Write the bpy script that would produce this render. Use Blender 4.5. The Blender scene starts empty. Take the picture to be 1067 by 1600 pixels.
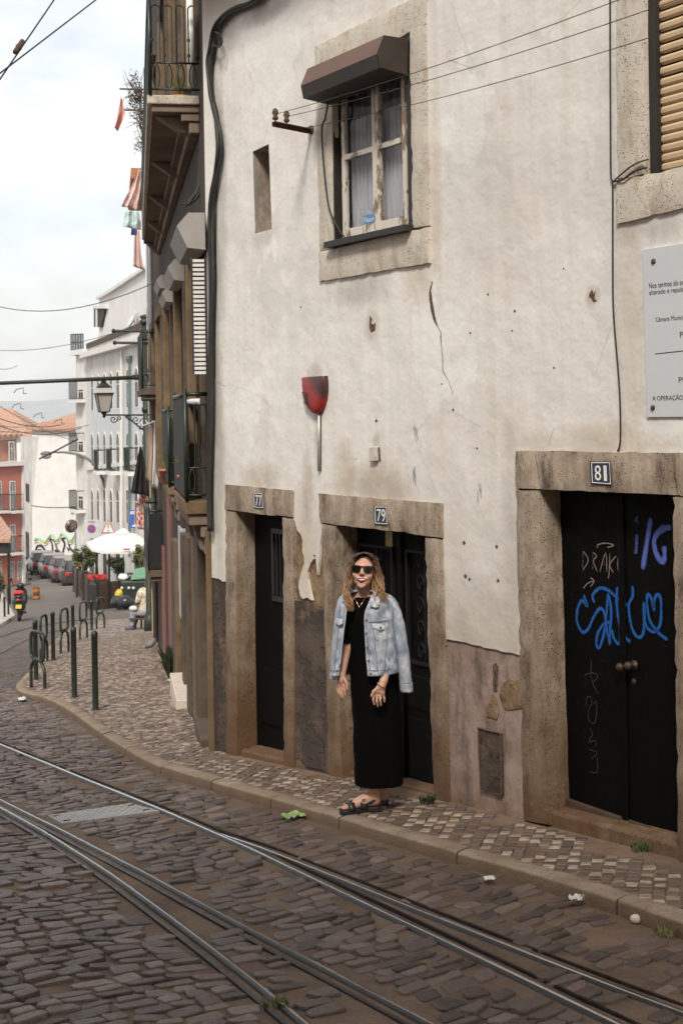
import bpy, bmesh, math, random
import numpy as np
from mathutils import Vector, Matrix, noise as mnoise
R = math.radians
scene = bpy.context.scene
COL = scene.collection
rnd = random.Random(7)

# ------------------------------------------------------------------ camera
CZ = 2.55                                   # eye height over the pavement where the woman stands
PX, PY, ROLL, F = 533.5, 646.0, 0.0172, 2222.0
EYE = Vector((0, 0, CZ))
cam_data = bpy.data.cameras.new('camera')
cam = bpy.data.objects.new('camera', cam_data); COL.objects.link(cam)
cam.matrix_world = Matrix(((1, ROLL, 0, 0), (0, 0, -1, 0), (-ROLL, 1, 0, CZ), (0, 0, 0, 1)))
cam_data.sensor_fit = 'AUTO'; cam_data.sensor_width = 36
cam_data.lens = F / 1600 * 36
cam_data.shift_y = -(800 - PY) / 1600
cam_data.clip_start = 0.1; cam_data.clip_end = 9000
cam_data.dof.use_dof = True; cam_data.dof.focus_distance = 9.0; cam_data.dof.aperture_fstop = 7.1
scene.camera = cam

# ------------------------------------------------------------------ light
SUN_EL, SUN_AZ = 46.0, 190.0                 # azimuth clockwise from +Y: behind and to the left
world = bpy.data.worlds.new('World'); scene.world = world
world.use_nodes = True
wt = world.node_tree; wt.nodes.clear()
sky = wt.nodes.new('ShaderNodeTexSky'); sky.sky_type = 'NISHITA'; sky.sun_disc = False
sky.sun_elevation = R(SUN_EL); sky.sun_rotation = R(SUN_AZ); sky.air_density = 1.2; sky.dust_density = 2.5
tc = wt.nodes.new('ShaderNodeTexCoord'); mp = wt.nodes.new('ShaderNodeMapping'); mp.inputs['Scale'].default_value = (1, 1, 2.2)
mp.inputs['Location'].default_value = (0.37, 0.1, 0.02)
wn = wt.nodes.new('ShaderNodeTexNoise'); wn.inputs['Scale'].default_value = 3.4; wn.inputs['Detail'].default_value = 8; wn.inputs['Roughness'].default_value = 0.52
wr = wt.nodes.new('ShaderNodeValToRGB'); wr.color_ramp.elements[0].position = 0.28; wr.color_ramp.elements[1].position = 0.58
wm = wt.nodes.new('ShaderNodeMix'); wm.data_type = 'RGBA'; wm.inputs['B'].default_value = (7.6, 7.55, 7.5, 1)
wb = wt.nodes.new('ShaderNodeBackground'); wb.inputs['Strength'].default_value = 0.125
wo = wt.nodes.new('ShaderNodeOutputWorld')
L = wt.links.new
L(tc.outputs['Generated'], mp.inputs['Vector']); L(mp.outputs['Vector'], wn.inputs['Vector'])
L(wn.outputs['Fac'], wr.inputs['Fac']); L(wr.outputs['Color'], wm.inputs['Factor'])
L(sky.outputs['Color'], wm.inputs['A']); L(wm.outputs['Result'], wb.inputs['Color']); L(wb.outputs['Background'], wo.inputs['Surface'])
sun_data = bpy.data.lights.new('sun', 'SUN'); sun = bpy.data.objects.new('sun', sun_data); COL.objects.link(sun)
sun_data.energy = 2.9; sun_data.angle = R(12); sun_data.color = (1, 0.95, 0.87)
_sd = Vector((math.sin(R(SUN_AZ)) * math.cos(R(SUN_EL)), math.cos(R(SUN_AZ)) * math.cos(R(SUN_EL)), math.sin(R(SUN_EL))))
sun.rotation_euler = (-_sd).to_track_quat('-Z', 'Y').to_euler(); sun.location = (-8, -8, 14)
scene.view_settings.view_transform = 'Standard'; scene.view_settings.look = 'None'
scene.view_settings.exposure = 0.36; scene.view_settings.gamma = 1.0

# ------------------------------------------------------------------ pixel rays -> points of the place
def ray(p):
    xc = (p[0] - PX) / F; yc = -(p[1] - PY) / F
    return np.array([xc + yc * ROLL, 1.0, -ROLL * xc + yc])
EY = np.array([0, 0, CZ])
def at(px, py, Y): return EY + ray((px, py)) * Y
def proj(q):
    x, y, z = q[0] / q[1], 1, (q[2] - CZ) / q[1]
    return PX + F * (x - ROLL * z), PY - F * (z + ROLL * x)
DIR = ray((-799, 669)); DIR[2] = 0; DIR /= np.linalg.norm(DIR)     # along the house wall, downhill
NOUT = np.array([DIR[1], -DIR[0], 0]); NOUT = NOUT if NOUT[1] < 0 else -NOUT
DW = 5.40
_gs = [-20, 5.6, 7.7, 9.3, 11.25, 17, 44, 77, 200, 4000]
_gz = [-0.62, -2.41, -2.57, -2.72, -2.93, -3.53, -6.3, -9.3, -16, -60]
def gz(x, y):                                  # height of the pavement level; the road lies KERB lower
    s = DIR[0] * x + DIR[1] * y
    return np.interp(s, _gs, _gz) + CZ
KERB = 0.078
def ground(px, py, off=0.0):
    r = ray((px, py)); lo, hi = 1.0, 900.0
    for _ in range(60):
        m = (lo + hi) / 2; q = EY + r * m
        if q[2] > gz(q[0], q[1]) + off: lo = m
        else: hi = m
    return EY + r * lo
def plane_hit(px, py, P0, N):
    r = ray((px, py)); return EY + r * (np.dot(N, P0 - EY) / np.dot(N, r))

# ------------------------------------------------------------------ scene helpers
MW = {}
def tag(o, label=None, cat=None, group=None, kind=None):
    if label: o['label'] = label
    if cat: o['category'] = cat
    if group: o['group'] = group
    if kind: o['kind'] = kind
    return o
def thing(name, label, cat, loc=(0, 0, 0), rz=0.0, group=None):
    o = bpy.data.objects.new(name, None); COL.objects.link(o)
    o.empty_display_size = 0.2
    o.location = [float(v) for v in loc]; o.rotation_euler = (0, 0, rz)
    MW[o.name] = Matrix.Translation(Vector([float(v) for v in loc])) @ Matrix.Rotation(rz, 4, 'Z')
    return tag(o, label, cat, group)
def hide_links(o): return o
def copy_tree(o, parent=None):
    c = o.copy(); COL.objects.link(c)
    if parent is not None: c.parent = parent
    for ch in list(o.children): copy_tree(ch, c)
    return c
class MB:
    """collects geometry in world coordinates"""
    def __init__(s): s.v = []; s.f = []; s.mi = []; s.tint = []
    def add(s, vs, fs, mi=0, tint=None):
        b = len(s.v); s.v.extend([tuple(float(c) for c in v) for v in vs])
        s.f.extend([tuple(b + i for i in f) for f in fs]); s.mi.extend([mi] * len(fs))
        s.tint.extend([0.5 if tint is None else tint] * len(fs)); return s
    def box8(s, c, mi=0):
        # c: bottom 4 (ccw), top 4
        return s.add(c, [(0, 3, 2, 1), (4, 5, 6, 7), (0, 1, 5, 4), (1, 2, 6, 5), (2, 3, 7, 6), (3, 0, 4, 7)], mi)
    def box(s, cx, cy, cz, sx, sy, sz, rz=0.0, mi=0):
        c, n = math.cos(rz), math.sin(rz); o = []
        for dz in (-.5, .5):
            for dx, dy in ((-.5, -.5), (.5, -.5), (.5, .5), (-.5, .5)):
                x, y = dx * sx, dy * sy; o.append((cx + x * c - y * n, cy + x * n + y * c, cz + dz * sz))
        return s.box8(o, mi)
    def prism(s, poly, vec, mi=0, cap0=True):
        n = len(poly); vec = np.array(vec, float); poly = [np.array(p, float) for p in poly]
        vs = poly + [p + vec for p in poly]
        fs = [(i, (i + 1) % n, n + (i + 1) % n, n + i) for i in range(n)] + [tuple(range(n, 2 * n))]
        if cap0: fs.append(tuple(range(n - 1, -1, -1)))
        return s.add(vs, fs, mi)
    def loft(s, rings, close=True, cap=True, mi=0):
        n = len(rings[0]); vs = [p for r in rings for p in r]; fs = []
        for k in range(len(rings) - 1):
            for i in range(n if close else n - 1):
                j = (i + 1) % n; fs.append((k * n + i, k * n + j, (k + 1) * n + j, (k + 1) * n + i))
        if cap and close: fs.append(tuple(range(n - 1, -1, -1))); fs.append(tuple((len(rings) - 1) * n + i for i in range(n)))
        return s.add(vs, fs, mi)
    def tube(s, pts, r, n=8, mi=0, cap=True):
        pts = [np.array(p, float) for p in pts]; m = len(pts)
        rs = list(r) if hasattr(r, '__len__') else [r] * m
        rings = []; up = None
        for i in range(m):
            t = pts[min(i + 1, m - 1)] - pts[max(i - 1, 0)]; t = t / (np.linalg.norm(t) + 1e-12)
            if up is None: up = np.array([0, 0, 1.0]) if abs(t[2]) < .9 else np.array([1.0, 0, 0])
            a = np.cross(t, up); a /= np.linalg.norm(a) + 1e-12; b = np.cross(t, a); up = -b if False else np.cross(a, t)
            rings.append([pts[i] + rs[i] * (math.cos(2 * math.pi * k / n) * a + math.sin(2 * math.pi * k / n) * b) for k in range(n)])
        return s.loft(rings, True, cap, mi)
    def lathe(s, base, prof, n=16, mi=0, axis=(0, 0, 1)):
        ax = Vector(axis).normalized(); q = Vector((0, 0, 1)).rotation_difference(ax); b = Vector([float(v) for v in base])
        rings = [[tuple(b + q @ Vector((r * math.cos(2 * math.pi * k / n), r * math.sin(2 * math.pi * k / n), z))) for k in range(n)] for r, z in prof]
        return s.loft(rings, True, True, mi)
    def ball(s, c, r, n=10, m=7, mi=0):
        r = r if hasattr(r, '__len__') else (r, r, r); rings = []
        for j in range(m + 1):
            a = math.pi * (j + 0.02) / (m + 0.04) - math.pi / 2
            rings.append([(c[0] + r[0] * math.cos(a) * math.cos(2 * math.pi * k / n), c[1] + r[1] * math.cos(a) * math.sin(2 * math.pi * k / n), c[2] + r[2] * math.sin(a)) for k in range(n)])
        return s.loft(rings, True, True, mi)
    def build(s, name, mat, parent=None, smooth=False, bevel=0.0, tint=False, seg=2, loc=None):
        mats = mat if isinstance(mat, (list, tuple)) else [mat]
        if parent is not None: M = MW[parent.name]
        else:
            if loc is None:
                a = np.array(s.v); loc = (a[:, 0].mean(), a[:, 1].mean(), a[:, 2].min())
            M = Matrix.Translation(Vector([float(v) for v in loc]))
        a = np.array(s.v, dtype=np.float64); Mi = np.array(M.inverted())
        a = a @ Mi[:3, :3].T + Mi[:3, 3]
        me = bpy.data.meshes.new(name); me.from_pydata(a.tolist(), [], s.f)
        for m in mats: me.materials.append(m)
        if len(mats) > 1: me.polygons.foreach_set('material_index', s.mi)
        if tint:
            at_ = me.attributes.new('tint', 'FLOAT', 'FACE'); at_.data.foreach_set('value', np.array(s.tint, dtype=np.float32))
        if smooth: me.polygons.foreach_set('use_smooth', [True] * len(s.f))
        me.update()
        o = bpy.data.objects.new(name, me); COL.objects.link(o)
        if parent is not None: o.parent = parent
        else: o.location = M.translation
        MW[o.name] = M
        bm = bmesh.new(); bm.from_mesh(me)
        bmesh.ops.recalc_face_normals(bm, faces=bm.faces); bm.to_mesh(me); bm.free()
        if bevel:
            md = o.modifiers.new('bevel', 'BEVEL'); md.width = bevel; md.segments = seg; md.limit_method = 'ANGLE'; md.angle_limit = R(40)
        return o
def smooth_pts(pts, k=6):
    pts = [np.array(p, float) for p in pts]; out = []
    for i in range(len(pts) - 1):
        p0 = pts[max(i - 1, 0)]; p1 = pts[i]; p2 = pts[i + 1]; p3 = pts[min(i + 2, len(pts) - 1)]
        for j in range(k):
            t = j / k
            out.append(0.5 * (2 * p1 + (p2 - p0) * t + (2 * p0 - 5 * p1 + 4 * p2 - p3) * t * t + (3 * p1 - p0 - 3 * p2 + p3) * t ** 3))
    out.append(pts[-1]); return out
def sag(a, b, drop, n=14):
    a = np.array(a, float); b = np.array(b, float)
    return [a + (b - a) * t - np.array([0, 0, drop * 4 * t * (1 - t)]) for t in np.linspace(0, 1, n)]
_txt_cache = {}
def text_mesh(body):
    if body in _txt_cache: return _txt_cache[body]
    cu = bpy.data.curves.new('lettering', 'FONT'); cu.body = body; cu.resolution_u = 4; cu.fill_mode = 'FRONT'
    ob = bpy.data.objects.new('lettering', cu); COL.objects.link(ob)
    dg = bpy.context.evaluated_depsgraph_get(); dg.update()
    me = bpy.data.meshes.new_from_object(ob.evaluated_get(dg))
    v = np.array([x.co[:] for x in me.vertices]); f = [tuple(p.vertices) for p in me.polygons]
    bpy.data.objects.remove(ob); bpy.data.curves.remove(cu); bpy.data.meshes.remove(me)
    _txt_cache[body] = (v, f); return v, f
def text_quad(mb, body, tl, tr, br, bl, mi=0, fit=True):
    v, f = text_mesh(body)
    x0, x1, y0, y1 = v[:, 0].min(), v[:, 0].max(), v[:, 1].min(), v[:, 1].max()
    tl, tr, br, bl = [np.array(q, float) for q in (tl, tr, br, bl)]; out = []
    for x, y, _ in v:
        u = (x - x0) / (x1 - x0); w = (y - y0) / (y1 - y0)
        out.append((1 - w) * ((1 - u) * bl + u * br) + w * ((1 - u) * tl + u * tr))
    mb.add(out, f, mi)
def fbm(x, y, z=0.0, o=3): return mnoise.fractal(Vector((float(x), float(y), float(z))), 1.0, 2.0, o)
# ------------------------------------------------------------------ materials
class NT:
    def __init__(s, name):
        s.m = bpy.data.materials.new(name); s.m.use_nodes = True; s.t = s.m.node_tree
        s.t.nodes.clear(); s.out = s.n('OutputMaterial'); s.p = s.n('BsdfPrincipled'); s.l(s.p.outputs[0], s.out.inputs['Surface'])
        s._c = None
    def n(s, k): return s.t.nodes.new('ShaderNode' + k)
    def l(s, a, b): s.t.links.new(a, b)
    def put(s, sock, v):
        if hasattr(v, 'links') or isinstance(v, bpy.types.NodeSocket): s.l(v, sock)
        elif isinstance(v, (tuple, list)) and len(v) == 3 and sock.type == 'RGBA': sock.default_value = (*v, 1)
        else: sock.default_value = v
    def co(s, scale=(1, 1, 1), loc=(0, 0, 0), rot=(0, 0, 0)):
        if s._c is None: s._c = s.n('TexCoord')
        m = s.n('Mapping'); m.inputs['Scale'].default_value = scale; m.inputs['Location'].default_value = loc; m.inputs['Rotation'].default_value = rot
        s.l(s._c.outputs['Object'], m.inputs['Vector']); return m.outputs[0]
    def noise(s, scale, detail=4, rough=.55, vec=None, dist=0.0):
        n = s.n('TexNoise'); n.inputs['Scale'].default_value = scale; n.inputs['Detail'].default_value = detail
        n.inputs['Roughness'].default_value = rough; n.inputs['Distortion'].default_value = dist
        s.l(vec if vec is not None else s.co(), n.inputs['Vector']); return n.outputs['Fac']
    def vor(s, scale, feat='F1', vec=None, rnd=1.0, out='Distance'):
        n = s.n('TexVoronoi'); n.feature = feat; n.inputs['Scale'].default_value = scale; n.inputs['Randomness'].default_value = rnd
        s.l(vec if vec is not None else s.co(), n.inputs['Vector']); return n.outputs[out]
    def ramp(s, fac, stops):
        r = s.n('ValToRGB'); e = r.color_ramp.elements
        while len(e) < len(stops): e.new(0.5)
        for k, (p, c) in enumerate(stops):
            e[k].position = p; e[k].color = (c, c, c, 1) if not isinstance(c, (tuple, list)) else (*c, 1)
        s.put(r.inputs['Fac'], fac); return r.outputs['Color']
    def mix(s, fac, a, b, mode='MIX'):
        m = s.n('Mix'); m.data_type = 'RGBA'; m.blend_type = mode; m.clamp_result = False
        s.put(m.inputs['Factor'], fac); s.put(m.inputs[6], a); s.put(m.inputs[7], b); return m.outputs[2]
    def math(s, op, a, b=0.0, clamp=False):
        m = s.n('Math'); m.operation = op; m.use_clamp = clamp; s.put(m.inputs[0], a); s.put(m.inputs[1], b); return m.outputs[0]
    def sep(s, vec=None):
        m = s.n('SeparateXYZ'); s.l(vec if vec is not None else s.co(), m.inputs[0]); return m.outputs
    def attr(s, name):
        a = s.n('Attribute'); a.attribute_name = name; return a.outputs['Fac']
    def bump(s, h, dist=0.01, strength=1.0, normal=None):
        b = s.n('Bump'); b.inputs['Distance'].default_value = dist; b.inputs['Strength'].default_value = strength
        s.put(b.inputs['Height'], h)
        if normal is not None: s.l(normal, b.inputs['Normal'])
        return b.outputs[0]
    def fin(s, color, rough=.7, normal=None, metal=0.0, spec=.5):
        s.put(s.p.inputs['Base Color'], color); s.put(s.p.inputs['Roughness'], rough); s.put(s.p.inputs['Metallic'], metal)
        s.p.inputs['Specular IOR Level'].default_value = spec
        if normal is not None: s.l(normal, s.p.inputs['Normal'])
        return s.m
M = {}
_HC = plane_hit(336, 1173, EY - NOUT * DW, NOUT)
def _spot(px_, py_, rx, rz, st, col): q = plane_hit(px_, py_, EY - NOUT * DW, NOUT) - _HC; return (float(q @ -DIR), float(q[2]), rx, rz, st, col)
_br, _gy, _oc = (.30, .215, .14), (.30, .265, .225), (.46, .36, .24)
SPOTS = [_spot(595, 760, .55, .22, .60, _br), _spot(540, 745, .22, .30, .55, _oc), _spot(408, 745, .40, .16, .45, _br), _spot(492, 583, .14, .10, .35, (.16, .09, .055)), _spot(497, 690, .07, .30, .5, _gy), _spot(588, 695, .07, .12, .5, _gy), _spot(580, 508, .13, .14, .5, _br), _spot(926, 464, .07, .08, .5, _br), _spot(560, 452, .5, .16, .5, _gy), _spot(655, 440, .22, .2, .5, _oc), _spot(680, 300, .10, .8, .45, _oc), _spot(1010, 362, .3, .10, .5, _gy), _spot(478, 870, .22, .35, .6, _oc), _spot(343, 720, .12, 1.3, .55, _gy), _spot(345, 300, .14, 1.2, .45, _gy), _spot(930, 690, .7, .13, .45, _oc), _spot(985, 560, .14, 1.0, .40, _oc), _spot(755, 985, .5, .3, .35, _gy), _spot(412, 372, .2, .10, .45, _gy), _spot(490, 210, .10, .12, .4, _gy), _spot(480, 770, .10, .4, .5, _br), _spot(800, 860, .12, .9, .35, _gy), _spot(415, 20, .5, .10, .6, _gy)]
def mottled(name, c1, c2, scale=6, rough=.7, bump=.003, bscale=60, metal=0.0, spec=.5, detail=5):
    t = NT(name); f = t.ramp(t.noise(scale, detail, .6), [(.3, 0.0), (.7, 1.0)])
    c = t.mix(f, c1, c2); nb = t.bump(t.noise(bscale, 3), bump) if bump else None
    M[name] = t.fin(c, rough, nb, metal, spec); return M[name]
def m_plaster():
    t = NT('lime_plaster'); z = t.sep()
    streak = t.noise(1.0, 5, .6, t.co((9, 9, .55))); blot = t.noise(1.3, 6, .62); warp = t.noise(3.4, 6, .7, t.co((1.6, 1, .8))); fine = t.noise(45, 4, .6); tiny = t.noise(240, 2, .5)
    c = t.mix(t.ramp(streak, [(.35, 0), (.75, 1)]), (.675, .645, .595), (.755, .725, .675))
    c = t.mix(t.math('MULTIPLY', t.ramp(blot, [(.5, 0), (.72, 1)]), .6), c, (.56, .50, .42))
    pt = t.noise(.75, 7, .55, t.co((1, 1, 1), (1.7, 0, 3.1))); c = t.mix(t.ramp(pt, [(.545, 0), (.56, .45)]), c, (.60, .575, .54)); c = t.mix(t.ramp(t.noise(.9, 7, .6, t.co((1, 1, 1), (6, 2, 9))), [(.57, 0), (.585, .5)]), c, (.80, .785, .75))
    # ochre run-off streaks
    run = t.math('MULTIPLY', t.ramp(t.noise(1.0, 4, .6, t.co((5, 5, .28), (3, 0, 1))), [(.58, 0), (.76, 1)]), .30)
    c = t.mix(run, c, (.50, .41, .29))
    for sx, sz, rx, rz, st, col in SPOTS:
        dx = t.math('MULTIPLY', t.math('SUBTRACT', z['X'], sx), 1 / rx); dz = t.math('MULTIPLY', t.math('SUBTRACT', z['Z'], sz), 1 / rz)
        d2 = t.math('ADD', t.math('ADD', t.math('MULTIPLY', dx, dx), t.math('MULTIPLY', dz, dz)), t.math('MULTIPLY', t.math('SUBTRACT', warp, .5), 2.2))
        c = t.mix(t.math('MULTIPLY', t.ramp(d2, [(.0, 1), (1.0, 0)]), st), c, col)
    # splash and soot band low on the wall, ragged upper edge
    hz = t.math('ADD', z['Z'], t.math('MULTIPLY', t.noise(1.7, 5, .65), 1.5))
    low = t.ramp(t.math('MULTIPLY', hz, .25), [(.52, 1), (.90, 0)])
    c = t.mix(t.math('MULTIPLY', low, .62), c, (.47, .41, .33))
    c = t.mix(t.math('MULTIPLY', t.ramp(fine, [(.55, 0), (.7, 1)]), .22), c, (.46, .42, .36))
    sp = t.ramp(t.vor(5.5), [(.0, 1), (.035, 1), (.05, 0)])
    c = t.mix(t.math('MULTIPLY', t.math('MULTIPLY', sp, t.ramp(t.noise(2.2, 2), [(.52, 0), (.6, 1)])), .7), c, (.20, .15, .11))
    # hairline cracks
    cr = t.ramp(t.vor(.85, 'DISTANCE_TO_EDGE', t.mix(.12, t.co(), t.n('TexNoise').outputs['Color'])), [(0, 1), (.004, 0)])
    c = t.mix(t.math('MULTIPLY', t.math('MULTIPLY', cr, t.ramp(t.noise(1.1, 2), [(.56, 0), (.62, 1)])), .45), c, (.33, .28, .23))
    h = t.math('ADD', t.math('MULTIPLY', t.noise(2.2, 4), 5.0), t.math('ADD', t.math('MULTIPLY', fine, .10), t.math('MULTIPLY', tiny, .07)))
    M['plaster'] = t.fin(c, .88, t.bump(h, .006), 0, .25)
def m_plinth():
    t = NT('worn_plinth_render'); z = t.sep()
    a = t.noise(2.6, 7, .66); b = t.noise(14, 5, .6)
    c = t.mix(t.ramp(a, [(.38, 0), (.62, 1)]), (.265, .185, .15), (.36, .275, .235))
    hz = t.math('ADD', z['Z'], t.math('MULTIPLY', t.noise(2.3, 6, .7), .9))
    c = t.mix(t.ramp(hz, [(.72, 1), (1.42, 0)]), c, (.17, .095, .048))
    c = t.mix(t.math('MULTIPLY', t.ramp(t.noise(5, 6, .7, t.co((1, 1, .35))), [(.5, 0), (.68, 1)]), .75), c, (.06, .038, .025))
    c = t.mix(t.ramp(t.noise(3.1, 6, .7, t.co((1, 1, 1), (7, 0, 2))), [(.60, 0), (.64, .7)]), c, (.28, .21, .145))
    h = t.math('ADD', t.math('MULTIPLY', t.ramp(a, [(.40, 0), (.56, 1)]), .6), t.math('MULTIPLY', b, .8))
    M['plinth'] = t.fin(c, .85, t.bump(h, .006), 0, .3)
    t = NT('dark_cement_patch'); a = t.noise(3.2, 7, .68); b = t.noise(22, 4)
    c = t.mix(t.ramp(a, [(.36, 0), (.60, 1)]), (.040, .028, .021), (.085, .061, .045))
    c = t.mix(t.ramp(t.noise(2.4, 5, .7, t.co((1, 1, 1), (4, 1, 5))), [(.58, 0), (.63, .85)]), c, (.165, .10, .055))
    c = t.mix(t.ramp(t.noise(9, 5, .7, t.co((1, 1, .3))), [(.62, 0), (.72, .6)]), c, (.20, .155, .115))
    M['cement'] = t.fin(c, .8, t.bump(t.math('ADD', t.ramp(a, [(.45, 0), (.5, 1)]), b), .010), 0, .35)
    t = NT('old_brick_plaster'); a = t.noise(6, 6, .68)
    c = t.mix(t.ramp(a, [(.35, 0), (.65, 1)]), (.11, .06, .03), (.30, .21, .13))
    M['rubble'] = t.fin(c, .9, t.bump(a, .03), 0, .2)
def m_stone():
    for key, c1, c2, st, lowc in (('stone', (.195, .145, .102), (.43, .355, .27), (.05, .030, .017), (.11, .056, .024)), ('stone_pale', (.50, .445, .365), (.60, .55, .47), (.22, .16, .11), (.42, .34, .25))):
        t = NT('limestone_' + key); z = t.sep()
        a = t.noise(3.2, 7, .66); g = t.noise(38, 4, .6); v = t.vor(55, 'F1'); s2 = t.noise(2.2, 6, .7, t.co((2.2, 2.2, .8), (2, 5, 1)))
        va = t.noise(1.0, 6, .65, t.co((9, 9, 1.1), (1, 4, 2))); c = t.mix(t.ramp(t.math('ADD', t.math('MULTIPLY', a, .5), t.math('MULTIPLY', va, .5)), [(.38, 0), (.62, 1)]), c1, c2)
        c = t.mix(t.ramp(s2, [(.52, 0), (.66, .8)]), c, st if key == 'stone' else (.38, .30, .22))
        if key == 'stone':
            hz = t.math('ADD', z['Z'], t.math('MULTIPLY', t.noise(1.6, 6, .7), 1.7))
            c = t.mix(t.ramp(t.math('MULTIPLY', hz, .35), [(.42, .92), (1.0, 0)]), c, lowc)
        c = t.mix(t.math('MULTIPLY', t.ramp(g, [(.56, 0), (.68, 1)]), .28), c, st)
        pits = t.math('MULTIPLY', t.ramp(v, [(.12, 1), (.26, 0)]), t.ramp(t.noise(7, 3), [(.44, 0), (.52, 1)]))
        c = t.mix(t.math('MULTIPLY', pits, .85), c, st)
        h = t.math('SUBTRACT', t.math('ADD', t.math('MULTIPLY', g, .45), t.math('MULTIPLY', a, 2.0)), t.math('MULTIPLY', pits, 1.2))
        M[key] = t.fin(c, .82, t.bump(h, .006), 0, .3)
def m_ground():
    t = NT('cobble_dirt'); a = t.noise(2.2, 6, .65); b = t.noise(60, 4, .7)
    near = t.mix(t.ramp(a, [(.35, 0), (.7, 1)]), (.075, .048, .032), (.175, .118, .077))
    near = t.mix(t.ramp(b, [(.5, 0), (.7, .5)]), near, (.25, .17, .11))
    # settled cobbles far down the street: rows of stones
    vv = t.co((6.0, 9.5, 1), (0, 0, 0), (0, 0, math.atan2(DIR[1], DIR[0])))
    ed = t.vor(1.0, 'DISTANCE_TO_EDGE', vv, .75); cl = t.vor(1.0, 'F1', vv, .75, 'Color')
    stone = t.mix(t.sep(cl)['X'], (.055, .045, .042), (.15, .125, .115))
    far = t.mix(t.ramp(ed, [(.03, 1), (.10, 0)]), stone, (.10, .072, .05))
    pos = t.sep(t.n('NewGeometry').outputs['Position'])
    sd = t.math('ADD', t.math('MULTIPLY', pos['X'], float(DIR[0])), t.math('MULTIPLY', pos['Y'], float(DIR[1])))
    k = t.math('MULTIPLY', t.math('SUBTRACT', sd, 19.0), .6, True)
    c = t.mix(k, near, far)
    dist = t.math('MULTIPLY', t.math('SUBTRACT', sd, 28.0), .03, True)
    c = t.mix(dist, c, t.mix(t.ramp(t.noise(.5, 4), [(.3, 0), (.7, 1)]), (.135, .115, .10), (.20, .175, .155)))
    h = t.math('ADD', t.math('MULTIPLY', b, .4), t.math('MULTIPLY', k, t.ramp(ed, [(.0, 0), (.2, 1)])))
    M['road'] = t.fin(c, .82, t.bump(h, .02), 0, .35)
    t = NT('road_cobble'); ti = t.attr('tint'); a = t.noise(30, 5, .65); b = t.noise(7, 4, .6)
    c = t.mix(ti, (.044, .029, .024), (.215, .155, .128))
    c = t.mix(t.ramp(a, [(.44, 0), (.70, .55)]), c, (.13, .088, .060))
    c = t.mix(t.ramp(b, [(.5, 0), (.75, .55)]), c, (.15, .115, .085))
    M['cobble'] = t.fin(c, t.ramp(a, [(.3, .26), (.7, .55)]), t.bump(t.math('ADD', t.noise(38, 5), t.noise(160, 2)), .011), 0, .5)
    t = NT('pavement_paver'); ti = t.attr('tint'); a = t.noise(18, 5, .65)
    c = t.ramp(ti, [(.0, (.075, .050, .041)), (.42, (.140, .098, .079)), (.55, (.30, .228, .165)), (1.0, (.50, .415, .32))])
    c = t.mix(t.ramp(a, [(.40, 0), (.68, .72)]), c, (.155, .112, .08))
    M['paver'] = t.fin(c, .58, t.bump(t.noise(70, 3), .003), 0, .45)
    t = NT('pavement_sand'); a = t.noise(3, 6, .65); b = t.noise(70, 3)
    vv = t.co((11, 11, 1), (0, 0, 0), (0, 0, .6)); ed = t.vor(1.0, 'DISTANCE_TO_EDGE', vv, .6); cl = t.sep(t.vor(1.0, 'F1', vv, .6, 'Color'))['X']
    sand = t.mix(t.ramp(a, [(.35, 0), (.7, 1)]), (.12, .075, .048), (.235, .160, .108))
    st = t.ramp(cl, [(.2, (.11, .085, .073)), (.6, (.20, .16, .135)), (.9, (.42, .36, .30))])
    sd2 = t.mix(t.ramp(ed, [(.04, 1), (.12, 0)]), st, (.13, .095, .07))
    pos = t.sep(t.n('NewGeometry').outputs['Position'])
    k = t.math('MULTIPLY', t.math('SUBTRACT', pos['Y'], 25.5), .5, True)
    M['pave_sand'] = t.fin(t.mix(k, sand, sd2), .8, t.bump(b, .006), 0, .3)
    t = NT('kerb_stone'); a = t.noise(4, 6, .65); g = t.noise(60, 4, .7)
    c = t.mix(t.ramp(a, [(.35, 0), (.68, 1)]), (.205, .148, .098), (.33, .262, .19)); c = t.mix(t.ramp(g, [(.5, 0), (.68, .6)]), c, (.13, .09, .06))
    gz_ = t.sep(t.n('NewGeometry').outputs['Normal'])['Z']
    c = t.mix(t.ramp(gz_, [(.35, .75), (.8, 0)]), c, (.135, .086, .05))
    M['kerb'] = t.fin(c, .8, t.bump(t.math('ADD', g, a), .010), 0, .3)
    t = NT('polished_rail'); a = t.noise(1, 4, .6, t.co((3, 3, 3))); M['rail_top'] = t.fin(t.mix(a, (.52, .50, .48), (.68, .66, .64)), t.ramp(a, [(.3, .16), (.7, .32)]), t.bump(t.noise(90, 2), .0006), .95)
    t = NT('rusty_rail'); a = t.noise(25, 5, .65); M['rail_side'] = t.fin(t.mix(t.ramp(a, [(.4, 0), (.65, 1)]), (.012, .010, .0095), (.038, .028, .023)), t.ramp(a, [(.3, .30), (.7, .6)]), t.bump(a, .002), .5)
m_plaster(); m_plinth(); m_stone(); m_ground()
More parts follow.
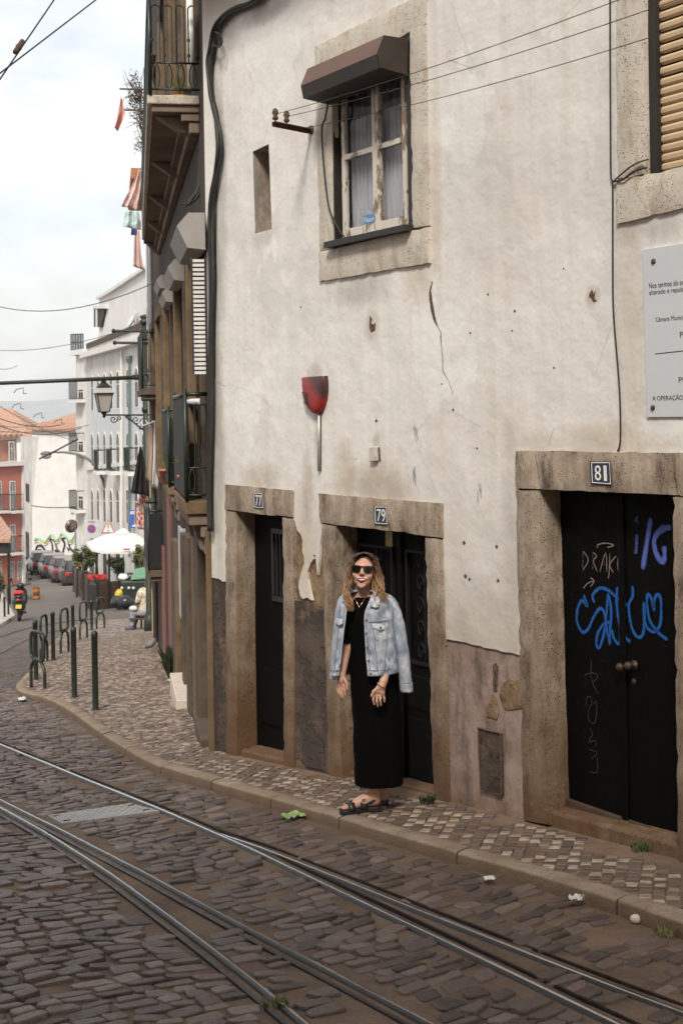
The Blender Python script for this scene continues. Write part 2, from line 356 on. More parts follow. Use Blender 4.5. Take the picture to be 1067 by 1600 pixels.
def m_doors():
    for key, c1, c2 in (('door_black', (.0018, .0017, .0014), (.0042, .0037, .003)), ('door_brown', (.0022, .0017, .0013), (.005, .0038, .0029))):
        t = NT(key); g = t.noise(6, 5, .6, t.co((14, 14, .8))); a = t.noise(30, 4)
        c = t.mix(t.ramp(g, [(.35, 0), (.7, 1)]), c1, c2); c = t.mix(t.ramp(a, [(.66, 0), (.74, .35)]), c, (.035, .026, .019))
        M[key] = t.fin(c, t.ramp(g, [(.3, .55), (.7, .8)]), t.bump(t.math('ADD', g, a), .002), 0, .07)
    t = NT('flaking_white_paint'); a = t.noise(12, 6, .7, t.co((1, 1, .45))); b = t.noise(50, 3)
    c = t.mix(t.ramp(a, [(.54, 0), (.58, 1)]), (.60, .545, .47), (.24, .165, .105)); M['white_wood'] = t.fin(c, .6, t.bump(t.ramp(a, [(.54, 1), (.58, 0)]), .004), 0, .35)
m_doors()
mottled('dark_wood', (.012, .0105, .009), (.028, .022, .017), 8, .6, .002, 40)
mottled('void_dark', (.008, .007, .006), (.012, .010, .009), 3, .9, 0)
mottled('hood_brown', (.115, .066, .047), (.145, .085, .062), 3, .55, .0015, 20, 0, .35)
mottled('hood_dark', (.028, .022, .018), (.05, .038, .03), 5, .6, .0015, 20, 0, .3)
mottled('hood_white', (.24, .22, .20), (.33, .305, .28), 3, .55, .001, 30)
mottled('iron', (.012, .012, .012), (.03, .027, .024), 9, .5, .001, 80, .3)
mottled('bar_wood', (.045, .026, .016), (.085, .05, .032), 8, .7, .002, 40)
mottled('iron_dark', (.004, .0038, .0035), (.010, .009, .008), 9, .7, .001, 80, 0, .2)
mottled('iron_green', (.010, .016, .012), (.028, .036, .027), 6, .42, .0008, 80, .0)
mottled('pole_green', (.012, .017, .010), (.024, .030, .016), 5, .5, .001, 60)
mottled('cable_black', (.012, .011, .0105), (.03, .026, .023), 5, .6, .001, 90)
mottled('wire_grey', (.05, .045, .042), (.10, .09, .082), 5, .5, 0)
mottled('rust', (.06, .032, .018), (.16, .078, .04), 20, .8, .004, 90, .2)
mottled('siren_red', (.19, .017, .015), (.29, .032, .026), 3, .45, .001, 40)
mottled('steel_bare', (.42, .40, .38), (.55, .52, .49), 6, .4, .001, 60, .5)
mottled('plate_blue', (.010, .016, .045), (.016, .024, .06), 6, .3, .0006, 40)
mottled('white_enamel', (.70, .68, .62), (.80, .78, .72), 6, .3, 0)
mottled('sign_grey', (.52, .53, .545), (.58, .585, .595), 2, .35, 0)
mottled('ink', (.012, .012, .013), (.02, .02, .021), 6, .6, 0)
mottled('slat_tan', (.50, .36, .215), (.60, .45, .285), 4, .5, .001, 20)
mottled('curtain', (.50, .50, .53), (.62, .62, .645), 2, .9, .001, 60)
mottled('spray_blue', (.012, .085, .30), (.02, .13, .42), 20, .6, 0)
mottled('spray_light', (.085, .12, .40), (.12, .16, .48), 20, .6, 0)
mottled('chalk', (.18, .135, .115), (.28, .22, .19), 60, .9, 0)
mottled('chalk_faint', (.04, .033, .028), (.08, .066, .056), 40, .9, 0)
mottled('brass', (.035, .022, .013), (.06, .038, .02), 8, .55, 0, 60, .3)
mottled('sticker_blue', (.05, .20, .40), (.06, .24, .46), 6, .4, 0)
mottled('sticker_yellow', (.26, .19, .05), (.33, .25, .08), 30, .6, 0)
mottled('hole_brown', (.045, .03, .02), (.14, .095, .06), 30, .95, .01, 60)
mottled('scuff_blue', (.26, .26, .30), (.36, .35, .38), 30, .9, 0)
mottled('chequer_steel', (.30, .285, .27), (.40, .385, .365), 8, .5, .002, 60, .25)
mottled('leaf_green', (.035, .055, .016), (.085, .105, .03), 9, .6, 0)
mottled('leaf_olive', (.10, .105, .03), (.20, .19, .06), 9, .6, 0)
mottled('leaf_dark', (.016, .024, .010), (.04, .05, .02), 9, .6, 0)
mottled('bark', (.05, .035, .025), (.10, .075, .05), 20, .9, .004, 40)
mottled('litter_white', (.48, .46, .42), (.60, .58, .54), 9, .6, 0)
mottled('litter_green', (.12, .24, .04), (.36, .44, .20), 14, .4, 0)
def m_glass():
    t = NT('window_glass'); t.p.inputs['Transmission Weight'].default_value = 1.0; t.p.inputs['IOR'].default_value = 1.12
    M['glass'] = t.fin((.86, .88, .90), .03, None, 0, .5)
    t = NT('dark_glass'); M['glass_dark'] = t.fin((.03, .033, .036), .08, None, 0, .6)
    t = NT('frosted_glass'); M['frosted'] = t.fin((.36, .345, .34), .35, None, 0, .5)
m_glass()
# ------------------------------------------------------------------ ground, road, pavement
def sd(x, y): return DIR[0] * x + DIR[1] * y
def road_z(x, y): return gz(x, y) - KERB
# house / neighbour wall feet
HC = plane_hit(336, 1173, EY - NOUT * DW, NOUT)           # the corner between the white house and its neighbour
ALONG = -DIR                                              # along the white house, towards the camera
NBD = np.array([-0.162, 0.987, 0]); NBD /= np.linalg.norm(NBD)   # along the neighbour, downhill
NBN = np.array([-NBD[1], NBD[0], 0]); NBN = NBN if NBN[0] < 0 else -NBN
kerb_px = [(25, 1075), (74, 1091), (111, 1111), (152, 1141), (202, 1172), (236, 1190), (278, 1205), (316, 1216), (354, 1227), (392, 1238), (430, 1248.5), (485, 1265), (540, 1281), (590, 1296), (643, 1311), (720, 1333), (800, 1355), (914, 1389), (1000, 1418), (1067, 1441)]
kerb_line = [ground(*p)[:2] for p in kerb_px]
_l = kerb_line[-1]; kerb_line += [_l + (np.array(ALONG[:2]) * t) for t in (1.0, 2.5, 5.0, 9.0)]
kerb_back = [kerb_line[0], ground(47, 1046)[:2], ground(74, 1012)[:2], ground(115, 978)[:2], np.array([-6.55, 37.2]), np.array([-6.8, 39.3])]
kerb_full = [np.array(p) for p in kerb_back[::-1]] + [np.array(p) for p in kerb_line[1:]]
kerb_s = [np.array(p) for p in smooth_pts([(p[0], p[1], 0) for p in kerb_full], 4)]
# one sheet for the whole ground
def grid_sheet(name, mat, ss, ns, zf):
    N2 = NOUT[:2]; D2 = DIR[:2]; vs = []; fs = []
    for s_ in ss:
        for n_ in ns:
            x, y = D2 * s_ + N2 * n_; vs.append((x, y, zf(x, y)))
    k = len(ns)
    for i in range(len(ss) - 1):
        for j in range(k - 1): fs.append((i * k + j, i * k + j + 1, (i + 1) * k + j + 1, (i + 1) * k + j))
    mb = MB(); mb.add(vs, fs); return mb.build(name, mat, None, True, loc=(0, 0, 0))
ss = list(np.arange(-12, 24, .5)) + list(np.arange(24, 120, 3)) + [130, 160, 200, 300, 500, 900, 1500, 2600, 4000]
ns = [-2500, -900, -300, -120, -60] + list(np.arange(-40, 14, 1.0)) + [20, 40, 90, 300, 900, 2500]
def zroad(x, y): return float(road_z(x, y)) + (.012 * fbm(x * .8, y * .8, 3) if -12 < sd(x, y) < 30 else 0)
road = tag(grid_sheet('road', M['road'], ss, ns, zroad), kind='structure')

def in_poly(x, y, poly):
    c = False; j = len(poly) - 1
    for i in range(len(poly)):
        xi, yi = poly[i][0], poly[i][1]; xj, yj = poly[j][0], poly[j][1]
        if (yi > y) != (yj > y) and x < (xj - xi) * (y - yi) / (yj - yi) + xi: c = not c
        j = i
    return c
corner2 = HC[:2]
wall_far = corner2 + NBD[:2] * 27.5
wall_near = corner2 + np.array(ALONG[:2]) * 22
INW = np.array([DIR[1], -DIR[0]]); INW = -NOUT[:2]
pave_poly = [tuple(p[:2]) for p in kerb_s] + [tuple(wall_near + INW * .6), tuple(corner2 + INW * .6 - NBD[:2] * 0), tuple(wall_far - NBN[:2] * .6)]
# inner kerb edge
def offset_line(line, d):
    out = []
    for i in range(len(line)):
        a = line[max(i - 1, 0)][:2]; b = line[min(i + 1, len(line) - 1)][:2]; t = np.array(b) - np.array(a); t /= np.linalg.norm(t) + 1e-9
        out.append(np.array(line[i][:2]) + d * np.array([-t[1], t[0]]))
    return out
KW = 0.135
kin = offset_line(kerb_s, KW)
if not in_poly(*(kin[len(kin) // 2]), pave_poly): kin = offset_line(kerb_s, -KW)
# pavement bed
bm = bmesh.new()
outer = [tuple(p) for p in offset_line(kerb_s, 0.06 if np.allclose(kin[3], offset_line(kerb_s, KW)[3]) else -0.06)] + pave_poly[len(kerb_s):]
vs = [bm.verts.new((x, y, float(gz(x, y)))) for x, y in outer]
es = [bm.edges.new((vs[i], vs[(i + 1) % len(vs)])) for i in range(len(vs))]
bmesh.ops.triangle_fill(bm, edges=es, use_beauty=True)
for _ in range(5):
    le = [e for e in bm.edges if e.calc_length() > 1.0]
    if not le: break
    bmesh.ops.subdivide_edges(bm, edges=le, cuts=1, use_grid_fill=False); bmesh.ops.triangulate(bm, faces=bm.faces)
for v in bm.verts: v.co.z = float(gz(v.co.x, v.co.y)) - .004
bmesh.ops.recalc_face_normals(bm, faces=bm.faces)
if sum(f.normal.z for f in bm.faces) < 0: bmesh.ops.reverse_faces(bm, faces=bm.faces)
me = bpy.data.meshes.new('pavement'); bm.to_mesh(me); bm.free(); me.materials.append(M['pave_sand'])
pav = bpy.data.objects.new('pavement', me); COL.objects.link(pav); tag(pav, kind='structure'); MW['pavement'] = Matrix()

# kerb stones along the line
def walk(line, step):
    acc = [0.0]
    for i in range(1, len(line)): acc.append(acc[-1] + np.linalg.norm(np.array(line[i][:2]) - np.array(line[i - 1][:2])))
    xs = [p[0] for p in line]; ys = [p[1] for p in line]
    def f(d): return np.array([np.interp(d, acc, xs), np.interp(d, acc, ys)])
    return acc[-1], f
Lk, fo = walk(kerb_s, 1); Li, fi_ = walk(kin, 1)
mb = MB(); d = 0.0
while d < Lk - .3:
    l = rnd.uniform(.95, 1.35); d1 = min(d + l, Lk); rings = []
    jz = rnd.uniform(-.006, .006)
    n = 7
    for k in range(n + 1):
        t = d + .007 + (d1 - d - .014) * k / n
        o = fo(t); i = fi_(t * Li / Lk)
        u = (i - o) / np.linalg.norm(i - o); w = np.linalg.norm(i - o)
        z = float(gz(o[0], o[1])) + jz; ring = []
        wob = .010 * fbm(o[0] * 4, o[1] * 4, 1)
        prof = [(.0, -.30), (.0 + wob, -.06), (.001 + wob, -.016), (.006 + wob, -.005 + .003 * fbm(t * 5, 2)), (.020, .001), (w * .6, .006 + .004 * fbm(t * 3, 7)), (w - .012, .003), (w, -.006), (w, -.30)]
        if k in (0, n): prof = [(a + (.008 if j < 4 else 0), b - (.006 if 0 < j < 8 else 0)) for j, (a, b) in enumerate(prof)]
        for a, b in prof: q = o + u * a; ring.append((q[0], q[1], z + b))
        rings.append(ring)
    mb.loft(rings, True, True); d = d1
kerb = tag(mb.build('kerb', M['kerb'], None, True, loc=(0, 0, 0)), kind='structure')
md = kerb.modifiers.new('n', 'EDGE_SPLIT'); md.split_angle = R(50)

# ------------------------------------------------------------------ tram rails (pixel traces of the running edges, put on the road plane)
def rl(pts): return [ground(x, y, -KERB)[:2] for x, y in pts]
railA = rl([(-330, 1040), (-220, 1078), (-120, 1116), (0, 1163), (100, 1204), (200, 1246), (300, 1291), (400, 1335), (480, 1369), (540, 1396), (640, 1442), (740, 1491), (850, 1546), (957, 1600), (1080, 1664)])
railA2 = rl([(330, 1299), (400, 1326), (470, 1349), (527, 1369), (585, 1395), (643, 1421), (740, 1459), (831, 1494), (950, 1539), (1067, 1583), (1160, 1619)])
railB = rl([(-330, 1102), (-220, 1151), (-120, 1202), (0, 1264), (51, 1296), (121, 1339), (177, 1378), (253, 1426), (324, 1481), (395, 1541), (455, 1589), (520, 1645)])
railB2 = rl([(-330, 1091), (-220, 1139), (-120, 1190), (-60, 1221), (0, 1253), (35, 1275), (96, 1298), (152, 1330), (228, 1373), (304, 1409), (354, 1436), (430, 1479.5), (486, 1510), (540, 1538), (658, 1600), (760, 1652)])
rails = {}
def rail_mesh(name, line, side, label, deg=4, dz=0.0):
    if deg:
        a_ = np.array([q[:2] for q in line]); s_ = a_ @ DIR[:2]; n_ = a_ @ NOUT[:2]; pc_ = np.polyfit(s_, n_, deg); sn = np.linspace(s_[0], s_[-1], 14); line = [DIR[:2] * s0 + NOUT[:2] * np.polyval(pc_, s0) for s0 in sn]
    line = [np.array(p) for p in smooth_pts([(p[0], p[1], 0) for p in line], 6)]
    mb = MB(); prof = [(-.066, -.06), (-.066, .006), (-.048, .008), (-.043, -.026), (-.014, -.026), (-.009, .005), (-.003, .0115), (.005, .0145), (.022, .0125), (.036, .002), (.042, -.06)]
    mats = [1, 1, 1, 1, 1, 1, 1, 0, 1, 1]
    rings = []
    for i, p in enumerate(line):
        t = line[min(i + 1, len(line) - 1)][:2] - line[max(i - 1, 0)][:2]; t /= np.linalg.norm(t); nrm = np.array([-t[1], t[0]]) * side
        z = float(road_z(p[0], p[1])) + .006 + dz
        rings.append([(p[0] + nrm[0] * a, p[1] + nrm[1] * a, z + b) for a, b in prof])
    n = len(prof); vs = [q for r in rings for q in r]; fs = []; mi = []
    for k in range(len(rings) - 1):
        for i in range(n - 1): fs.append((k * n + i, k * n + i + 1, (k + 1) * n + i + 1, (k + 1) * n + i)); mi.append(mats[i])
    mb.v = [tuple(map(float, v)) for v in vs]; mb.f = fs; mb.mi = mi; mb.tint = [.5] * len(fs)
    o = mb.build(name, [M['rail_top'], M['rail_side']], None, True); o.modifiers.new('e', 'EDGE_SPLIT').split_angle = R(48); tag(o, label, 'tram rail', 'tram rails in the cobbles')
    rails[name] = line; return line
RA = rail_mesh('tram_rail', railA, -1, 'long bright steel tram rail nearest the kerb, sweeping from left edge to bottom right')
RA2 = rail_mesh('tram_rail', railA2, -1, 'branching tram rail that splits off below the woman and leaves at the right edge', 3, -.003)
RB = rail_mesh('tram_rail', railB, 1, 'grooved tram rail farthest from the kerb, leaving the picture at bottom middle')
RB2 = rail_mesh('tram_rail', railB2, 1, 'dark grooved inner rail of the junction, closing with the outer rail at left', 5, -.003)
all_rails = [RA, RA2, RB, RB2]
# frog plate between the two grooved rails
def plate(name, pix, mat, off, parent=None, th=.02):
    q = [ground(x, y, -KERB) for x, y in pix]; mb = MB(); mb.prism([p + np.array([0, 0, off]) for p in q], (0, 0, -th)); return mb.build(name, mat, parent)
hat_px = [(76, 1277), (205, 1258), (250, 1270), (98, 1290)]
hq = [ground(x, y, -KERB) for x, y in hat_px]
th = thing('track_cover', 'grey chequered steel cover plate set in the cobbles between the tram rails', 'cover plate', sum(hq) / 4)
mb = MB(); mb.prism([p + np.array([0, 0, .016]) for p in hq], (0, 0, -.05)); mb.build('lid', M['chequer_steel'], th)
mb = MB()
def bil(q, u, v): return (1 - v) * ((1 - u) * q[0] + u * q[1]) + v * ((1 - u) * q[3] + u * q[2])
for i in range(20):
    for j in range(11):
        u, v = (i + .5) / 20, (j + .5) / 11; s = 1 if (i + j) % 2 else -1
        a = bil(hq, u - .014, v - .02 * s); b = bil(hq, u + .014, v + .02 * s); mb.tube([a + np.array([0, 0, .0165]), b + np.array([0, 0, .0165])], .0028, 4)
mb.build('tread_pattern', M['chequer_steel'], th)
mb = MB()
for u, v in ((.06, .2), (.94, .2), (.08, .8), (.92, .8)):
    p = bil(hq, u, v); mb.box(p[0], p[1], p[2] + .0165, .05, .02, .006, .4)
mb.build('lifting_slot', M['void_dark'], th)

# ------------------------------------------------------------------ cobbles (geometry) on the road
def rail_dist(p):
    best = 9
    for line in all_rails:
        a = np.array([q[:2] for q in line]); d = a - p[:2]; k = int(np.argmin((d * d).sum(1)))
        for i, j in ((k - 1, k), (k, k + 1)):
            if i < 0 or j >= len(a): continue
            ab = a[j] - a[i]; t = np.clip(np.dot(p[:2] - a[i], ab) / (ab @ ab), 0, 1); best = min(best, np.linalg.norm(a[i] + ab * t - p[:2]))
    return best
def stone_block(mb, quad, z, h, tint, rs):
    # quad: four xy corners; eight-point rounded ring, three levels
    c = sum(quad) / 4; ring = []
    for k in range(4):
        a = quad[k]; b = quad[(k + 1) % 4]
        ring.append(a + (b - a) * .13); ring.append(a + (b - a) * .87)
    ring = [c + (r - c) * rs.uniform(.88, 1.05) for r in ring]
    tx, ty = rs.uniform(-.10, .10), rs.uniform(-.10, .10)
    b = len(mb.v); lev = [(1.0, -.05), (.985, h * .55), (.93, h * .90), (.80, h)]
    for s_, hz in lev:
        for r in ring:
            q = c + (r - c) * s_; mb.v.append((q[0], q[1], z(q[0], q[1]) + hz + (tx * (q[0] - c[0]) + ty * (q[1] - c[1])) * (1 if hz > 0 else 0)))
    mb.v.append((c[0], c[1], z(c[0], c[1]) + h * rs.uniform(.9, 1.05)))
    nf = 0
    for l in range(3):
        for i in range(8): j = (i + 1) % 8; mb.f.append((b + l * 8 + i, b + l * 8 + j, b + l * 8 + 8 + j, b + l * 8 + 8 + i)); nf += 1
    for i in range(8): mb.f.append((b + 24 + i, b + 24 + (i + 1) % 8, b + 32)); nf += 1
    mb.tint.extend([tint] * nf); mb.mi.extend([0] * nf)
rs = random.Random(3)
mbc = MB()
D2 = DIR[:2]; N2 = NOUT[:2]
hat_poly = [tuple(q[:2]) for q in hq]
kpoly = pave_poly
ang0 = math.atan2(DIR[1], DIR[0])
nst = 0
def visible(p, m=160):
    if p[1] < 3.5: return False
    x, y = proj(p); return -m * 2.8 < x < 1067 + m and y < 1600 + m * 1.2
# rows run across the track; the row grid is bent slowly so that it follows the rails
for zone in (0,):
    s_ = 1.5
    while s_ < 22.5:
        w = rs.uniform(.085, .125)
        n_ = -6.4 + rs.uniform(-.2, 0)
        while n_ < 5.0:
            l = rs.uniform(.10, .19)
            def cell(a, b):
                bend = .10 * math.sin(b * 1.1 + a * .35) + .05 * math.sin(b * 2.7 + 1) + .035 * fbm(a * 1.7, b * 1.7, 9)
                q = D2 * (a + bend) + N2 * (b + .04 * fbm(a * 2, b * 2, 4)); return q
            cx = cell(s_ + w / 2, n_ + l / 2); p3 = np.array([cx[0], cx[1], float(road_z(*cx))])
            if visible(p3) and not in_poly(cx[0], cx[1], kpoly):
                rd = rail_dist(cx)
                kd = min(np.linalg.norm(cx - kk) for kk in (np.array(k_[:2]) for k_ in kerb_s[::2])) if rd > .1 else 0
                if rd > .078 and not in_poly(cx[0], cx[1], hat_poly) and kd > .1:
                    near_gutter = kd < .55
                    if not (near_gutter and rs.random() < .14) and rs.random() > .025:
                        g = .007; j = lambda: rs.uniform(-.016, .016)
                        jit = [np.array([j(), j()]) for _ in range(4)]
                        quad = [cell(s_ + g, n_ + g) + jit[0], cell(s_ + w - g, n_ + g) + jit[1], cell(s_ + w - g, n_ + l - g) + jit[2], cell(s_ + g, n_ + l - g) + jit[3]]
                        # keep the winding upward
                        if np.cross(quad[1] - quad[0], quad[2] - quad[1]) < 0: quad = quad[::-1]
                        h = rs.uniform(.010, .022) * (1.25 if n_ > -2.2 else .85) * (.75 if near_gutter else 1)
                        stone_block(mbc, quad, zroad, h, min(1, max(0, rs.gauss(.45, .30))), rs); nst += 1
            n_ += l
        s_ += w
cob = mbc.build('road_cobbles', M['cobble'], None, True, tint=True, loc=(0, 0, 0)); tag(cob, kind='structure')

# ------------------------------------------------------------------ pavement stones
def flat_paver(mb, quad, z, h, tint, rs):
    c = sum(quad) / 4; b = len(mb.v); tx, ty = rs.uniform(-.04, .04), rs.uniform(-.04, .04)
    for s_, hz in ((1.0, -.02), (.97, h * .6), (.86, h)):
        for r in quad:
            q = c + (r - c) * s_; mb.v.append((q[0], q[1], z(q[0], q[1]) + hz + (tx * (q[0] - c[0]) + ty * (q[1] - c[1])) * (1 if hz > 0 else 0)))
    for l in range(2):
        for i in range(4): j = (i + 1) % 4; mb.f.append((b + l * 4 + i, b + l * 4 + j, b + l * 4 + 4 + j, b + l * 4 + 4 + i))
    mb.f.append((b + 8, b + 9, b + 10, b + 11)); mb.tint.extend([tint] * 9); mb.mi.extend([0] * 9)
kin_poly = [tuple(p) for p in kin] + pave_poly[len(kerb_s):]
mbp = MB(); P = .068; npv = 0
base_ang = ang0 + R(45)
e1 = np.array([math.cos(base_ang), math.sin(base_ang)]); e2 = np.array([-e1[1], e1[0]])
zp = lambda x, y: float(gz(x, y)) - .004 + .006 * fbm(x * 1.5, y * 1.5, 8)
for i in range(-420, 420):
    for j in range(-420, 420):
        c = e1 * (i * P) + e2 * (j * P)
        if not (3.2 < c[1] < 26.5) or c[0] < -6.5 or c[0] > 4: continue
        p3 = (c[0], c[1], float(gz(*c)))
        if not visible(p3, 90) or not in_poly(c[0], c[1], kin_poly): continue
        far = c[1] > 12.5
        if far and in_poly(c[0], c[1], kin_poly) is False: continue
        jt = .006 if not far else .012; g = .0035
        wv = np.array([.03 * fbm(c[0] * .9, c[1] * .9, 2), .03 * fbm(c[0] * .9, c[1] * .9, 5)])
        quad = [c + wv + e1 * (a * (P / 2 - g) + rs.uniform(-jt, jt)) + e2 * (b * (P / 2 - g) + rs.uniform(-jt, jt)) for a, b in ((-1, -1), (1, -1), (1, 1), (-1, 1))]
        wn_ = fbm(c[0] * .8, c[1] * .8, 6)
        if not far:
            light = (i + j) % 2 == 0 and (j % 2 == 0 or rs.random() < .5) and rs.random() < .82
            tint = rs.uniform(.48, .88) if light else rs.uniform(0, .42)
            if wn_ > .22: tint = tint * .5 + .2
        else: tint = min(1, max(0, rs.gauss(.42 + .10 * wn_, .19)))
        wd_ = (DW - KWALL) if False else float(DW + (c @ NOUT[:2]))
        if c[1] < 12.2 and (wd_ < .07 + .20 * fbm(c[0] * 1.6, c[1] * 1.6, 12) or (wd_ < .5 and rs.random() < .12)): continue
        if rs.random() < .02: continue
        flat_paver(mbp, quad, zp, rs.uniform(.004, .010), tint, rs); npv += 1
pvo = mbp.build('pavement_stones', M['paver'], None, False, tint=True, loc=(0, 0, 0)); tag(pvo, kind='structure')
print('stones', nst, 'pavers', npv)
# ------------------------------------------------------------------ unseen houses added across the street behind the camera, heights set for shade
def opp_house(s0, s1, n0, h, col, label):
    D3 = DIR; c = D3 * ((s0 + s1) / 2) + NOUT * n0; c = np.array([c[0], c[1], float(road_z(c[0], c[1]))])
    o = thing('unseen_town_house', label, 'house', c, math.atan2(DIR[1], DIR[0]))
    def P(s, n, z): q = D3 * s + NOUT * n; return np.array([q[0], q[1], z])
    zb, zt = c[2] - 2, c[2] + h
    mb = MB(); mb.box8([P(s0, n0, zb), P(s1, n0, zb), P(s1, n0 + 7, zb), P(s0, n0 + 7, zb), P(s0, n0, zt), P(s1, n0, zt), P(s1, n0 + 7, zt), P(s0, n0 + 7, zt)]); mb.build('wall', col, o)
    mb = MB(); mb.prism([P(s0, n0 - .3, zt), P(s0, n0 + 3.5, zt + 1.6), P(s0, n0 + 7.3, zt)], D3 * (s1 - s0)); mb.build('roof', M['roof_tile'], o)
    w = 1.0; n = int((s1 - s0) / 2.4)
    for k in range(n):
        s = s0 + 1.2 + k * 2.4
        for z in (c[2] + .3, c[2] + 3.5, c[2] + 6.6):
            if z + 2 > zt: continue
            f = MB(); f.box8([P(s - .6, n0 - .04, z), P(s + .6, n0 - .04, z), P(s + .6, n0 + .02, z), P(s - .6, n0 + .02, z), P(s - .6, n0 - .04, z + 2.1), P(s + .6, n0 - .04, z + 2.1), P(s + .6, n0 + .02, z + 2.1), P(s - .6, n0 + .02, z + 2.1)])
            fo = f.build('window', M['stone_pale'], o); g = MB(); g.add([P(s - .46, n0 - .045, z + .12), P(s + .46, n0 - .045, z + .12), P(s + .46, n0 - .045, z + 1.98), P(s - .46, n0 - .045, z + 1.98)], [(0, 1, 2, 3)]); g.build('pane', M['glass_dark'], fo)
mottled('roof_tile', (.36, .13, .07), (.52, .22, .12), 8, .8, .01, 20)
mottled('ochre_wall', (.40, .26, .15), (.48, .33, .20), 2, .9, .004, 20); mottled('rose_wall', (.38, .22, .16), (.46, .28, .21), 2, .9, .004, 20)
opp_house(-12, -1.5, 2.3, 10.6, M['ochre_wall'], 'unseen ochre town house across the street, added to shade the white house')
opp_house(-1.4, 8.5, 2.6, 10.0, M['rose_wall'], 'unseen rose town house across the street, added for shade downhill of the ochre one')
# ------------------------------------------------------------------ the white house (its own frame: x along the wall, y into it, z up)
HRZ = math.atan2(ALONG[1], ALONG[0])
INTO = -NOUT
house = thing('white_house', 'old white plastered corner house with stone door frames, numbers 77 to 81', 'house', HC, HRZ)
def H(x, y, z): return HC + ALONG * x + INTO * y + np.array([0, 0, z])
def hw(p, off=0.0):                 # world point on the plane `off` outside the wall
    return plane_hit(p[0], p[1], EY - NOUT * (DW - off), NOUT)
def hl(p, off=0.0):
    q = hw(p, off) - HC; return np.array([q @ ALONG, q @ INTO, q[2]])
def depth_for(edge, inner):
    # how deep behind the wall the edge at pixel `edge` must continue to show at pixel `inner`
    x0 = hl(edge)[0]; lo, hi = 0, 1.0
    for _ in range(40):
        m = (lo + hi) / 2
        if hl(inner, -m)[0] > x0: lo = m
        else: hi = m
    return lo
D81 = depth_for((843, 765), (874, 769)); D79 = depth_for((528, 820), (559, 826)); D77 = depth_for((371, 798), (400, 803))
print('reveals', D77, D79, D81)
def fill_poly(outer, holes, y, name, mat, parent, skirt=0.0, wob=0.0):
    """flat wall sheet with holes, in the house frame; the holes and rim get a skirt into the wall"""
    bm = bmesh.new(); es = []
    def loop(pts):
        vs = [bm.verts.new((p[0], y, p[1])) for p in pts]
        e = [bm.edges.new((vs[i], vs[(i + 1) % len(vs)])) for i in range(len(vs))]; es.extend(e); return vs
    lo = [loop(outer)] + [loop(h) for h in holes]
    bmesh.ops.triangle_fill(bm, edges=es, use_beauty=True)
    if skirt:
        for vs in lo:
            back = [bm.verts.new((v.co.x, y + skirt, v.co.z)) for v in vs]; n = len(vs)
            for i in range(n): bm.faces.new((vs[i], vs[(i + 1) % n], back[(i + 1) % n], back[i]))
    bmesh.ops.recalc_face_normals(bm, faces=bm.faces)
    me = bpy.data.meshes.new(name); bm.to_mesh(me); bm.free(); me.materials.append(mat)
    o = bpy.data.objects.new(name, me); COL.objects.link(o); o.parent = parent; MW[o.name] = MW[house.name]; return o
def lz(p, off=0.0): q = hl(p, off); return (q[0], q[2])
def jag(pts, amp=.006, step=.03):
    out = []
    for i in range(len(pts) - 1):
        a, b = np.array(pts[i]), np.array(pts[i + 1]); n = max(1, int(np.linalg.norm(b - a) / step))
        for k in range(n):
            q = a + (b - a) * k / n
            out.append((q[0] + amp * fbm(q[0] * 9, q[1] * 9, 1), q[1] + amp * fbm(q[0] * 9, q[1] * 9, 5)))
    return out
# outlines of the openings including their stone frames
o77 = [(354, 756), (460, 765.5), (460, 810), (462, 1201), (461, 1260), (356, 1230), (356, 1168), (353.5, 797)]
o79 = [(501, 770), (693, 785.5), (693, 841), (703, 1253), (703, 1320), (515, 1270), (514, 1206), (504, 818), (502, 817)]
o81 = [(807, 703), (1120, 707), (1120, 1460), (819, 1350), (819, 1281), (807, 764)]
ow1 = [(493, 72), (668, -14), (668, 0), (674.5, 412), (502, 441)]
ow2 = [(962, -60), (1180, -130), (1180, 300), (965.5, 352)]
onh = [(395, 237), (420, 225), (425, 358), (399, 365)]
ins = 0.012
def shrink(poly):
    q = np.array([lz(p) for p in poly]); c = q.mean(0); out = []
    for p in q: d = p - c; out.append(tuple(p - np.sign(d) * ins))
    return out
XR = hl((1067, 900))[0] + 3.2
base = lambda x: float(gz(*(H(x, 0, 0)[:2]))) - HC[2]
def base_pts(x0, x1, n=6): return [(x, base(x) - .25) for x in np.linspace(x0, x1, n)]
# ragged lower edge of the white plaster (left to right)
A0 = jag([lz(p) for p in [(342, 905), (348, 909), (355, 906)]], .012)
Bz = jag([lz(p) for p in [(461, 815), (464, 828), (470, 836), (472.5, 845), (472, 862), (474.5, 869), (475.5, 880), (472.5, 888), (468, 905), (466, 915), (469, 930), (473, 936), (480, 934), (487, 938), (484, 925), (480, 905), (480.5, 893), (485, 880), (490, 874), (489, 868), (492, 867), (494, 878), (496, 898), (498, 880), (500, 850), (503, 830), (505, 818)]], .004, .02)
B2 = [(505, 818)]
Cz = jag([lz(p) for p in [(695, 998), (720, 1003), (760, 1012), (800, 1021), (813.5, 1024)]], .008)
zt = 6.6
outer = [(0.0, zt), (0.0, lz((342, 905))[1])] + A0 + [lz((355, 906)), lz((354.3, 797)), lz((354, 757))]
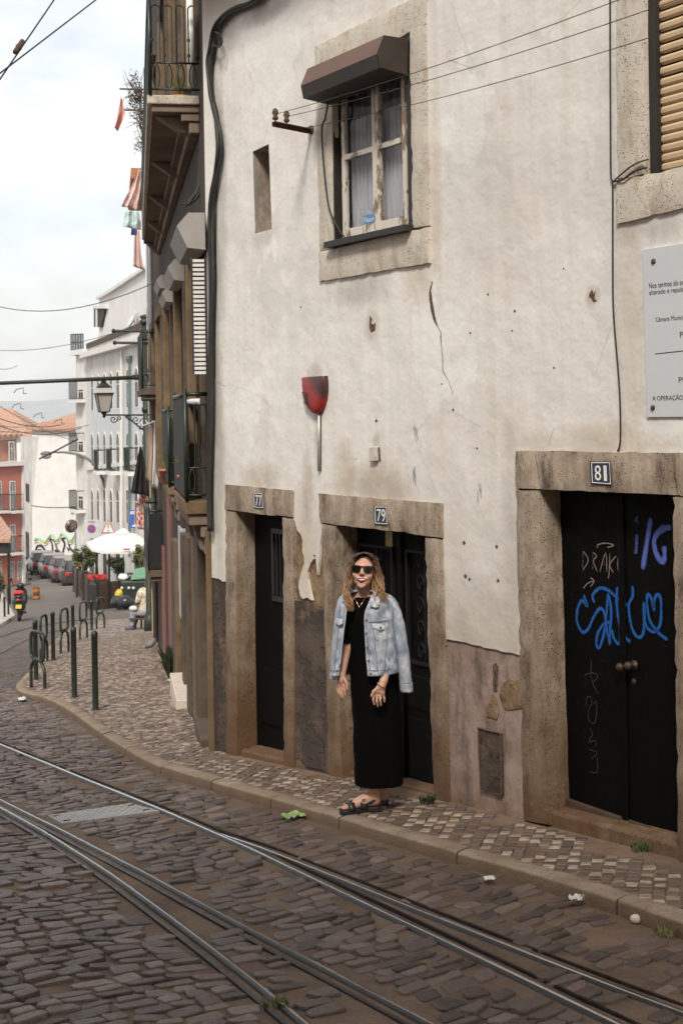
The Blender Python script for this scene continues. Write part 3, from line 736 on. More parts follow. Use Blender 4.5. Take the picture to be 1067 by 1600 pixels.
# walk: the wall sheet starts above the ragged edges; doors reach down through it
o77n = [np.array(lz(p)) for p in o77]; 
outer = [(0.0, zt), (0.0, A0[0][1])] + A0 + [(lz((354.5, 800))[0] + ins, lz((354.5, 906))[1]), (lz((354, 770))[0] + ins, lz((354, 758))[1] - ins), (lz((459, 770))[0] - ins, lz((460, 766.5))[1] - ins), (lz((460, 812))[0] - ins, lz((460, 812))[1])] + Bz + \
        [(lz((502, 790))[0] + ins, lz((502, 772))[1] - ins), (lz((693, 800))[0] - ins, lz((693, 787))[1] - ins), (lz((694, 998))[0] - ins, lz((695, 998))[1])] + Cz + \
        [(lz((813, 1000))[0] + ins, lz((813.5, 1024))[1]), (lz((807, 720))[0] + ins, lz((807, 704))[1] - ins), (lz((1120, 760))[0] - ins, lz((1120, 708))[1] - ins), (lz((1120, 760))[0] - ins, base(lz((1120, 900))[0]) - .2), (XR, base(XR) - .2), (XR, zt)]
holes = [shrink(ow1), [(lz(p)) for p in jag([lz(q) for q in []], 0) or onh] if False else [lz(p) for p in onh], shrink(ow2)]
wall = fill_poly(outer, holes, 0.0, 'wall', M['plaster'], house, .035)
# plinth: recessed sheet behind the ragged edge
pz = [(.0, 3.2)]
xl = 0.0; xA = lz((357, 1100))[0]; xB0 = lz((459, 1000))[0]; xB1 = lz((516, 1000))[0]; xC0 = lz((690, 1100))[0]; xC1 = lz((822, 1100))[0]
def zone(name, x0, x1, ztop, mat, y=.012):
    mb = [(x0, ztop), (x0, base(x0) - .25)] + [(x, base(x) - .25) for x in np.linspace(x0, x1, 4)] + [(x1, ztop)]
    return fill_poly(mb, [], y, name, mat, house)
zone('plinth', xl, xA, lz((345, 860))[1], M['cement'])
zone('plinth', xB0, xB1, lz((480, 790))[1], M['rubble'], .022)
zone('plinth', xC0, xC1, lz((750, 980))[1], M['plinth'])
# cement patch between 77 and 79 over the old brick
cp = jag([lz(p) for p in [(461, 938), (475, 941), (490, 944), (511, 951)]], .006) + [(lz((516, 1000))[0] - .01, lz((511, 951))[1]), (lz((516, 1000))[0] - .01, base(xB1) - .2), (xB0, base(xB0) - .2), (xB0, lz((461, 938))[1])]
fill_poly(cp, [], .002, 'cement_patch', M['cement'], house, .02)
def patch(pix, mat, name, proud=.006, off=0.0):
    q = jag([lz(p) for p in pix + pix[:1]], .008, .025); return fill_poly(q, [], -proud, name, mat, house, .02)
# broken-off coat low beside number 81: bare stone showing
patch([(779, 1085), (783, 1070), (793, 1062), (803, 1064), (815, 1060), (816, 1105), (803, 1108), (786, 1108)], M['rubble'], 'bare_patch', -.004)
patch([(758, 1118), (762, 1100), (768, 1085), (773, 1090), (778, 1108), (775, 1126), (768, 1122)], M['rubble'], 'bare_patch', -.004)
patch([(768, 1040), (772, 1035), (776, 1042), (774, 1080), (769, 1080)], M['cement'], 'bare_patch', -.005)
# inner body of the house, so it is a solid building from the side
mb = MB(); q = lambda x, y, z: H(x, y, z)
mb.add([q(0, .03, -1), q(0, 7, -1), q(0, 7, zt), q(0, .03, zt)], [(0, 1, 2, 3)]); mb.add([q(XR, .03, -1), q(XR, 7, -1), q(XR, 7, zt), q(XR, .03, zt)], [(0, 1, 2, 3)])
mb.add([q(0, 7, -1), q(XR, 7, -1), q(XR, 7, zt), q(0, 7, zt)], [(0, 1, 2, 3)]); mb.build('side_wall', M['plaster'], house)
mb = MB(); mb.prism([q(-.15, -.35, zt), q(XR + .1, -.35, zt), q(XR + .1, 3.5, zt + 1.9), q(-.15, 3.5, zt + 1.9)], (0, 0, .12)); mb.prism([q(-.15, 7.3, zt), q(XR + .1, 7.3, zt), q(XR + .1, 3.5, zt + 1.9), q(-.15, 3.5, zt + 1.9)], (0, 0, .12))
mb.build('roof', M['roof_tile'], house)
# dark rooms
mb = MB()
for x0, x1, z0, z1 in ((.1, 2.9, 0, 2.1), (3.0, XR - .2, .2, 2.5), (1.0, 3.6, 3.0, 5.9)):
    mb.add([q(x0, .95, z0), q(x1, .95, z0), q(x1, .95, z1), q(x0, .95, z1)], [(0, 1, 2, 3)])
mb.build('room_dark', M['void_dark'], house)

def stone(name, pix, d_out, d_in, parent, mat, amp=.005, res=.05, rr=.012, seed=0):
    """four-sided dressed stone: front face from pixels (tl, tr, br, bl) at d_out, back at d_in inside the wall; worn edges"""
    f = [hl(p) for p in pix]; f = [np.array([p[0], -d_out, p[2]]) for p in f]
    w = np.linalg.norm(f[1] - f[0]); h = np.linalg.norm(f[3] - f[0]); dd = d_out + d_in
    nx, nz, ny = max(2, int(w / res)), max(2, int(h / res)), max(2, int(dd / res))
    idx = {}; vs = []; fs = []
    def V(i, j, k):
        key = (i, j, k)
        if key in idx: return idx[key]
        u, v, t = i / nx, j / nz, k / ny
        p = (1 - v) * ((1 - u) * f[0] + u * f[1]) + v * ((1 - u) * f[3] + u * f[2]); p = p + np.array([0, dd * t, 0])
        ex = (i in (0, nx)) + (j in (0, nz)) + (k == 0)
        c = np.array([(f[0] + f[1] + f[2] + f[3])[0] / 4, p[1], (f[0] + f[1] + f[2] + f[3])[2] / 4])
        nz_ = np.array([fbm(p[0] * 6, p[1] * 6, p[2] * 6 + seed), fbm(p[0] * 6 + 9, p[1] * 6, p[2] * 6 + seed), fbm(p[0] * 6, p[1] * 6 + 9, p[2] * 6 + seed)])
        p = p + amp * nz_
        if k == 0 and ex >= 2:
            chip = rr * (.5 + 1.3 * max(0, fbm(p[0] * 14, p[2] * 14, seed + 3)))
            p = p + np.array([0, chip * .8, 0])
            if i == 0: p[0] += chip * .7
            if i == nx: p[0] -= chip * .7
            if j == 0: p[2] -= chip * .7
            if j == nz: p[2] += chip * .7
        idx[key] = len(vs); vs.append(p); return idx[key]
    for i in range(nx):
        for j in range(nz): fs.append((V(i, j, 0), V(i, j + 1, 0), V(i + 1, j + 1, 0), V(i + 1, j, 0)))
    for k in range(ny):
        for j in range(nz):
            fs.append((V(0, j, k), V(0, j, k + 1), V(0, j + 1, k + 1), V(0, j + 1, k))); fs.append((V(nx, j, k), V(nx, j + 1, k), V(nx, j + 1, k + 1), V(nx, j, k + 1)))
        for i in range(nx):
            fs.append((V(i, 0, k), V(i + 1, 0, k), V(i + 1, 0, k + 1), V(i, 0, k + 1))); fs.append((V(i, nz, k), V(i, nz, k + 1), V(i + 1, nz, k + 1), V(i + 1, nz, k)))
    mb = MB(); mb.add([H(*v) for v in vs], fs); o = mb.build(name, mat, parent, True)
    md = o.modifiers.new('edge', 'EDGE_SPLIT'); md.split_angle = R(42); return o
def door_thing(name): 
    o = thing(name, None, None, HC, HRZ); o.location = (0, 0, 0); o.rotation_euler = (0, 0, 0); o.parent = house; return o
def hbox(mb, x0, x1, y0, y1, z0, z1, mi=0): return mb.box8([H(x0, y0, z0), H(x1, y0, z0), H(x1, y1, z0), H(x0, y1, z0), H(x0, y0, z1), H(x1, y0, z1), H(x1, y1, z1), H(x0, y1, z1)], mi)
S = M['stone']; PO = .022
# -- doorway 77
d77 = door_thing('doorway')
stone('lintel', [(354, 756), (460, 765.5), (460, 810), (353.5, 797)], PO, D77, d77, S, seed=1)
stone('jamb', [(354, 797.5), (371, 799.5), (373, 1188), (356, 1180)], PO - .004, D77, d77, S, seed=2)
stone('jamb', [(443.5, 808), (460, 810.5), (461.5, 1214), (445.5, 1210)], PO - .004, D77, d77, S, seed=3)
def leaf(parent, tl, tr, depth, zlow, mat, name='door_leaf', th=.05):
    a, b = hl(tl, -depth), hl(tr, -depth); mb = MB(); hbox(mb, a[0], b[0], depth, depth + th, zlow, max(a[2], b[2]) + .12)
    return mb.build(name, mat, parent), a[0], b[0]
x0, x1 = hl((371, 798))[0] - .03, hl((443, 807))[0] + .03; ztop = hl((400, 800))[2] + .15; zb = base((x0 + x1) / 2)
mb = MB(); hbox(mb, x0, x1, D77 - .01, D77 + .05, zb + .0, ztop); lf = mb.build('door_leaf', M['door_brown'], d77)
mb = MB(); zc = hl((430, 870), -D77)[2]
hbox(mb, x0 + .36, x0 + .39, D77 - .035, D77 - .008, zc - .33, zc + .22); hbox(mb, x1 - .16, x1 - .13, D77 - .035, D77 - .008, zc - .33, zc + .22); hbox(mb, x0 + .36, x1 - .13, D77 - .034, D77 - .008, zc + .20, zc + .24); hbox(mb, x0 + .36, x1 - .13, D77 - .034, D77 - .008, zc - .36, zc - .32)
for k in range(4): hbox(mb, x0 + .43 + .06 * k, x0 + .442 + .06 * k, D77 - .028, D77 - .016, zc - .32, zc + .2)
mb.build('grille', M['iron'], lf)
mb = MB(); hbox(mb, x0 + .10, x1 - .10, D77 - .03, D77 - .008, zb + .25, zb + .72); mb.build('lower_panel', M['door_brown'], lf, bevel=.008)
# threshold stones
def sill_stone(name, x0, x1, y0, y1, zt0, zt1, parent, mat):
    mb = MB(); mb.box8([H(x0, y0, zt0 - .35), H(x1, y0, zt1 - .35), H(x1, y1, zt1 - .35), H(x0, y1, zt0 - .35), H(x0, y0, zt0), H(x1, y0, zt1), H(x1, y1, zt1 + .02), H(x0, y1, zt0 + .02)]); return mb.build(name, mat, parent, bevel=.015)
sill_stone('threshold', x0 + .02, x1 - .02, .0, D77 + .02, base(x0) + .06, base(x1) + .035, d77, S)
# -- doorway 79
d79 = door_thing('doorway')
stone('lintel', [(501, 770), (693, 785.5), (693, 841), (502, 817)], PO, D79, d79, S, seed=4)
stone('jamb', [(505, 818), (527, 821), (537, 1222), (515, 1217)], PO - .004, D79, d79, S, seed=5)
stone('jamb', [(665, 838), (693, 842), (703, 1262), (680, 1256)], PO - .004, D79, d79, S, seed=6)
x0, x1 = hl((528, 820))[0] - .03, hl((668, 838))[0] + .04; ztop = hl((600, 826))[2] + .2; zb = base((x0 + x1) / 2); xm = (x0 + x1) / 2
for a, b in ((x0, xm - .004), (xm + .004, x1)):
    mb = MB(); hbox(mb, a, b, D79, D79 + .05, zb - .12, ztop); lf = mb.build('door_leaf', M['door_black'], d79)
    mb = MB(); w = b - a
    for k, (za, zc_) in enumerate(((zb + .06, zb + .50), (zb + .56, zb + .80))):
        hbox(mb, a + .07, b - .07, D79 - .018, D79 + .002, za, zc_)
    mb.build('panel', M['door_black'], lf, bevel=.012)
    mb = MB()
    fx0, fx1, fz0, fz1 = a + .08, b - .08, zb + .88, ztop - .35
    for u0, u1, w0, w1 in ((fx0, fx0 + .02, fz0, fz1), (fx1 - .02, fx1, fz0, fz1), (fx0 + .02, fx1 - .02, fz0, fz0 + .02), (fx0 + .02, fx1 - .02, fz1 - .02, fz1)): hbox(mb, u0, u1, D79 - .03, D79 - .002, w0, w1)
    cx = (fx0 + fx1) / 2
    for k in range(5):                       # wrought-iron scrolls
        zc = fz0 + .09 + k * (fz1 - fz0 - .16) / 4
        for sgn in (-1, 1):
            pts = [H(cx + sgn * (.055 - .045 * math.cos(t) * (1 - t / 9)), D79 - .022, zc + .075 * math.sin(t) * (1 - t / 9)) for t in np.linspace(0, 7.2, 22)]
            mb.tube(pts, .006, 5)
    mb.tube([H(cx, D79 - .02, fz0), H(cx, D79 - .02, fz1)], .007, 5)
    mb.build('wrought_grille', M['iron_dark'], lf)
mb = MB(); hbox(mb, xm - .03, xm + .03, D79 - .028, D79 - .001, zb, ztop - .02); mb.build('meeting_strip', M['door_black'], d79, bevel=.006)
p = hl((607, 839), -D79 + .01); mb = MB(); hbox(mb, p[0] - .045, p[0] + .045, D79 - .008, D79 - .002, p[2] - .07, p[2] + .07); mb.build('yellow_notice', M['sticker_yellow'], d79)
sill_stone('threshold', x0 + .02, x1 - .02, .06, D79 + .02, base(x0) + .035, base(x1) + .02, d79, S)
# -- doorway 81
d81 = door_thing('doorway')
stone('lintel', [(807, 703), (837, 703.3), (845, 765), (807, 764)], PO, D81, d81, S, seed=7)
stone('lintel', [(838.5, 703.3), (1056, 706), (1056, 775), (846, 765)], PO + .002, D81, d81, S, seed=8)
stone('lintel', [(1057, 706), (1122, 707), (1122, 779), (1057, 775.2)], PO, D81, d81, S, seed=9)
stone('jamb', [(807, 765), (843.5, 766), (859, 1290), (819, 1282)], PO - .004, D81, d81, S, seed=10)
stone('jamb', [(1052, 776), (1122, 780), (1124, 1390), (1061, 1362)], PO - .004, D81, d81, S, seed=11)
x0, x1 = hl((843, 765))[0] - .02, hl((1052, 775))[0] + .06; ztop = hl((950, 770))[2] + .25; zb = base((x0 + x1) / 2)
xm = hl((979, 1290), -D81)[0]
def front81(px, py, off=.004): return hw((px, py), -D81 + off)
leaves = []
for a, b in ((x0, xm - .004), (xm + .004, x1)):
    mb = MB(); hbox(mb, a, b, D81, D81 + .05, zb - .02, ztop); lf = mb.build('door_leaf', M['door_black'], d81); leaves.append(lf)
    za, zb2 = hl((885, 1245), -D81)[2], hl((1058, 1305), -D81)[2]
    f = lambda x: za + (zb2 - za) * (x - x0) / (x1 - x0)
    mb = MB(); e = .03
    mb.box8([H(a + e, D81 - .03, f(a) - .10), H(b - e, D81 - .03, f(b) - .10), H(b - e, D81 - .001, f(b) - .10), H(a + e, D81 - .001, f(a) - .10), H(a + e, D81 - .03, f(a)), H(b - e, D81 - .03, f(b)), H(b - e, D81 - .001, f(b)), H(a + e, D81 - .001, f(a))])
    mb.build('weather_bar', M['bar_wood'], lf, bevel=.006)
mb = MB(); hbox(mb, xm - .025, xm + .025, D81 - .014, D81 - .001, zb, ztop - .02); mb.build('meeting_strip', M['door_black'], d81, bevel=.004)
for (px_, py_) in ((978, 1041), (991, 1039)):
    c = front81(px_, py_, .0); mb = MB(); mb.lathe(c, [(.028, 0), (.028, .006), (.010, .010), (.010, .03), (.024, .04), (.026, .055), (.014, .068), (.001, .07)], 12, 0, tuple(NOUT)); mb.build('knob', M['brass'], d81, True)
c = front81(990, 1065, .0); mb = MB(); mb.lathe(c, [(.018, 0), (.018, .006), (.003, .008)], 10, 0, tuple(NOUT)); mb.build('keyhole_plate', M['brass'], d81, True)
def strokes(name, polys, w, mat, parent, sm=4, th=.0025):
    mb = MB(); edge = []
    for k, poly in enumerate(polys):
        pts = [front81(x, y, .0035 + .0006 * k) for x, y in poly]
        pts = smooth_pts(pts, sm) if len(pts) > 2 else pts
        cols = [[], [], [], [], []]
        for i, q_ in enumerate(pts):
            t = pts[min(i + 1, len(pts) - 1)] - pts[max(i - 1, 0)]; t /= np.linalg.norm(t) + 1e-9; nn = np.cross(t, NOUT); ww = w * .62 * (1 + .3 * fbm(i * .4, k, 3)) * (.75 if i in (0, len(pts) - 1) else 1)
            for c_, u_ in enumerate((-1, -.5, 0, .5, 1)): cols[c_].append(q_ + nn * ww * u_)
        n = len(pts); mb.add([p for c_ in cols for p in c_], [(c_ * n + i, c_ * n + i + 1, c_ * n + n + i + 1, c_ * n + n + i) for c_ in range(4) for i in range(n - 1)])
        for c_, e_ in enumerate((0, .75, 1, .75, 0)): edge += [e_ * (.55 if i in (0, n - 1) else 1) for i in range(n)]
    o = mb.build(name, mat, parent); o.data.attributes.new('edge', 'FLOAT', 'POINT').data.foreach_set('value', np.array(edge, dtype=np.float32)); return o
def spray(name, c1, c2, hard):
    t = NT(name); e = t.attr('edge'); n = t.noise(55, 5, .75); al = t.ramp(t.math('ADD', e, t.math('MULTIPLY', t.math('SUBTRACT', n, .5), 1.1)), [(.5 - hard, 0), (.5 + hard, 1)])
    t.l(al, t.p.inputs['Alpha']); M[name] = t.fin(t.mix(t.noise(18, 4), c1, c2), .7, None, 0, .2); return M[name]
spray('spray_blue', (.010, .07, .25), (.018, .115, .37), .38); spray('spray_light', (.075, .105, .35), (.11, .15, .44), .38); spray('chalk', (.17, .125, .105), (.27, .205, .175), .2); spray('chalk_faint', (.036, .029, .024), (.07, .056, .046), .25)
def z7(poly): return [(880 + x * .275, 780 + y * .275) for x, y in poly]
blue = [[(112, 540), (135, 610), (105, 575), (80, 620), (75, 690), (105, 755), (140, 735), (165, 680), (205, 620), (232, 650), (235, 730), (205, 840), (185, 820), (195, 760), (232, 705), (275, 700)],
        [(175, 590), (165, 545), (205, 505), (250, 515), (280, 540), (330, 585), (360, 600)],
        [(255, 530), (245, 620), (240, 700), (262, 830)], [(258, 545), (270, 640), (262, 760), (262, 828)], [(305, 495), (300, 560), (305, 640), (322, 750), (315, 820), (285, 790), (275, 740)],
        [(345, 585), (335, 690), (350, 780), (380, 810)],
        [(390, 490), (392, 550), (370, 600), (378, 690), (400, 760), (432, 785), (455, 740), (455, 580)],
        [(455, 580), (462, 700), (490, 745), (520, 750), (550, 700), (552, 580), (535, 540), (515, 570), (512, 630), (500, 570), (480, 540), (472, 590), (490, 690), (540, 760), (592, 800)]]
strokes('blue_tag', [z7(p) for p in blue], .024, M['spray_blue'], leaves[0])
strokes('pale_blue_tag', [z7(p) for p in [[(414, 100), (415, 132)], [(416, 200), (410, 310)], [(494, 105), (470, 260), (448, 400)], [(612, 160), (555, 172), (515, 225), (522, 300), (555, 355), (572, 330), (570, 265)]]], .040, M['spray_light'], leaves[1])
chalk = [[(110, 295), (108, 405)], [(110, 295), (140, 345), (108, 405)], [(165, 300), (165, 400)], [(165, 300), (188, 325), (168, 350), (192, 412)], [(205, 415), (238, 305), (245, 415)], [(212, 372), (245, 368)], [(262, 305), (258, 420), (252, 452)], [(300, 320), (262, 372), (285, 420)], [(308, 330), (308, 395), (318, 418), (334, 415), (334, 325)],
         [(195, 278), (190, 262), (225, 250), (260, 252), (285, 262), (245, 275)], [(110, 508), (140, 475), (172, 466)], [(150, 445), (174, 466), (150, 498)]]
strokes('chalk_writing', [z7(p) for p in chalk], .008, M['chalk'], leaves[0], 3)
faint = [[(158, 900), (158, 1020), (200, 1115)], [(118, 1000), (160, 985), (195, 1005), (160, 1045)], [(130, 1000), (120, 1060)], [(130, 1180), (130, 1130), (155, 1125), (160, 1160), (140, 1200), (145, 1260), (180, 1265), (188, 1150), (165, 1170)], [(140, 1300), (165, 1330), (140, 1380), (180, 1370), (185, 1410)], [(140, 1420), (190, 1440), (150, 1480)], [(190, 1460), (190, 1550), (140, 1545)]]
strokes('faint_scratches', [z7(p) for p in faint], .006, M['chalk_faint'], leaves[0], 3)
sill_stone('threshold', x0 + .02, XR - 2.6, .02, D81 + .02, base(x0) + .09, base(XR - 2.6) + .07, d81, S)

# -- hatch in the plinth
p = [lz((748, 1137)), lz((783, 1146)), lz((785, 1243)), lz((752, 1234))]
hat = door_thing('meter_hatch'); mb = MB()
mb.prism([H(a, -.004, b) for a, b in p], INTO * .03); mb.build('cover', M['cement'], hat, bevel=.003)
mb = MB(); pts = [H(a, -.008, b) for a, b in p]; mb.tube(pts + pts[:1], .006, 4); mb.build('hatch_frame', M['hole_brown'], hat)
p = [lz((480, 1125)), lz((505, 1130)), lz((507, 1204)), lz((481, 1198))]
hat = door_thing('meter_hatch'); mb = MB(); mb.prism([H(a, -.006, b) for a, b in p], INTO * .03); mb.build('cover', M['cement'], hat, bevel=.003)

# -- window with hood
win = door_thing('window'); SP = M['stone_pale']; WD = depth_for((521, 382), (534, 378)) ; WD = .045; print('win depth', WD)
stone('stone_frame', [(493, 72), (668, -14), (668, 38), (494, 128)], .016, WD, win, SP, .003, seed=12)
stone('stone_frame', [(494, 129), (521, 122), (521, 385), (500.5, 393)], .014, WD, win, SP, .003, seed=13)
stone('stone_frame', [(641, 39), (668, 30), (674, 353), (645, 357)], .014, WD, win, SP, .003, seed=14)
stone('sill', [(500.5, 393.5), (674, 353.5), (674.5, 412), (502, 441)], .026, WD, win, SP, .003, seed=15)
xa, xb = hl((521, 300))[0], hl((645, 300))[0]; za = hl((645, 357))[2] - .0; zb_ = hl((640, 50))[2]
zs = min(hl((521, 385))[2], hl((645, 357))[2]) + .015
mb = MB(); hbox(mb, xa - .01, xb + .01, WD - .13, WD + .06, zs - .03, zs + .012); mb.build('dark_sill_board', M['dark_wood'], win)
# dark guide channels left and right
mb = MB(); hbox(mb, xa, xa + .014, .0, WD + .05, zs + .012, zb_); mb.build('guide_rail', M['dark_wood'], win)
mb = MB(); hbox(mb, xb - .06, xb, .0, WD + .05, zs + .012, zb_); mb.build('guide_rail', M['dark_wood'], win)
ca, cb = hl((536, 300), -WD)[0], hl((636, 300), -WD)[0]; cm = hl((589, 300), -WD)[0]; z0 = zs + .015; z1 = zb_ - .06
zm0 = hl((560, 240), -WD)[2]
mbf = lambda: MB()
for a, b in ((ca, cm - .002), (cm + .002, cb)):
    cs = door_thing('casement'); cs.parent = win
    st = .042; mb = MB(); y0, y1 = WD - .01, WD + .035
    hbox(mb, a, a + st, y0, y1, z0, z1); hbox(mb, b - st, b, y0, y1, z0, z1); hbox(mb, a + st, b - st, y0 + .002, y1 - .002, z0, z0 + .085); hbox(mb, a + st, b - st, y0 + .002, y1 - .002, z1 - .05, z1); hbox(mb, a + st, b - st, y0 + .002, y1 - .002, zm0 - .02, zm0 + .02)
    mb.build('casement_frame', M['white_wood'], cs, bevel=.004)
    mb = MB(); mb.add([H(a + st - .004, WD + .014, z0 + .08), H(b - st + .004, WD + .014, z0 + .08), H(b - st + .004, WD + .014, z1 - .045), H(a + st - .004, WD + .014, z1 - .045)], [(0, 1, 2, 3)])
    mb.build('pane', M['glass'], cs)
mb = MB(); n = 90; rows = []
for zz in (z0 + .02, zm0 + .28):
    rows.append([H(ca + (cb - ca) * i / n, WD + .10 + .02 * math.sin(i * 1.05 + .6 * math.sin(i * .31)), zz) for i in range(n + 1)])
mb.add(rows[0] + rows[1], [(i, i + 1, n + 2 + i, n + 1 + i) for i in range(n)]); mb.build('curtain', M['curtain'], win, True)
mb = MB(); rows = [[H(ca + (cb - ca) * i / n, WD + .13 + .02 * math.sin(i * .7), zz) for i in range(n + 1)] for zz in (zm0 + .2, z1)]
mottled('curtain_grey', (.13, .125, .125), (.20, .19, .19), 3, .9, .001, 60); mb.add(rows[0] + rows[1], [(i, i + 1, n + 2 + i, n + 1 + i) for i in range(n)]); mb.build('upper_curtain', M['curtain_grey'], win, True)
s4 = [hw(pp, -WD + .012) for pp in ((567, 338), (585, 333), (585, 347), (567, 351))]
mb = MB(); mb.prism(s4, INTO * .004); st_ = mb.build('sticker', M['sticker_blue'], win)
mb = MB(); t4 = [hw(pp, -WD + .0135) for pp in ((569, 340.5), (584, 336.5), (584, 345), (569, 349))]; text_quad(mb, 'Flexn', *t4); mb.build('sticker_lettering', M['white_enamel'], st_)
def hood(parent, frame, xl, xr, ztop, prof, mats, lab=None):
    # prof: (out, dz) points of the end outline from the wall top round to the wall bottom
    pa = [frame(xl, -o, ztop + dz) for o, dz in prof]; pb = [frame(xr, -o, ztop + dz) for o, dz in prof]
    n = len(prof)
    for i in range(n - 1):
        th = .012; mb = MB(); a, b, c, d = pa[i], pb[i], pb[i + 1], pa[i + 1]
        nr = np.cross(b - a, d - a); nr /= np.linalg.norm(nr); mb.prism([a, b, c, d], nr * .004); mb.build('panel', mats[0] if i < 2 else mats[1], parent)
    mb = MB(); mb.prism(pa, (pb[0] - pa[0]) / np.linalg.norm(pb[0] - pa[0]) * .006); mb.build('end_plate', mats[1], parent)
    mb = MB(); mb.prism(pb, (pa[0] - pb[0]) / np.linalg.norm(pb[0] - pa[0]) * .006); mb.build('end_plate', mats[1], parent)
# hood geometry from its right end outline: wall point (638,61); front top (600,55); front mid (589,84); front bottom (592,106); back bottom (634,117)
xr_ = hl((641, 61))[0] - .01; W0 = hl((641, 61))
def endpt(px_, py_):              # point in the plane x = xr_ of the house frame
    P0 = H(xr_, 0, 0); q_ = plane_hit(px_, py_, P0, ALONG) - HC; return (-(q_ @ INTO), q_[2])
ep = [endpt(638, 61), endpt(600, 55), endpt(589, 84), endpt(593, 106), endpt(634, 117)]
zt_ = ep[0][1]; prof = [(min(.02, o) if i in (0, 4) else o, z - zt_) for i, (o, z) in enumerate(ep)]; print('hood prof', prof)
lo, hi = hl((493, 100))[0] - 1.0, xr_
for _ in range(40):
    m_ = (lo + hi) / 2
    if proj(H(m_, -prof[2][0], zt_ + prof[2][1]))[0] > 470: hi = m_
    else: lo = m_
hd = door_thing('window_hood'); hd.parent = win
hood(hd, H, lo, xr_, zt_, prof, (M['hood_brown'], M['hood_dark']))
# -- shuttered window at the right edge
win2 = door_thing('shuttered_window'); W2 = .12
stone('stone_frame', [(962, -60), (1005, -72), (1007, 275), (964.5, 281)], .014, W2, win2, SP, .003, seed=16)
stone('sill', [(964.5, 281.5), (1180, 236), (1180, 300), (965.5, 352)], .024, W2, win2, SP, .003, seed=17)
xa = hl((1006, 100))[0]; xe = hl((1180, 100))[0]; z0 = hl((1007, 275))[2] + .002; ztop2 = hl((1005, -72))[2]
zs2 = [z0, z0]
mb = MB(); hbox(mb, xa, xa + .055, .03, W2 + .05, z0, ztop2); mb.build('guide_rail', M['dark_wood'], win2)
mb = MB(); hbox(mb, xa, xe, .04, W2 + .06, z0 - .02, z0 + .012); mb.build('dark_sill_board', M['dark_wood'], win2)
sh = door_thing('roller_shutter'); sh.parent = win2
mb = MB(); zz = z0 + .014; k = 0
while zz < ztop2:
    hgt = .047; gap = .004 if k < 9 else .013
    rings = [[H(x_, y_, z_) for y_, z_ in ((.075, zz), (.062, zz + hgt * .25), (.060, zz + hgt * .7), (.072, zz + hgt), (.085, zz + hgt), (.085, zz))] for x_ in (xa + .056, xe)]
    mb.loft(rings, True, True); zz += hgt + gap; k += 1
mb.build('slat_curtain', M['slat_tan'], sh)
mb = MB(); mb.add([H(xa + .05, .12, z0), H(xe, .12, z0), H(xe, .12, ztop2), H(xa + .05, .12, ztop2)], [(0, 1, 2, 3)]); mb.build('backing', M['void_dark'], sh)
# -- niche
nic = door_thing('niche'); mb = MB(); f = [hl(p_) for p_ in onh]; nd = depth_for((395, 237), (420, 225)) + .03; nd = min(max(nd, .2), .5)
fr = [H(p_[0], .0, p_[2]) for p_ in f]; bk = [H(p_[0], nd, p_[2]) for p_ in f]
for i in range(4): j = (i + 1) % 4; mb.add([fr[i], fr[j], bk[j], bk[i]], [(0, 1, 2, 3)])
mb.add(bk, [(0, 1, 2, 3)])
t = NT('niche_plaster'); a = t.noise(3, 6, .7); M['niche'] = t.fin(t.mix(t.ramp(a, [(.4, 0), (.65, 1)]), (.22, .175, .135), (.48, .43, .37)), .9, t.bump(a, .01), 0, .2)
mb.build('niche_lining', M['niche'], nic)
# -- marks on the plaster: holes, cracks, scuffs (thin real pieces of the wall)
def mark(pix, mat, name='wall_mark', off=.003, amp=.006):
    q_ = jag([lz(p_) for p_ in pix + pix[:1]], amp, .012); mb = MB(); mb.prism([H(a, -off, b) for a, b in q_], INTO * .006); return mb.build(name, mat, house)
def crack(pix, w, mat=None):
    pts = [hw(p_, .002) for p_ in pix]; fine = []
    for i in range(len(pts) - 1):
        for t_ in np.linspace(0, 1, 5)[:-1]:
            q_ = pts[i] + (pts[i + 1] - pts[i]) * t_; fine.append(q_ + ALONG * rnd.uniform(-.005, .005))
    fine.append(pts[-1]); n = len(fine); mb = MB(); ws = [w * (1 - .7 * i / n) * rnd.uniform(.5, 1.3) for i in range(n)]
    mb.add([p_ + ALONG * ws[i] / 2 for i, p_ in enumerate(fine)] + [p_ - ALONG * ws[i] / 2 for i, p_ in enumerate(fine)], [(i, i + 1, n + i + 1, n + i) for i in range(n - 1)]); mb.build('crack', mat or M['hole_brown'], house)
hb = M['hole_brown']
crack([(675, 440), (672, 455), (673, 470), (677, 495), (683, 508), (688, 520), (690, 545), (692, 580), (700, 595), (707, 615)], .016)
mark([(671.5, 452), (674, 456), (676, 475), (679, 492), (683, 508), (678, 500), (673, 485), (671, 468)], hb, off=.004)
mark([(578, 495), (581, 500), (580, 506), (584, 508), (587, 505), (586, 515), (580, 517), (577, 510)], hb, off=.004, amp=.012)
mark([(922, 457), (925, 453), (927, 460), (930, 455), (928, 466), (932, 470), (927, 472), (924, 466), (920, 464)], hb, off=.004, amp=.010)
for (x_, y_, r_) in ((588, 658, 2), (804, 486, 1.6), (800, 516, 1), (725, 848, 2.5), (776, 854, 2.2), (727, 900, 2.5), (733, 905, 1.8), (778, 907, 2.2), (708, 640, 1.5), (690, 600, 1), (735, 520, 1.2), (865, 575, 1.2), (880, 420, 1), (762, 460, 1.2), (745, 700, 1.2), (470, 480, 1)):
    mark([(x_ - r_, y_), (x_, y_ - r_ * 1.5), (x_ + r_, y_), (x_, y_ + r_ * 1.5)], hb, off=.003, amp=.003)
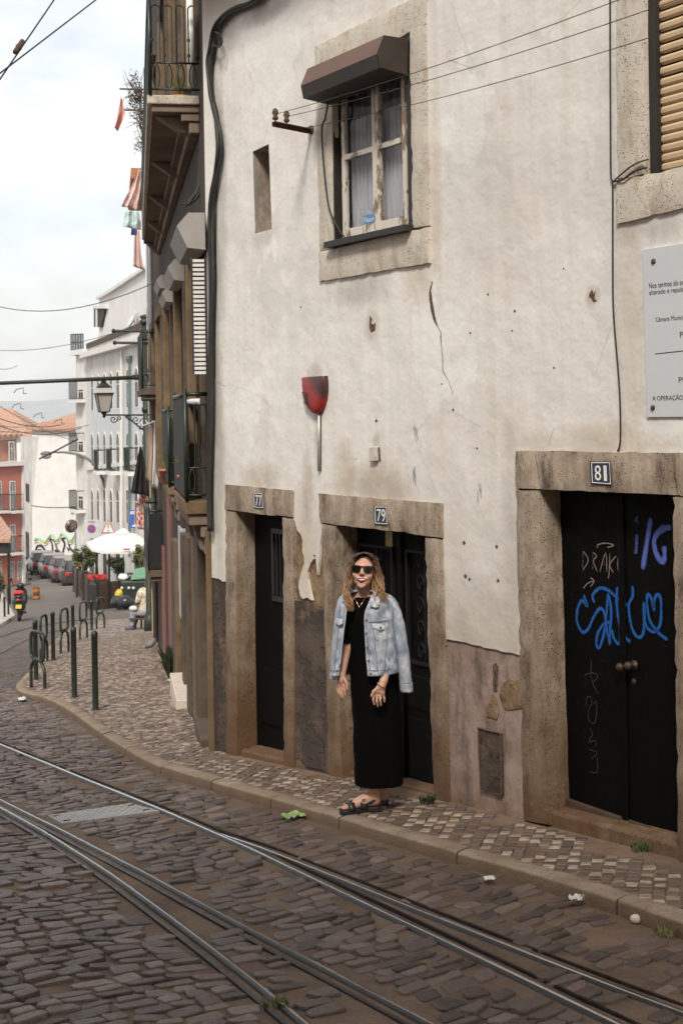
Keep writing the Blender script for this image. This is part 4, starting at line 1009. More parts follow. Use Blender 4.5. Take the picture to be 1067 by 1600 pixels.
for pp in ([(646, 655), (650, 660), (653, 690), (650, 703), (646, 690)], [(643, 722), (646, 720), (649, 742), (653, 758), (655, 762), (651, 760), (646, 745)], [(745, 775), (747, 760), (750, 748), (755, 745), (750, 755), (747, 772)]):
    q_ = [hw(p_, .0025) for p_ in pp]; 
    mb = MB()
    for k in range(7):
        a = np.array(pp[0]) + rnd.random() * (np.array(pp[2]) - np.array(pp[0])) + np.array([rnd.uniform(-2, 4), rnd.uniform(-6, 6)]); b = a + np.array([rnd.uniform(0, 3), rnd.uniform(8, 22)])
        p1, p2 = hw(a, .0025), hw(b, .0025); w_ = rnd.uniform(.002, .005); mb.add([p1 - ALONG * w_, p1 + ALONG * w_, p2 + ALONG * w_ * .5, p2 - ALONG * w_ * .5], [(0, 1, 2, 3)])
    mb.build('scuff', M['scuff_blue'], house)
crack([(340, 596), (352, 604), (362, 601), (380, 607), (400, 615), (415, 628), (427, 640)], .006, M['cement'])
crack([(693, 640), (720, 650), (742, 662), (770, 680), (775, 700)], .004, M['cement'])
crack([(866, 668), (861, 680), (857, 700)], .003, M['cement'])
# ------------------------------------------------------------------ the brown house next door (frame: t downhill, o out of the wall, z up)
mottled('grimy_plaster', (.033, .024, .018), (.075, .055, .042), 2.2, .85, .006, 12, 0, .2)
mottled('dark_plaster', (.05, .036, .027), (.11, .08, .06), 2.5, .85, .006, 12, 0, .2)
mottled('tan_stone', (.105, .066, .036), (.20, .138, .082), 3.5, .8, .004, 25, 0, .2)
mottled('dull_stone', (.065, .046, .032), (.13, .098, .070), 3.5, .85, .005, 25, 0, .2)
mottled('soffit', (.15, .112, .086), (.26, .20, .155), 2.0, .9, .01, 9, 0, .1)
mottled('rose_paint', (.15, .05, .042), (.22, .09, .07), 4, .8, .003, 25)
mottled('yellow_paint', (.58, .42, .16), (.66, .50, .22), 3, .8, .002, 25)
mottled('grey_door', (.36, .36, .40), (.43, .43, .47), 3, .6, .001, 25)
mottled('slat_white', (.60, .58, .55), (.70, .68, .64), 3, .6, 0)
mottled('net_dark', (.004, .0055, .0045), (.010, .012, .010), 22, .8, .003, 60)
mottled('step_marble', (.50, .42, .34), (.60, .52, .44), 5, .6, .002, 30)
mottled('pipe_grey', (.13, .12, .125), (.18, .165, .17), 3, .5, 0)
NRZ = math.atan2(NBD[1], NBD[0])
nb = thing('brown_house', 'narrow soot-brown house with iron balconies and window hoods beside the white house', 'house', HC, NRZ)
TAP = [0, 0]
def N(t, o, z):
    if TAP[1]: o = o * (1 - TAP[1] * (t - TAP[0]))
    return HC + NBD * t + NBN * o + np.array([0, 0, z - HC[2]])
def nt(x, y=900, off=0.0):           # t where the pixel meets the plane `off` outside the neighbour's wall
    q = plane_hit(x, y, HC + NBN * off, NBN) - HC; return q @ NBD
def nz(x, y, off=0.0): return plane_hit(x, y, HC + NBN * off, NBN)[2]
def nbox(mb, t0, t1, o0, o1, z0, z1, mi=0): return mb.box8([N(t0, o0, z0), N(t1, o0, z0), N(t1, o1, z0), N(t0, o1, z0), N(t0, o0, z1), N(t1, o0, z1), N(t1, o1, z1), N(t0, o1, z1)], mi)
gN = lambda t: float(gz(*(N(t, 0, 0)[:2])))
NT_END = 15.2; NTOP = CZ + 8.6
bays = [(.55, 1.75), (3.3, 4.5), (6.6, 7.8), (9.9, 11.1), (12.9, 14.1)]
doors = [(.3, 1.35), (4.2, 5.1), (8.0, 8.9), (11.6, 12.6)]
# wall with real openings: built from strips between the openings
def strip_wall(name, rows, mat):
    mb = MB()
    for t0, t1, z0, z1 in rows: nbox(mb, t0, t1, -.4, 0, z0, z1)
    return mb.build(name, mat, nb)
rows = []; z1a, z1b = CZ - 1.0, CZ + 1.55; z2a, z2b = CZ + 3.25, CZ + 5.6
def cut(openings, za, zb, zlow, zhigh, lowf=None):
    ts = [0.0] + [v for o in openings for v in o] + [NT_END]
    for k in range(0, len(ts), 2): rows.append((ts[k], ts[k + 1], za, zb))
cut(doors, -6, CZ - 1.15 + 0, 0, 0); rows.append((0, NT_END, CZ - 1.15, z1a)); cut(bays, z1a, z1b, 0, 0); rows.append((0, NT_END, z1b, z2a)); cut(bays, z2a, z2b, 0, 0); rows.append((0, NT_END, z2b, NTOP))
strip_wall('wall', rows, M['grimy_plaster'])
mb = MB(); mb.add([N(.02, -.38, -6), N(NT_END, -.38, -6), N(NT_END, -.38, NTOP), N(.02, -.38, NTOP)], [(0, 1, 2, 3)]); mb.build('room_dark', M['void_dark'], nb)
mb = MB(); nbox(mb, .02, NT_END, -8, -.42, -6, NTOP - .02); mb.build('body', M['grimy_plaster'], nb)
mb = MB(); mb.prism([N(-.1, .5, NTOP), N(NT_END + .1, .5, NTOP), N(NT_END + .1, -4, NTOP + 2.2), N(-.1, -4, NTOP + 2.2)], (0, 0, .15)); mb.prism([N(-.1, -8.3, NTOP), N(NT_END + .1, -8.3, NTOP), N(NT_END + .1, -4, NTOP + 2.2), N(-.1, -4, NTOP + 2.2)], (0, 0, .15)); mb.build('roof', M['roof_tile'], nb)
mb = MB()
for o, z in ((.10, NTOP - .42), (.22, NTOP - .28), (.38, NTOP - .14)): nbox(mb, -.02, NT_END, -.1, o, z, z + .137)
mb.build('cornice', M['dull_stone'], nb)
for (t0, t1), k in zip(bays + bays, range(10)):
    za, zb = (z1a, z1b) if k < 5 else (z2a, z2b); w = MB.__call__() if False else None
    wd = bpy.data.objects.new('window', None); COL.objects.link(wd); wd.parent = nb; MW[wd.name] = MW[nb.name]
    for name, a, b, o, mt in (('jamb', t0 - .13, t0, .045, 'dull_stone'), ('jamb', t1, t1 + .13, .085, 'tan_stone')):
        mb = MB(); nbox(mb, a, b, -.12, o, za - .02, zb); mb.build(name, M[mt], wd, bevel=.02)
    mb = MB(); nbox(mb, t0 - .13, t1 + .13, -.12, .085, zb, zb + .16); mb.build('lintel', M['dull_stone'], wd, bevel=.01)
    fr = MB(); y = -.16
    nbox(fr, t0, t0 + .06, y - .05, y, za, zb); nbox(fr, t1 - .06, t1, y - .05, y, za, zb); nbox(fr, (t0 + t1) / 2 - .04, (t0 + t1) / 2 + .04, y - .052, y - .002, za, zb)
    for zz in (za + .0, za + (zb - za) * .4, zb - .07): nbox(fr, t0 + .06, (t0 + t1) / 2 - .04, y - .048, y - .004, zz, zz + .07); nbox(fr, (t0 + t1) / 2 + .04, t1 - .06, y - .048, y - .004, zz, zz + .07)
    fo_ = fr.build('sash', M['white_wood'], wd)
    mb = MB(); mb.add([N(t0 + .05, y - .025, za), N(t1 - .05, y - .025, za), N(t1 - .05, y - .025, zb), N(t0 + .05, y - .025, zb)], [(0, 1, 2, 3)]); mb.build('pane', M['glass_dark'], fo_)
# hoods over the first-floor windows: each placed so its near end shows where the photograph has it
def nb_hood(tn, length, zt, out, mats, sc=1.0):
    h = bpy.data.objects.new('window_hood', None); COL.objects.link(h); h.parent = nb; MW[h.name] = MW[nb.name]
    prof = [(.02, 0), (out * .62, .0), (out, -.13 * sc), (out * .66, -.34 * sc), (.02, -.36 * sc)]
    hood(h, lambda x, y, z: N(x, -y, z), tn, tn + length, zt, prof, mats)
WH = (M['hood_white'], M['hood_white']); WD_ = WH
for xr, yt, xl, dk in ((324, 333, 277, 1), (291, 405, 263, 1), (273, 449, 254, 1), (262, 430, 245, 0)):
    tn = nt(xr, yt); Y = N(tn, 0, 0)[1]; out = (xr - xl) / (F / Y)
    nb_hood(tn, 1.35, nz(xr, yt), out, WD_ if dk else WH, out / .30)
# an open louvred shutter by the nearest window
mb = MB(); ta = nt(326, 500); zt_, zb_ = nz(326, 400), nz(326, 585)
lv = bpy.data.objects.new('louvred_shutter', None); COL.objects.link(lv); lv.parent = nb; MW[lv.name] = MW[nb.name]
for k in range(26):
    z = zb_ + (zt_ - zb_) * k / 26; nbox(mb, ta - .012, ta + .015, .03, .13, z, z + (zt_ - zb_) / 26 * .62)
mb.build('slats', M['slat_white'], lv)
mb = MB(); nbox(mb, ta - .018, ta + .02, .015, .03, zb_, zt_); nbox(mb, ta - .018, ta + .02, .13, .145, zb_, zt_); mb.build('stile', M['dark_wood'], lv)
# vertical strips of the ground floor: door frames, doors, steps, painted bands
def vstrip(name, x0, x1, ytop, mat, o1=.05, o0=-.15, par=None, ybot=None):
    t0, t1 = max(.03, nt(x1)), max(.12, nt(x0)); mb = MB(); zt = nz((x0 + x1) / 2, ytop)
    zb = gN((t0 + t1) / 2) - .25 if ybot is None else nz((x0 + x1) / 2, ybot)
    nbox(mb, t0, t1, o0, o1, zb, zt); return mb.build(name, M[mat], par or nb, bevel=.008)
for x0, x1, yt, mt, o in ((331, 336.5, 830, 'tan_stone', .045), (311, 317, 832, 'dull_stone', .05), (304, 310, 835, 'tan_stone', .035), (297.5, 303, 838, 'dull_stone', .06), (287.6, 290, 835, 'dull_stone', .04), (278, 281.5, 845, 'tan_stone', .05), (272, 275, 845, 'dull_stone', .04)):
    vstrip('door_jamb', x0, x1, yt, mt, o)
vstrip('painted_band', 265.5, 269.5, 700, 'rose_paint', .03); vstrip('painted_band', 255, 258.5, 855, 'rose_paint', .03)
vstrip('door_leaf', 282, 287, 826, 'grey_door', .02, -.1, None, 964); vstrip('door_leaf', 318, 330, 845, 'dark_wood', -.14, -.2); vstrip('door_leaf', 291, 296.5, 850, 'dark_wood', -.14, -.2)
def step(x0, x1, mat, o=.16, h=.13):
    t0, t1 = nt(x1, 1100), nt(x0, 1100); mb = MB(); za, zb = gN(t0), gN(t1)
    mb.box8([N(t0, -.1, za - .3), N(t1, -.1, zb - .3), N(t1, o, zb - .3), N(t0, o, za - .3), N(t0, -.1, za + h), N(t1, -.1, za + h), N(t1, o, za + h), N(t0, o, za + h)]); mb.build('door_step', M[mat], nb, bevel=.012)
step(320, 331, 'dull_stone', .10, .06); step(288, 300, 'step_marble', .17, .10); step(307, 313, 'dull_stone', .05, .06)
# downpipe
dp = MB(); t_ = nt(249, 1000); dp.tube([N(t_, .06, gN(t_) + .12), N(t_, .06, CZ + 6.5)], .05, 8); dp.tube([N(t_, .06, gN(t_) + .16), N(t_, .16, gN(t_) + .05), N(t_, .26, gN(t_) + .05)], .055, 8)
tag(dp.build('downpipe', M['pipe_grey'], None, True), 'dark grey rain downpipe on the far end of the brown house', 'pipe')
wp = MB(); wp.tube([N(.75, .06, CZ + 3.05), N(.75, .06, CZ + 3.95)], .035, 8); wp.lathe(N(.75, .06, CZ + 3.95), [(.035, 0), (.05, .0), (.05, .03), (.001, .035)], 8)
tag(wp.build('white_downpipe', M['white_enamel'], None, True), 'short white plastic pipe at the corner under the cable bundle', 'pipe')
# long upper balcony
def balcony(label, t0, t1, out, ztop, th, name='balcony', corbels=3, mat='dull_stone', under='soffit'):
    b = thing(name, None, None, HC, NRZ); b.location = (0, 0, 0); b.rotation_euler = (0, 0, 0); b.parent = nb
    mb = MB(); nbox(mb, t0, t1, 0.0, out, ztop - th * .55, ztop); mb.build('slab', M[mat], b, bevel=.012)
    mb = MB(); nbox(mb, t0 + .03, t1 - .03, .0, out - .04, ztop - th, ztop - th * .55 - .002); nbox(mb, t0 + .05, t1 - .05, 0, out * .35, ztop - th * 1.5, ztop - th - .002); nbox(mb, t0 + .07, t1 - .07, 0, out * .2, ztop - th * 2.2, ztop - th * 1.5 - .002); mb.build('soffit', M[under], b, bevel=.01)
    for k in range(corbels):
        t = t0 + .25 + (t1 - t0 - .5) * k / max(1, corbels - 1); mb = MB()
        mb.prism([N(t - .07, .03, ztop - th * 2.2), N(t - .07, out * .36, ztop - th * 2.0), N(t - .07, out - .08, ztop - th - .004), N(t - .07, .03, ztop - th - .004)], NBD * .14); mb.build('corbel', M[under], b, bevel=.01)
    return b
def railing(b, t0, t1, out, z0, h, end_style, net=False, step_=.115):
    iron = M['iron_green']; rl_ = bpy.data.objects.new('railing', None); COL.objects.link(rl_); rl_.parent = b; MW[rl_.name] = MW[nb.name]
    fr = MB(); zt = z0 + h
    for zz, r in ((z0 + .05, .012), (z0 + .29, .010), (zt, .020)):
        fr.tube([N(t0, .0, zz), N(t0, out, zz), N(t1, out, zz), N(t1, .0, zz)], r, 6)
    for t, o in ((t0, out), (t1, out)): fr.tube([N(t, o, z0), N(t, o, zt + .05)], .018, 6)
    fr.build('rail_frame', iron, rl_, True)
    bars = MB(); k = 0; t = t0 + .06
    while t < t1 - .03:
        bars.tube([N(t, out, z0 + .05), N(t, out, zt)], .007, 4); t += step_
    bars.build('front_bars', iron, rl_)
    n = 4 if out > .3 else 2; w = out / n
    for t in (t0, t1):
        e = MB()
        for i in range(n):
            a, c = out * i / n + .02, out * (i + 1) / n - .02; m = (a + c) / 2; r = (c - a) / 2
            e.tube([N(t, a, z0 + .29), N(t, a, zt - .12)] + [N(t, m - r * math.cos(q_), zt - .12 + r * math.sin(q_)) for q_ in np.linspace(.3, math.pi - .3, 7)] + [N(t, c, zt - .12), N(t, c, z0 + .29)], .0075, 5)
            e.tube([N(t, m + .9 * r * math.cos(q_), z0 + .17 + .11 * math.sin(q_)) for q_ in np.linspace(0, 2 * math.pi, 13)], .007, 5)
            for zz in (z0 + .5, z0 + .36): e.lathe(N(t, c, zz), [(.007, -.015), (.014, -.012), (.014, .012), (.007, .015)], 6)
        e.build('end_scrolls', iron, rl_)
    if net:
        mb = MB(); nbox(mb, t0 + .02, t1 - .02, out + .012, out + .018, z0 + .03, zt - .04); mb.build('net_screen', M['net_dark'], rl_)
t0u = nt(312, 160); Yu = N(t0u, 0, 0)[1]; outu = 81 / (F / Yu); zu = CZ + (646 + .0172 * 262 - 150) / F * (Yu - .0)
TAP[:] = [t0u, .04]
b1 = balcony('', t0u, 10.6, outu, zu, .15, corbels=5, mat='stone_pale'); railing(b1, t0u, 10.6, outu - .03, zu, .90, 0)
TAP[:] = [0, 0]
t0l = nt(328, 800); Yl = N(t0l, 0, 0)[1]; outl = .22; zl = CZ - (782 - 649.5) / F * Yl
b2 = balcony('', t0l, t0l + 2.0, outl, zl, .22, corbels=2, mat='tan_stone'); railing(b2, t0l, t0l + 2.0, outl - .02, zl, .94, 0, True)
t0m = nt(282, 770); Ym = N(t0m, 0, 0)[1]; zm = CZ - (760 - 650.5) / F * Ym
b3 = balcony('', t0m, t0m + 1.6, .15, zm, .2, corbels=2, mat='tan_stone'); railing(b3, t0m, t0m + 1.6, .13, zm, .95, 0, True)
# window boxes and litter on the near balcony
# -- the narrow yellow house beyond, with its balconies
yh = thing('yellow_house', 'narrow yellow house just beyond the brown house, behind the green pole', 'house', N(NT_END, 0, HC[2]), NRZ)
mb = MB(); nbox(mb, NT_END + .03, 19.5, -8, -.02, -8, CZ + 4.6); mb.build('wall', M['yellow_paint'], yh)
mb = MB(); nbox(mb, NT_END + .03, 19.6, -8, .35, CZ + 4.6, CZ + 4.8); mb.build('roof', M['roof_tile'], yh)
for za, zb in ((CZ - 3.6, CZ - 1.7), (CZ - 1.0, CZ + 1.0), (CZ + 1.7, CZ + 3.7)):
    w_ = bpy.data.objects.new('window', None); COL.objects.link(w_); w_.parent = yh; MW[w_.name] = MW[yh.name]
    mb = MB(); nbox(mb, 16.6, 17.8, -.02, .03, za, zb); mb.build('frame', M['dull_stone'], w_); mb = MB(); nbox(mb, 16.75, 17.65, -.01, .04, za + .1, zb - .1); mb.build('pane', M['glass_dark'], w_)
for name, zz, out, x0, x1, net in (('balcony', CZ - 2.55, .27, 233, 262, True), ('balcony', CZ + .5, .30, 231, 260, False)):
    ta = nt(262, 840); bb = thing(name, None, None, N(NT_END, 0, HC[2]), NRZ); bb.location = (0, 0, 0); bb.rotation_euler = (0, 0, 0)
    par = nb; bb.parent = par; MW[bb.name] = MW[nb.name]; ta = 11.4 if net else 12.6
    mb = MB(); nbox(mb, ta, ta + 2.4, 0, out, zz - .12, zz); nbox(mb, ta + .05, ta + 2.3, 0, out - .06, zz - .2, zz - .122); mb.build('slab', M['dull_stone'], bb, bevel=.01)
    railing(bb, ta, ta + 2.4, out - .03, zz, .98, 0, net)
    if net:
        mb = MB(); nbox(mb, ta - .012, ta - .006, .02, out - .03, zz + .02, zz + .93); mb.build('side_screen', M['net_dark'], bb)
# fill side panel of the near balcony with its net
mb = MB(); nbox(mb, t0l + .3, t0l + .306, .02, outl - .03, zl + .03, zl + .5); mb.build('reed_mat', M['bark'], b2)
# ------------------------------------------------------------------ houses, hills and planting down the street
mottled('white_wall', (.66, .645, .61), (.76, .745, .71), 1.2, .9, .004, 8)
mottled('grey_white_wall', (.62, .60, .565), (.76, .74, .70), .9, .9, .004, 8)
mottled('pale_tile', (.50, .535, .54), (.60, .63, .63), 2.0, .6, .002, 20)
mottled('red_wall', (.43, .15, .11), (.50, .19, .145), 1.0, .9, .004, 8)
mottled('pink_tile', (.52, .27, .20), (.60, .33, .25), 2.0, .8, .004, 8)
mottled('trim_white', (.66, .64, .60), (.74, .72, .68), 2.0, .7, 0)
mottled('far_glass', (.14, .145, .15), (.26, .265, .27), 1.0, .6, 0, 1, 0, .2)
mottled('shadow_glass', (.05, .046, .043), (.10, .09, .08), 1.0, .9, 0, 1, 0, .1)
mottled('hill', (.26, .29, .30), (.38, .39, .39), .01, 1, 0, 1, 0, 0)
mottled('hill_houses', (.42, .38, .33), (.55, .50, .44), .02, 1, 0, 1, 0, 0)
t = NT('streaked_facade'); a = t.noise(.8, 5, .65); b = t.noise(1, 5, .65, t.co((2.5, 2.5, .16))); c = t.mix(t.ramp(a, [(.4, 0), (.65, 1)]), (.56, .54, .50), (.72, .70, .665)); c = t.mix(t.ramp(b, [(.50, 0), (.70, .6)]), c, (.36, .33, .29)); M['grey_white_wall'] = t.fin(c, .9)
t = NT('clay_tiles'); x = t.sep(); a = t.noise(3, 5, .6); wv = t.n('TexWave'); wv.inputs['Scale'].default_value = 1.3; wv.bands_direction = 'X'; t.l(t.co(), wv.inputs['Vector'])
M['clay_tiles'] = t.fin(t.mix(a, (.33, .18, .12), (.54, .34, .245)), .8, t.bump(wv.outputs['Fac'], .06), 0, .2)
def P(x, y, Y): return at(x, y, Y)
class Face:
    """vertical wall plane between two pixel columns at two depths"""
    def __init__(s, xa, Ya, xb, Yb, yref=800):
        s.a = at(xa, yref, Ya); s.b = at(xb, yref, Yb); s.d = s.b - s.a; s.d[2] = 0; s.L = np.linalg.norm(s.d); s.d /= s.L
        s.n = np.array([s.d[1], -s.d[0], 0]); 
        if np.dot(s.n, s.a) > 0: s.n = -s.n
    def hit(s, x, y, o=0.0): return plane_hit(x, y, s.a + s.n * o, s.n)
    def quad(s, mb, pix, o0, o1): 
        q = [s.hit(px, py) for px, py in pix]; q = [p + s.n * o0 for p in q]; return mb.prism(q, s.n * (o1 - o0))
def empty_part(name, parent): 
    o = bpy.data.objects.new(name, None); COL.objects.link(o); o.parent = parent; MW[o.name] = MW[parent.name]; return o
def face_window(par, fc, x0, x1, y0, y1, frame='trim_white', pane='far_glass', balc=False, arch=False, slope=0.0, fw=.12):
    w = empty_part('window', par)
    q0 = fc.hit(x0, y0); q1 = fc.hit(x1, y1); l = np.dot(q1 - q0, fc.d); zt, zb = q0[2], q1[2]; a = q0.copy(); a[2] = 0
    def Q(u, z, o): r = a + fc.d * (u) + fc.n * o; r[2] = z; return r
    sg = 1 if l > 0 else -1; l = abs(l); W = lambda u, z, o: Q(sg * u, z, o)
    def outline(e, top):
        pts = [(e, zb + e * .5), (l - e, zb + e * .5)]
        if arch: pts += [(l / 2 + (l / 2 - e) * math.cos(k), zt - l / 2 + (l / 2 - e) * math.sin(k)) for k in np.linspace(0, math.pi, 9)]
        else: pts += [(l - e, zt - e), (e, zt - e)]
        return pts
    mb = MB(); mb.prism([W(u, z, .0) for u, z in outline(0, 0)], fc.n * .022); mb.build('frame', M[frame], w)
    mb = MB(); mb.prism([W(u, z, .020) for u, z in outline(min(fw, l * .12), 0)], fc.n * .005); mb.build('pane', M[pane], w)
    mb = MB(); mb.prism([W(l / 2 - .018, zb + .1, .0255), W(l / 2 + .018, zb + .1, .0255), W(l / 2 + .018, zt - .16, .0255), W(l / 2 - .018, zt - .16, .0255)], fc.n * .004)
    zz = zb + (zt - zb) * .62; mb.prism([W(.1, zz, .026), W(l - .1, zz, .026), W(l - .1, zz + .04, .026), W(.1, zz + .04, .026)], fc.n * .003); mb.build('glazing_bar', M[frame], w)
    if balc:
        b = empty_part('balcony', par); mb = MB(); zc = zb - .02
        mb.prism([W(-.25, zc - .14, .02), W(l + .25, zc - .14, .02), W(l + .25, zc, .02), W(-.25, zc, .02)], fc.n * .45); mb.build('slab', M['trim_white'], b)
        mb = MB()
        for zq in (zc + .06, zc + .95): mb.tube([W(-.2, zq, .05), W(-.2, zq, .42), W(l + .2, zq, .42), W(l + .2, zq, .05)], .02, 4)
        n = int((l + .4) / .11)
        for k in range(n + 1): u = -.2 + (l + .4) * k / n; mb.tube([W(u, zc + .06, .42), W(u, zc + .95, .42)], .013, 4)
        mb.build('railing', M['iron_green'], b)
    return w
# hills beyond the river
mb = MB(); n = 90; front = []; top = []; back = []
for i in range(n + 1):
    x = -3200 + 5200 * i / n; h = CZ + 34 + 20 * (fbm(x * .0011, 3) + .5) + 6 * fbm(x * .006, 9); top.append((x, 3400, h)); front.append((x, 2500, -60)); back.append((x, 3900, h - 90))
mb.add(front + top + back, [(i, i + 1, n + 2 + i, n + 1 + i) for i in range(n)] + [(n + 1 + i, n + 2 + i, 2 * n + 3 + i, 2 * n + 2 + i) for i in range(n)]); tag(mb.build('hills', M['hill'], None, True), kind='structure')

# -- tall white house with arched windows
fm = Face(137, 70, 240, 53.2); cz = fm.a
tw = thing('apartment_house', 'tall pale house with rows of arched windows and a white attic behind the lantern', 'house', (fm.a[0], fm.a[1], float(gz(fm.a[0], fm.a[1])) - .2))
fl = Face(119.5, 71.5, 137, 70)
def solid(face, pix, depth, name, mat, parent, o=0.0):
    q = [face.hit(x, y) + face.n * o for x, y in pix]; mb = MB(); mb.prism(q, -face.n * depth); return mb.build(name, mat, parent)
solid(fm, [(137, 545), (242, 500), (242, 980), (137, 925)], 8, 'wall', M['grey_white_wall'], tw)
solid(fl, [(119.5, 552), (137.2, 548), (137.2, 930), (119.5, 930)], 5, 'wall', M['grey_white_wall'], tw, .01)
solid(fm, [(141, 600), (229, 583), (229, 710), (141, 722)], .02, 'tile_cladding', M['pale_tile'], tw, .006)
solid(fm, [(135, 560), (242, 531), (242, 522), (135, 552)], .5, 'cornice', M['trim_white'], tw, .32)
solid(fm, [(137, 545), (242, 505), (242, 496), (137, 537)], .3, 'parapet', M['dull_stone'], tw, .06)
solid(fm, [(137, 735), (242, 722), (242, 716), (137, 729)], .1, 'string_course', M['trim_white'], tw, .08)
solid(fl, [(117, 556), (138, 553), (138, 545), (117, 548)], .3, 'cornice', M['trim_white'], tw, .25)
solid(fm, [(139, 537), (144, 520), (144, 467), (164, 455), (246, 400), (246, 497)], 5, 'attic', M['white_wall'], tw, -.35)
solid(fm, [(143.5, 468), (144, 464), (163, 452.5), (246, 396), (246, 401), (164, 457)], 5.4, 'attic_roof', M['trim_white'], tw, -.2)
dm = empty_part('dormer', tw); solid(fm, [(139, 480), (156.5, 480), (150, 511), (139, 511)], .3, 'glazing', M['shadow_glass'], dm, -.25); solid(fm, [(138, 482), (158, 482), (158, 478), (138, 478)], .4, 'dormer_frame', M['trim_white'], dm, -.2); solid(fm, [(142.5, 481), (144.5, 481), (144.5, 511), (142.5, 511)], .05, 'dormer_bar', M['trim_white'], dm, -.22)
mb = MB(); tp = [fl.hit(x, 549) for x in (117.5, 121, 125, 129, 133, 137)]
for q in tp: mb.tube([q + fl.n * .2, q + fl.n * .2 + np.array([0, 0, .85])], .02, 4)
for z in (.06, .45, .85): mb.tube([tp[0] + fl.n * .2 + np.array([0, 0, z]), tp[-1] + fl.n * .2 + np.array([0, 0, z])], .025, 4)
for k in range(26): q = tp[0] + (tp[-1] - tp[0]) * k / 25 + fl.n * .2; mb.tube([q, q + np.array([0, 0, .85])], .008, 4)
mb.build('terrace_railing', M['iron_green'], tw)
cols = [(145.4, 2.6), (154.6, 2.6), (164.6, 2.9), (174.8, 3.1), (185.4, 3.3), (201, 3.6), (214.5, 3.8), (226, 4)]
for k, (x, w) in enumerate(cols):
    w *= 1.75
    f = (x - 145) / 81
    face_window(tw, fm, x - w / 2, x + w / 2, 586 - 16 * f, 642 - 6 * f, 'trim_white', 'shadow_glass', False, True)
    face_window(tw, fm, x - w / 2, x + w / 2, 675 - 2 * f, 735 + 2 * f, 'trim_white', 'shadow_glass', k in (2, 4, 6), True)
    face_window(tw, fm, x - w / 2, x + w / 2, 762, 815 + 8 * f, 'trim_white', 'shadow_glass', False, k % 3 != 2)
    if k % 2 == 0: face_window(tw, fm, x - w / 2 - .5, x + w / 2 + .5, 838 + 2 * f, 902 + 12 * f, 'dull_stone', 'shadow_glass', False, True)
for y0, y1 in ((606, 624), (687, 706), (772, 796)): face_window(tw, fl, 123, 132, y0, y1, 'trim_white', 'shadow_glass', True)
mb = MB(); pts = [fm.hit(193.5, y) + fm.n * .08 for y in (545, 700, 900)]; mb.tube(pts, .06, 6); mb.build('rain_pipe', M['trim_white'], tw)
mb = MB(); pts = [fm.hit(206.5, y) + fm.n * .1 for y in (568, 700, 870)]; mb.tube(pts, .06, 6); mb.lathe(fm.hit(206.5, 568) + fm.n * .1, [(.07, 0), (.17, .2), (.17, .3), (.02, .32)], 8)
mottled('green_pipe', (.11, .16, .16), (.15, .20, .195), 3, .6, 0); mb.build('rain_pipe', M['green_pipe'], tw)
ds = fm.hit(203, 500) - fm.n * .2; mb = MB(); mb.lathe(ds, [(.02, 0), (.28, .06), (.40, .16), (.38, .17), (.25, .09), (.01, .03)], 14, 0, tuple(fm.n * .9 + np.array([.2, 0, .3]))); mb.tube([ds, ds + np.array([0, 0, -.5])], .025, 5)
tag(mb.build('satellite_dish', M['sign_grey'], None, True), 'small grey satellite dish on the white attic far down the street', 'satellite dish')

# -- white house with the graffiti
fg = Face(51, 101, 126, 98)
gh = thing('graffiti_house', 'plain white house end wall with curly graffiti behind the parked cars', 'house', (fg.a[0], fg.a[1], float(gz(fg.a[0], fg.a[1])) - .2))
solid(fg, [(51, 671), (128, 674), (128, 940), (51, 940)], 9, 'wall', M['white_wall'], gh)
mb = MB(); a, b = fg.hit(47, 671), fg.hit(130, 674); up = np.array([0, 0, .75]); mb.prism([a + fg.n * .35, b + fg.n * .35, b - fg.n * 4.5 + up * 1.4, a - fg.n * 4.5 + up * 1.4], (0, 0, .14))
mb.build('roof', M['clay_tiles'], gh)
for k in range(34):
    q = a + (b - a) * (k + .5) / 34 + fg.n * .34; rt = MB(); rt.tube([q + np.array([0, 0, .10]), q - fg.n * 1.6 + up * .5 + np.array([0, 0, .12])], .07, 6); rt.build('roof_tile', M['clay_tiles'], gh)
solid(fg, [(97, 641), (114, 643), (114, 676), (97, 676)], .9, 'chimney', M['white_wall'], gh, -3.0)
g0 = [[(56, 868), (58, 855), (64, 852), (70, 858), (74, 868)], [(74, 868), (82, 866), (82, 850), (78, 842), (86, 845), (90, 858), (98, 866)], [(98, 866), (102, 850), (98, 842), (106, 842), (110, 856), (118, 864)]]
def wall_strokes(fc, polys, w, mat, parent, name, o=.012):
    mb = MB()
    for poly in polys:
        pts = smooth_pts([fc.hit(x, y, o) for x, y in poly], 5); mb.tube([p for p in pts], w, 4)
    return mb.build(name, mat, parent)
mottled('spray_green', (.20, .42, .30), (.30, .52, .38), 6, .8, 0); mottled('spray_yellow', (.55, .47, .08), (.62, .54, .12), 6, .8, 0); mottled('spray_white', (.62, .64, .68), (.70, .71, .74), 4, .8, 0)
wv_ = [(55, 846), (60, 843), (66, 846), (72, 849), (77, 842), (82, 838), (88, 845), (93, 844), (97, 836), (103, 839), (108, 845), (113, 846), (118, 838)]
wall_strokes(fg, [[(x, y - 2) for x, y in wv_]], .10, M['spray_green'], gh, 'graffiti_green', .004)
wall_strokes(fg, [[(x, y + 0) for x, y in wv_]], .07, M['spray_yellow'], gh, 'graffiti_yellow', .02)
wall_strokes(fg, [[(x, y + 3) for x, y in wv_]], .05, M['spray_white'], gh, 'graffiti_white', .03)
wall_strokes(fg, g0, .075, M['ink'], gh, 'graffiti_black', .03)
for pix in ([(59, 858), (66, 858), (65, 862), (60, 862)], [(86, 858), (96, 862), (92, 866), (87, 864)], [(104, 854), (110, 858), (108, 862)]): solid(fg, pix, .02, 'graffiti_black', M['ink'], gh, .02)
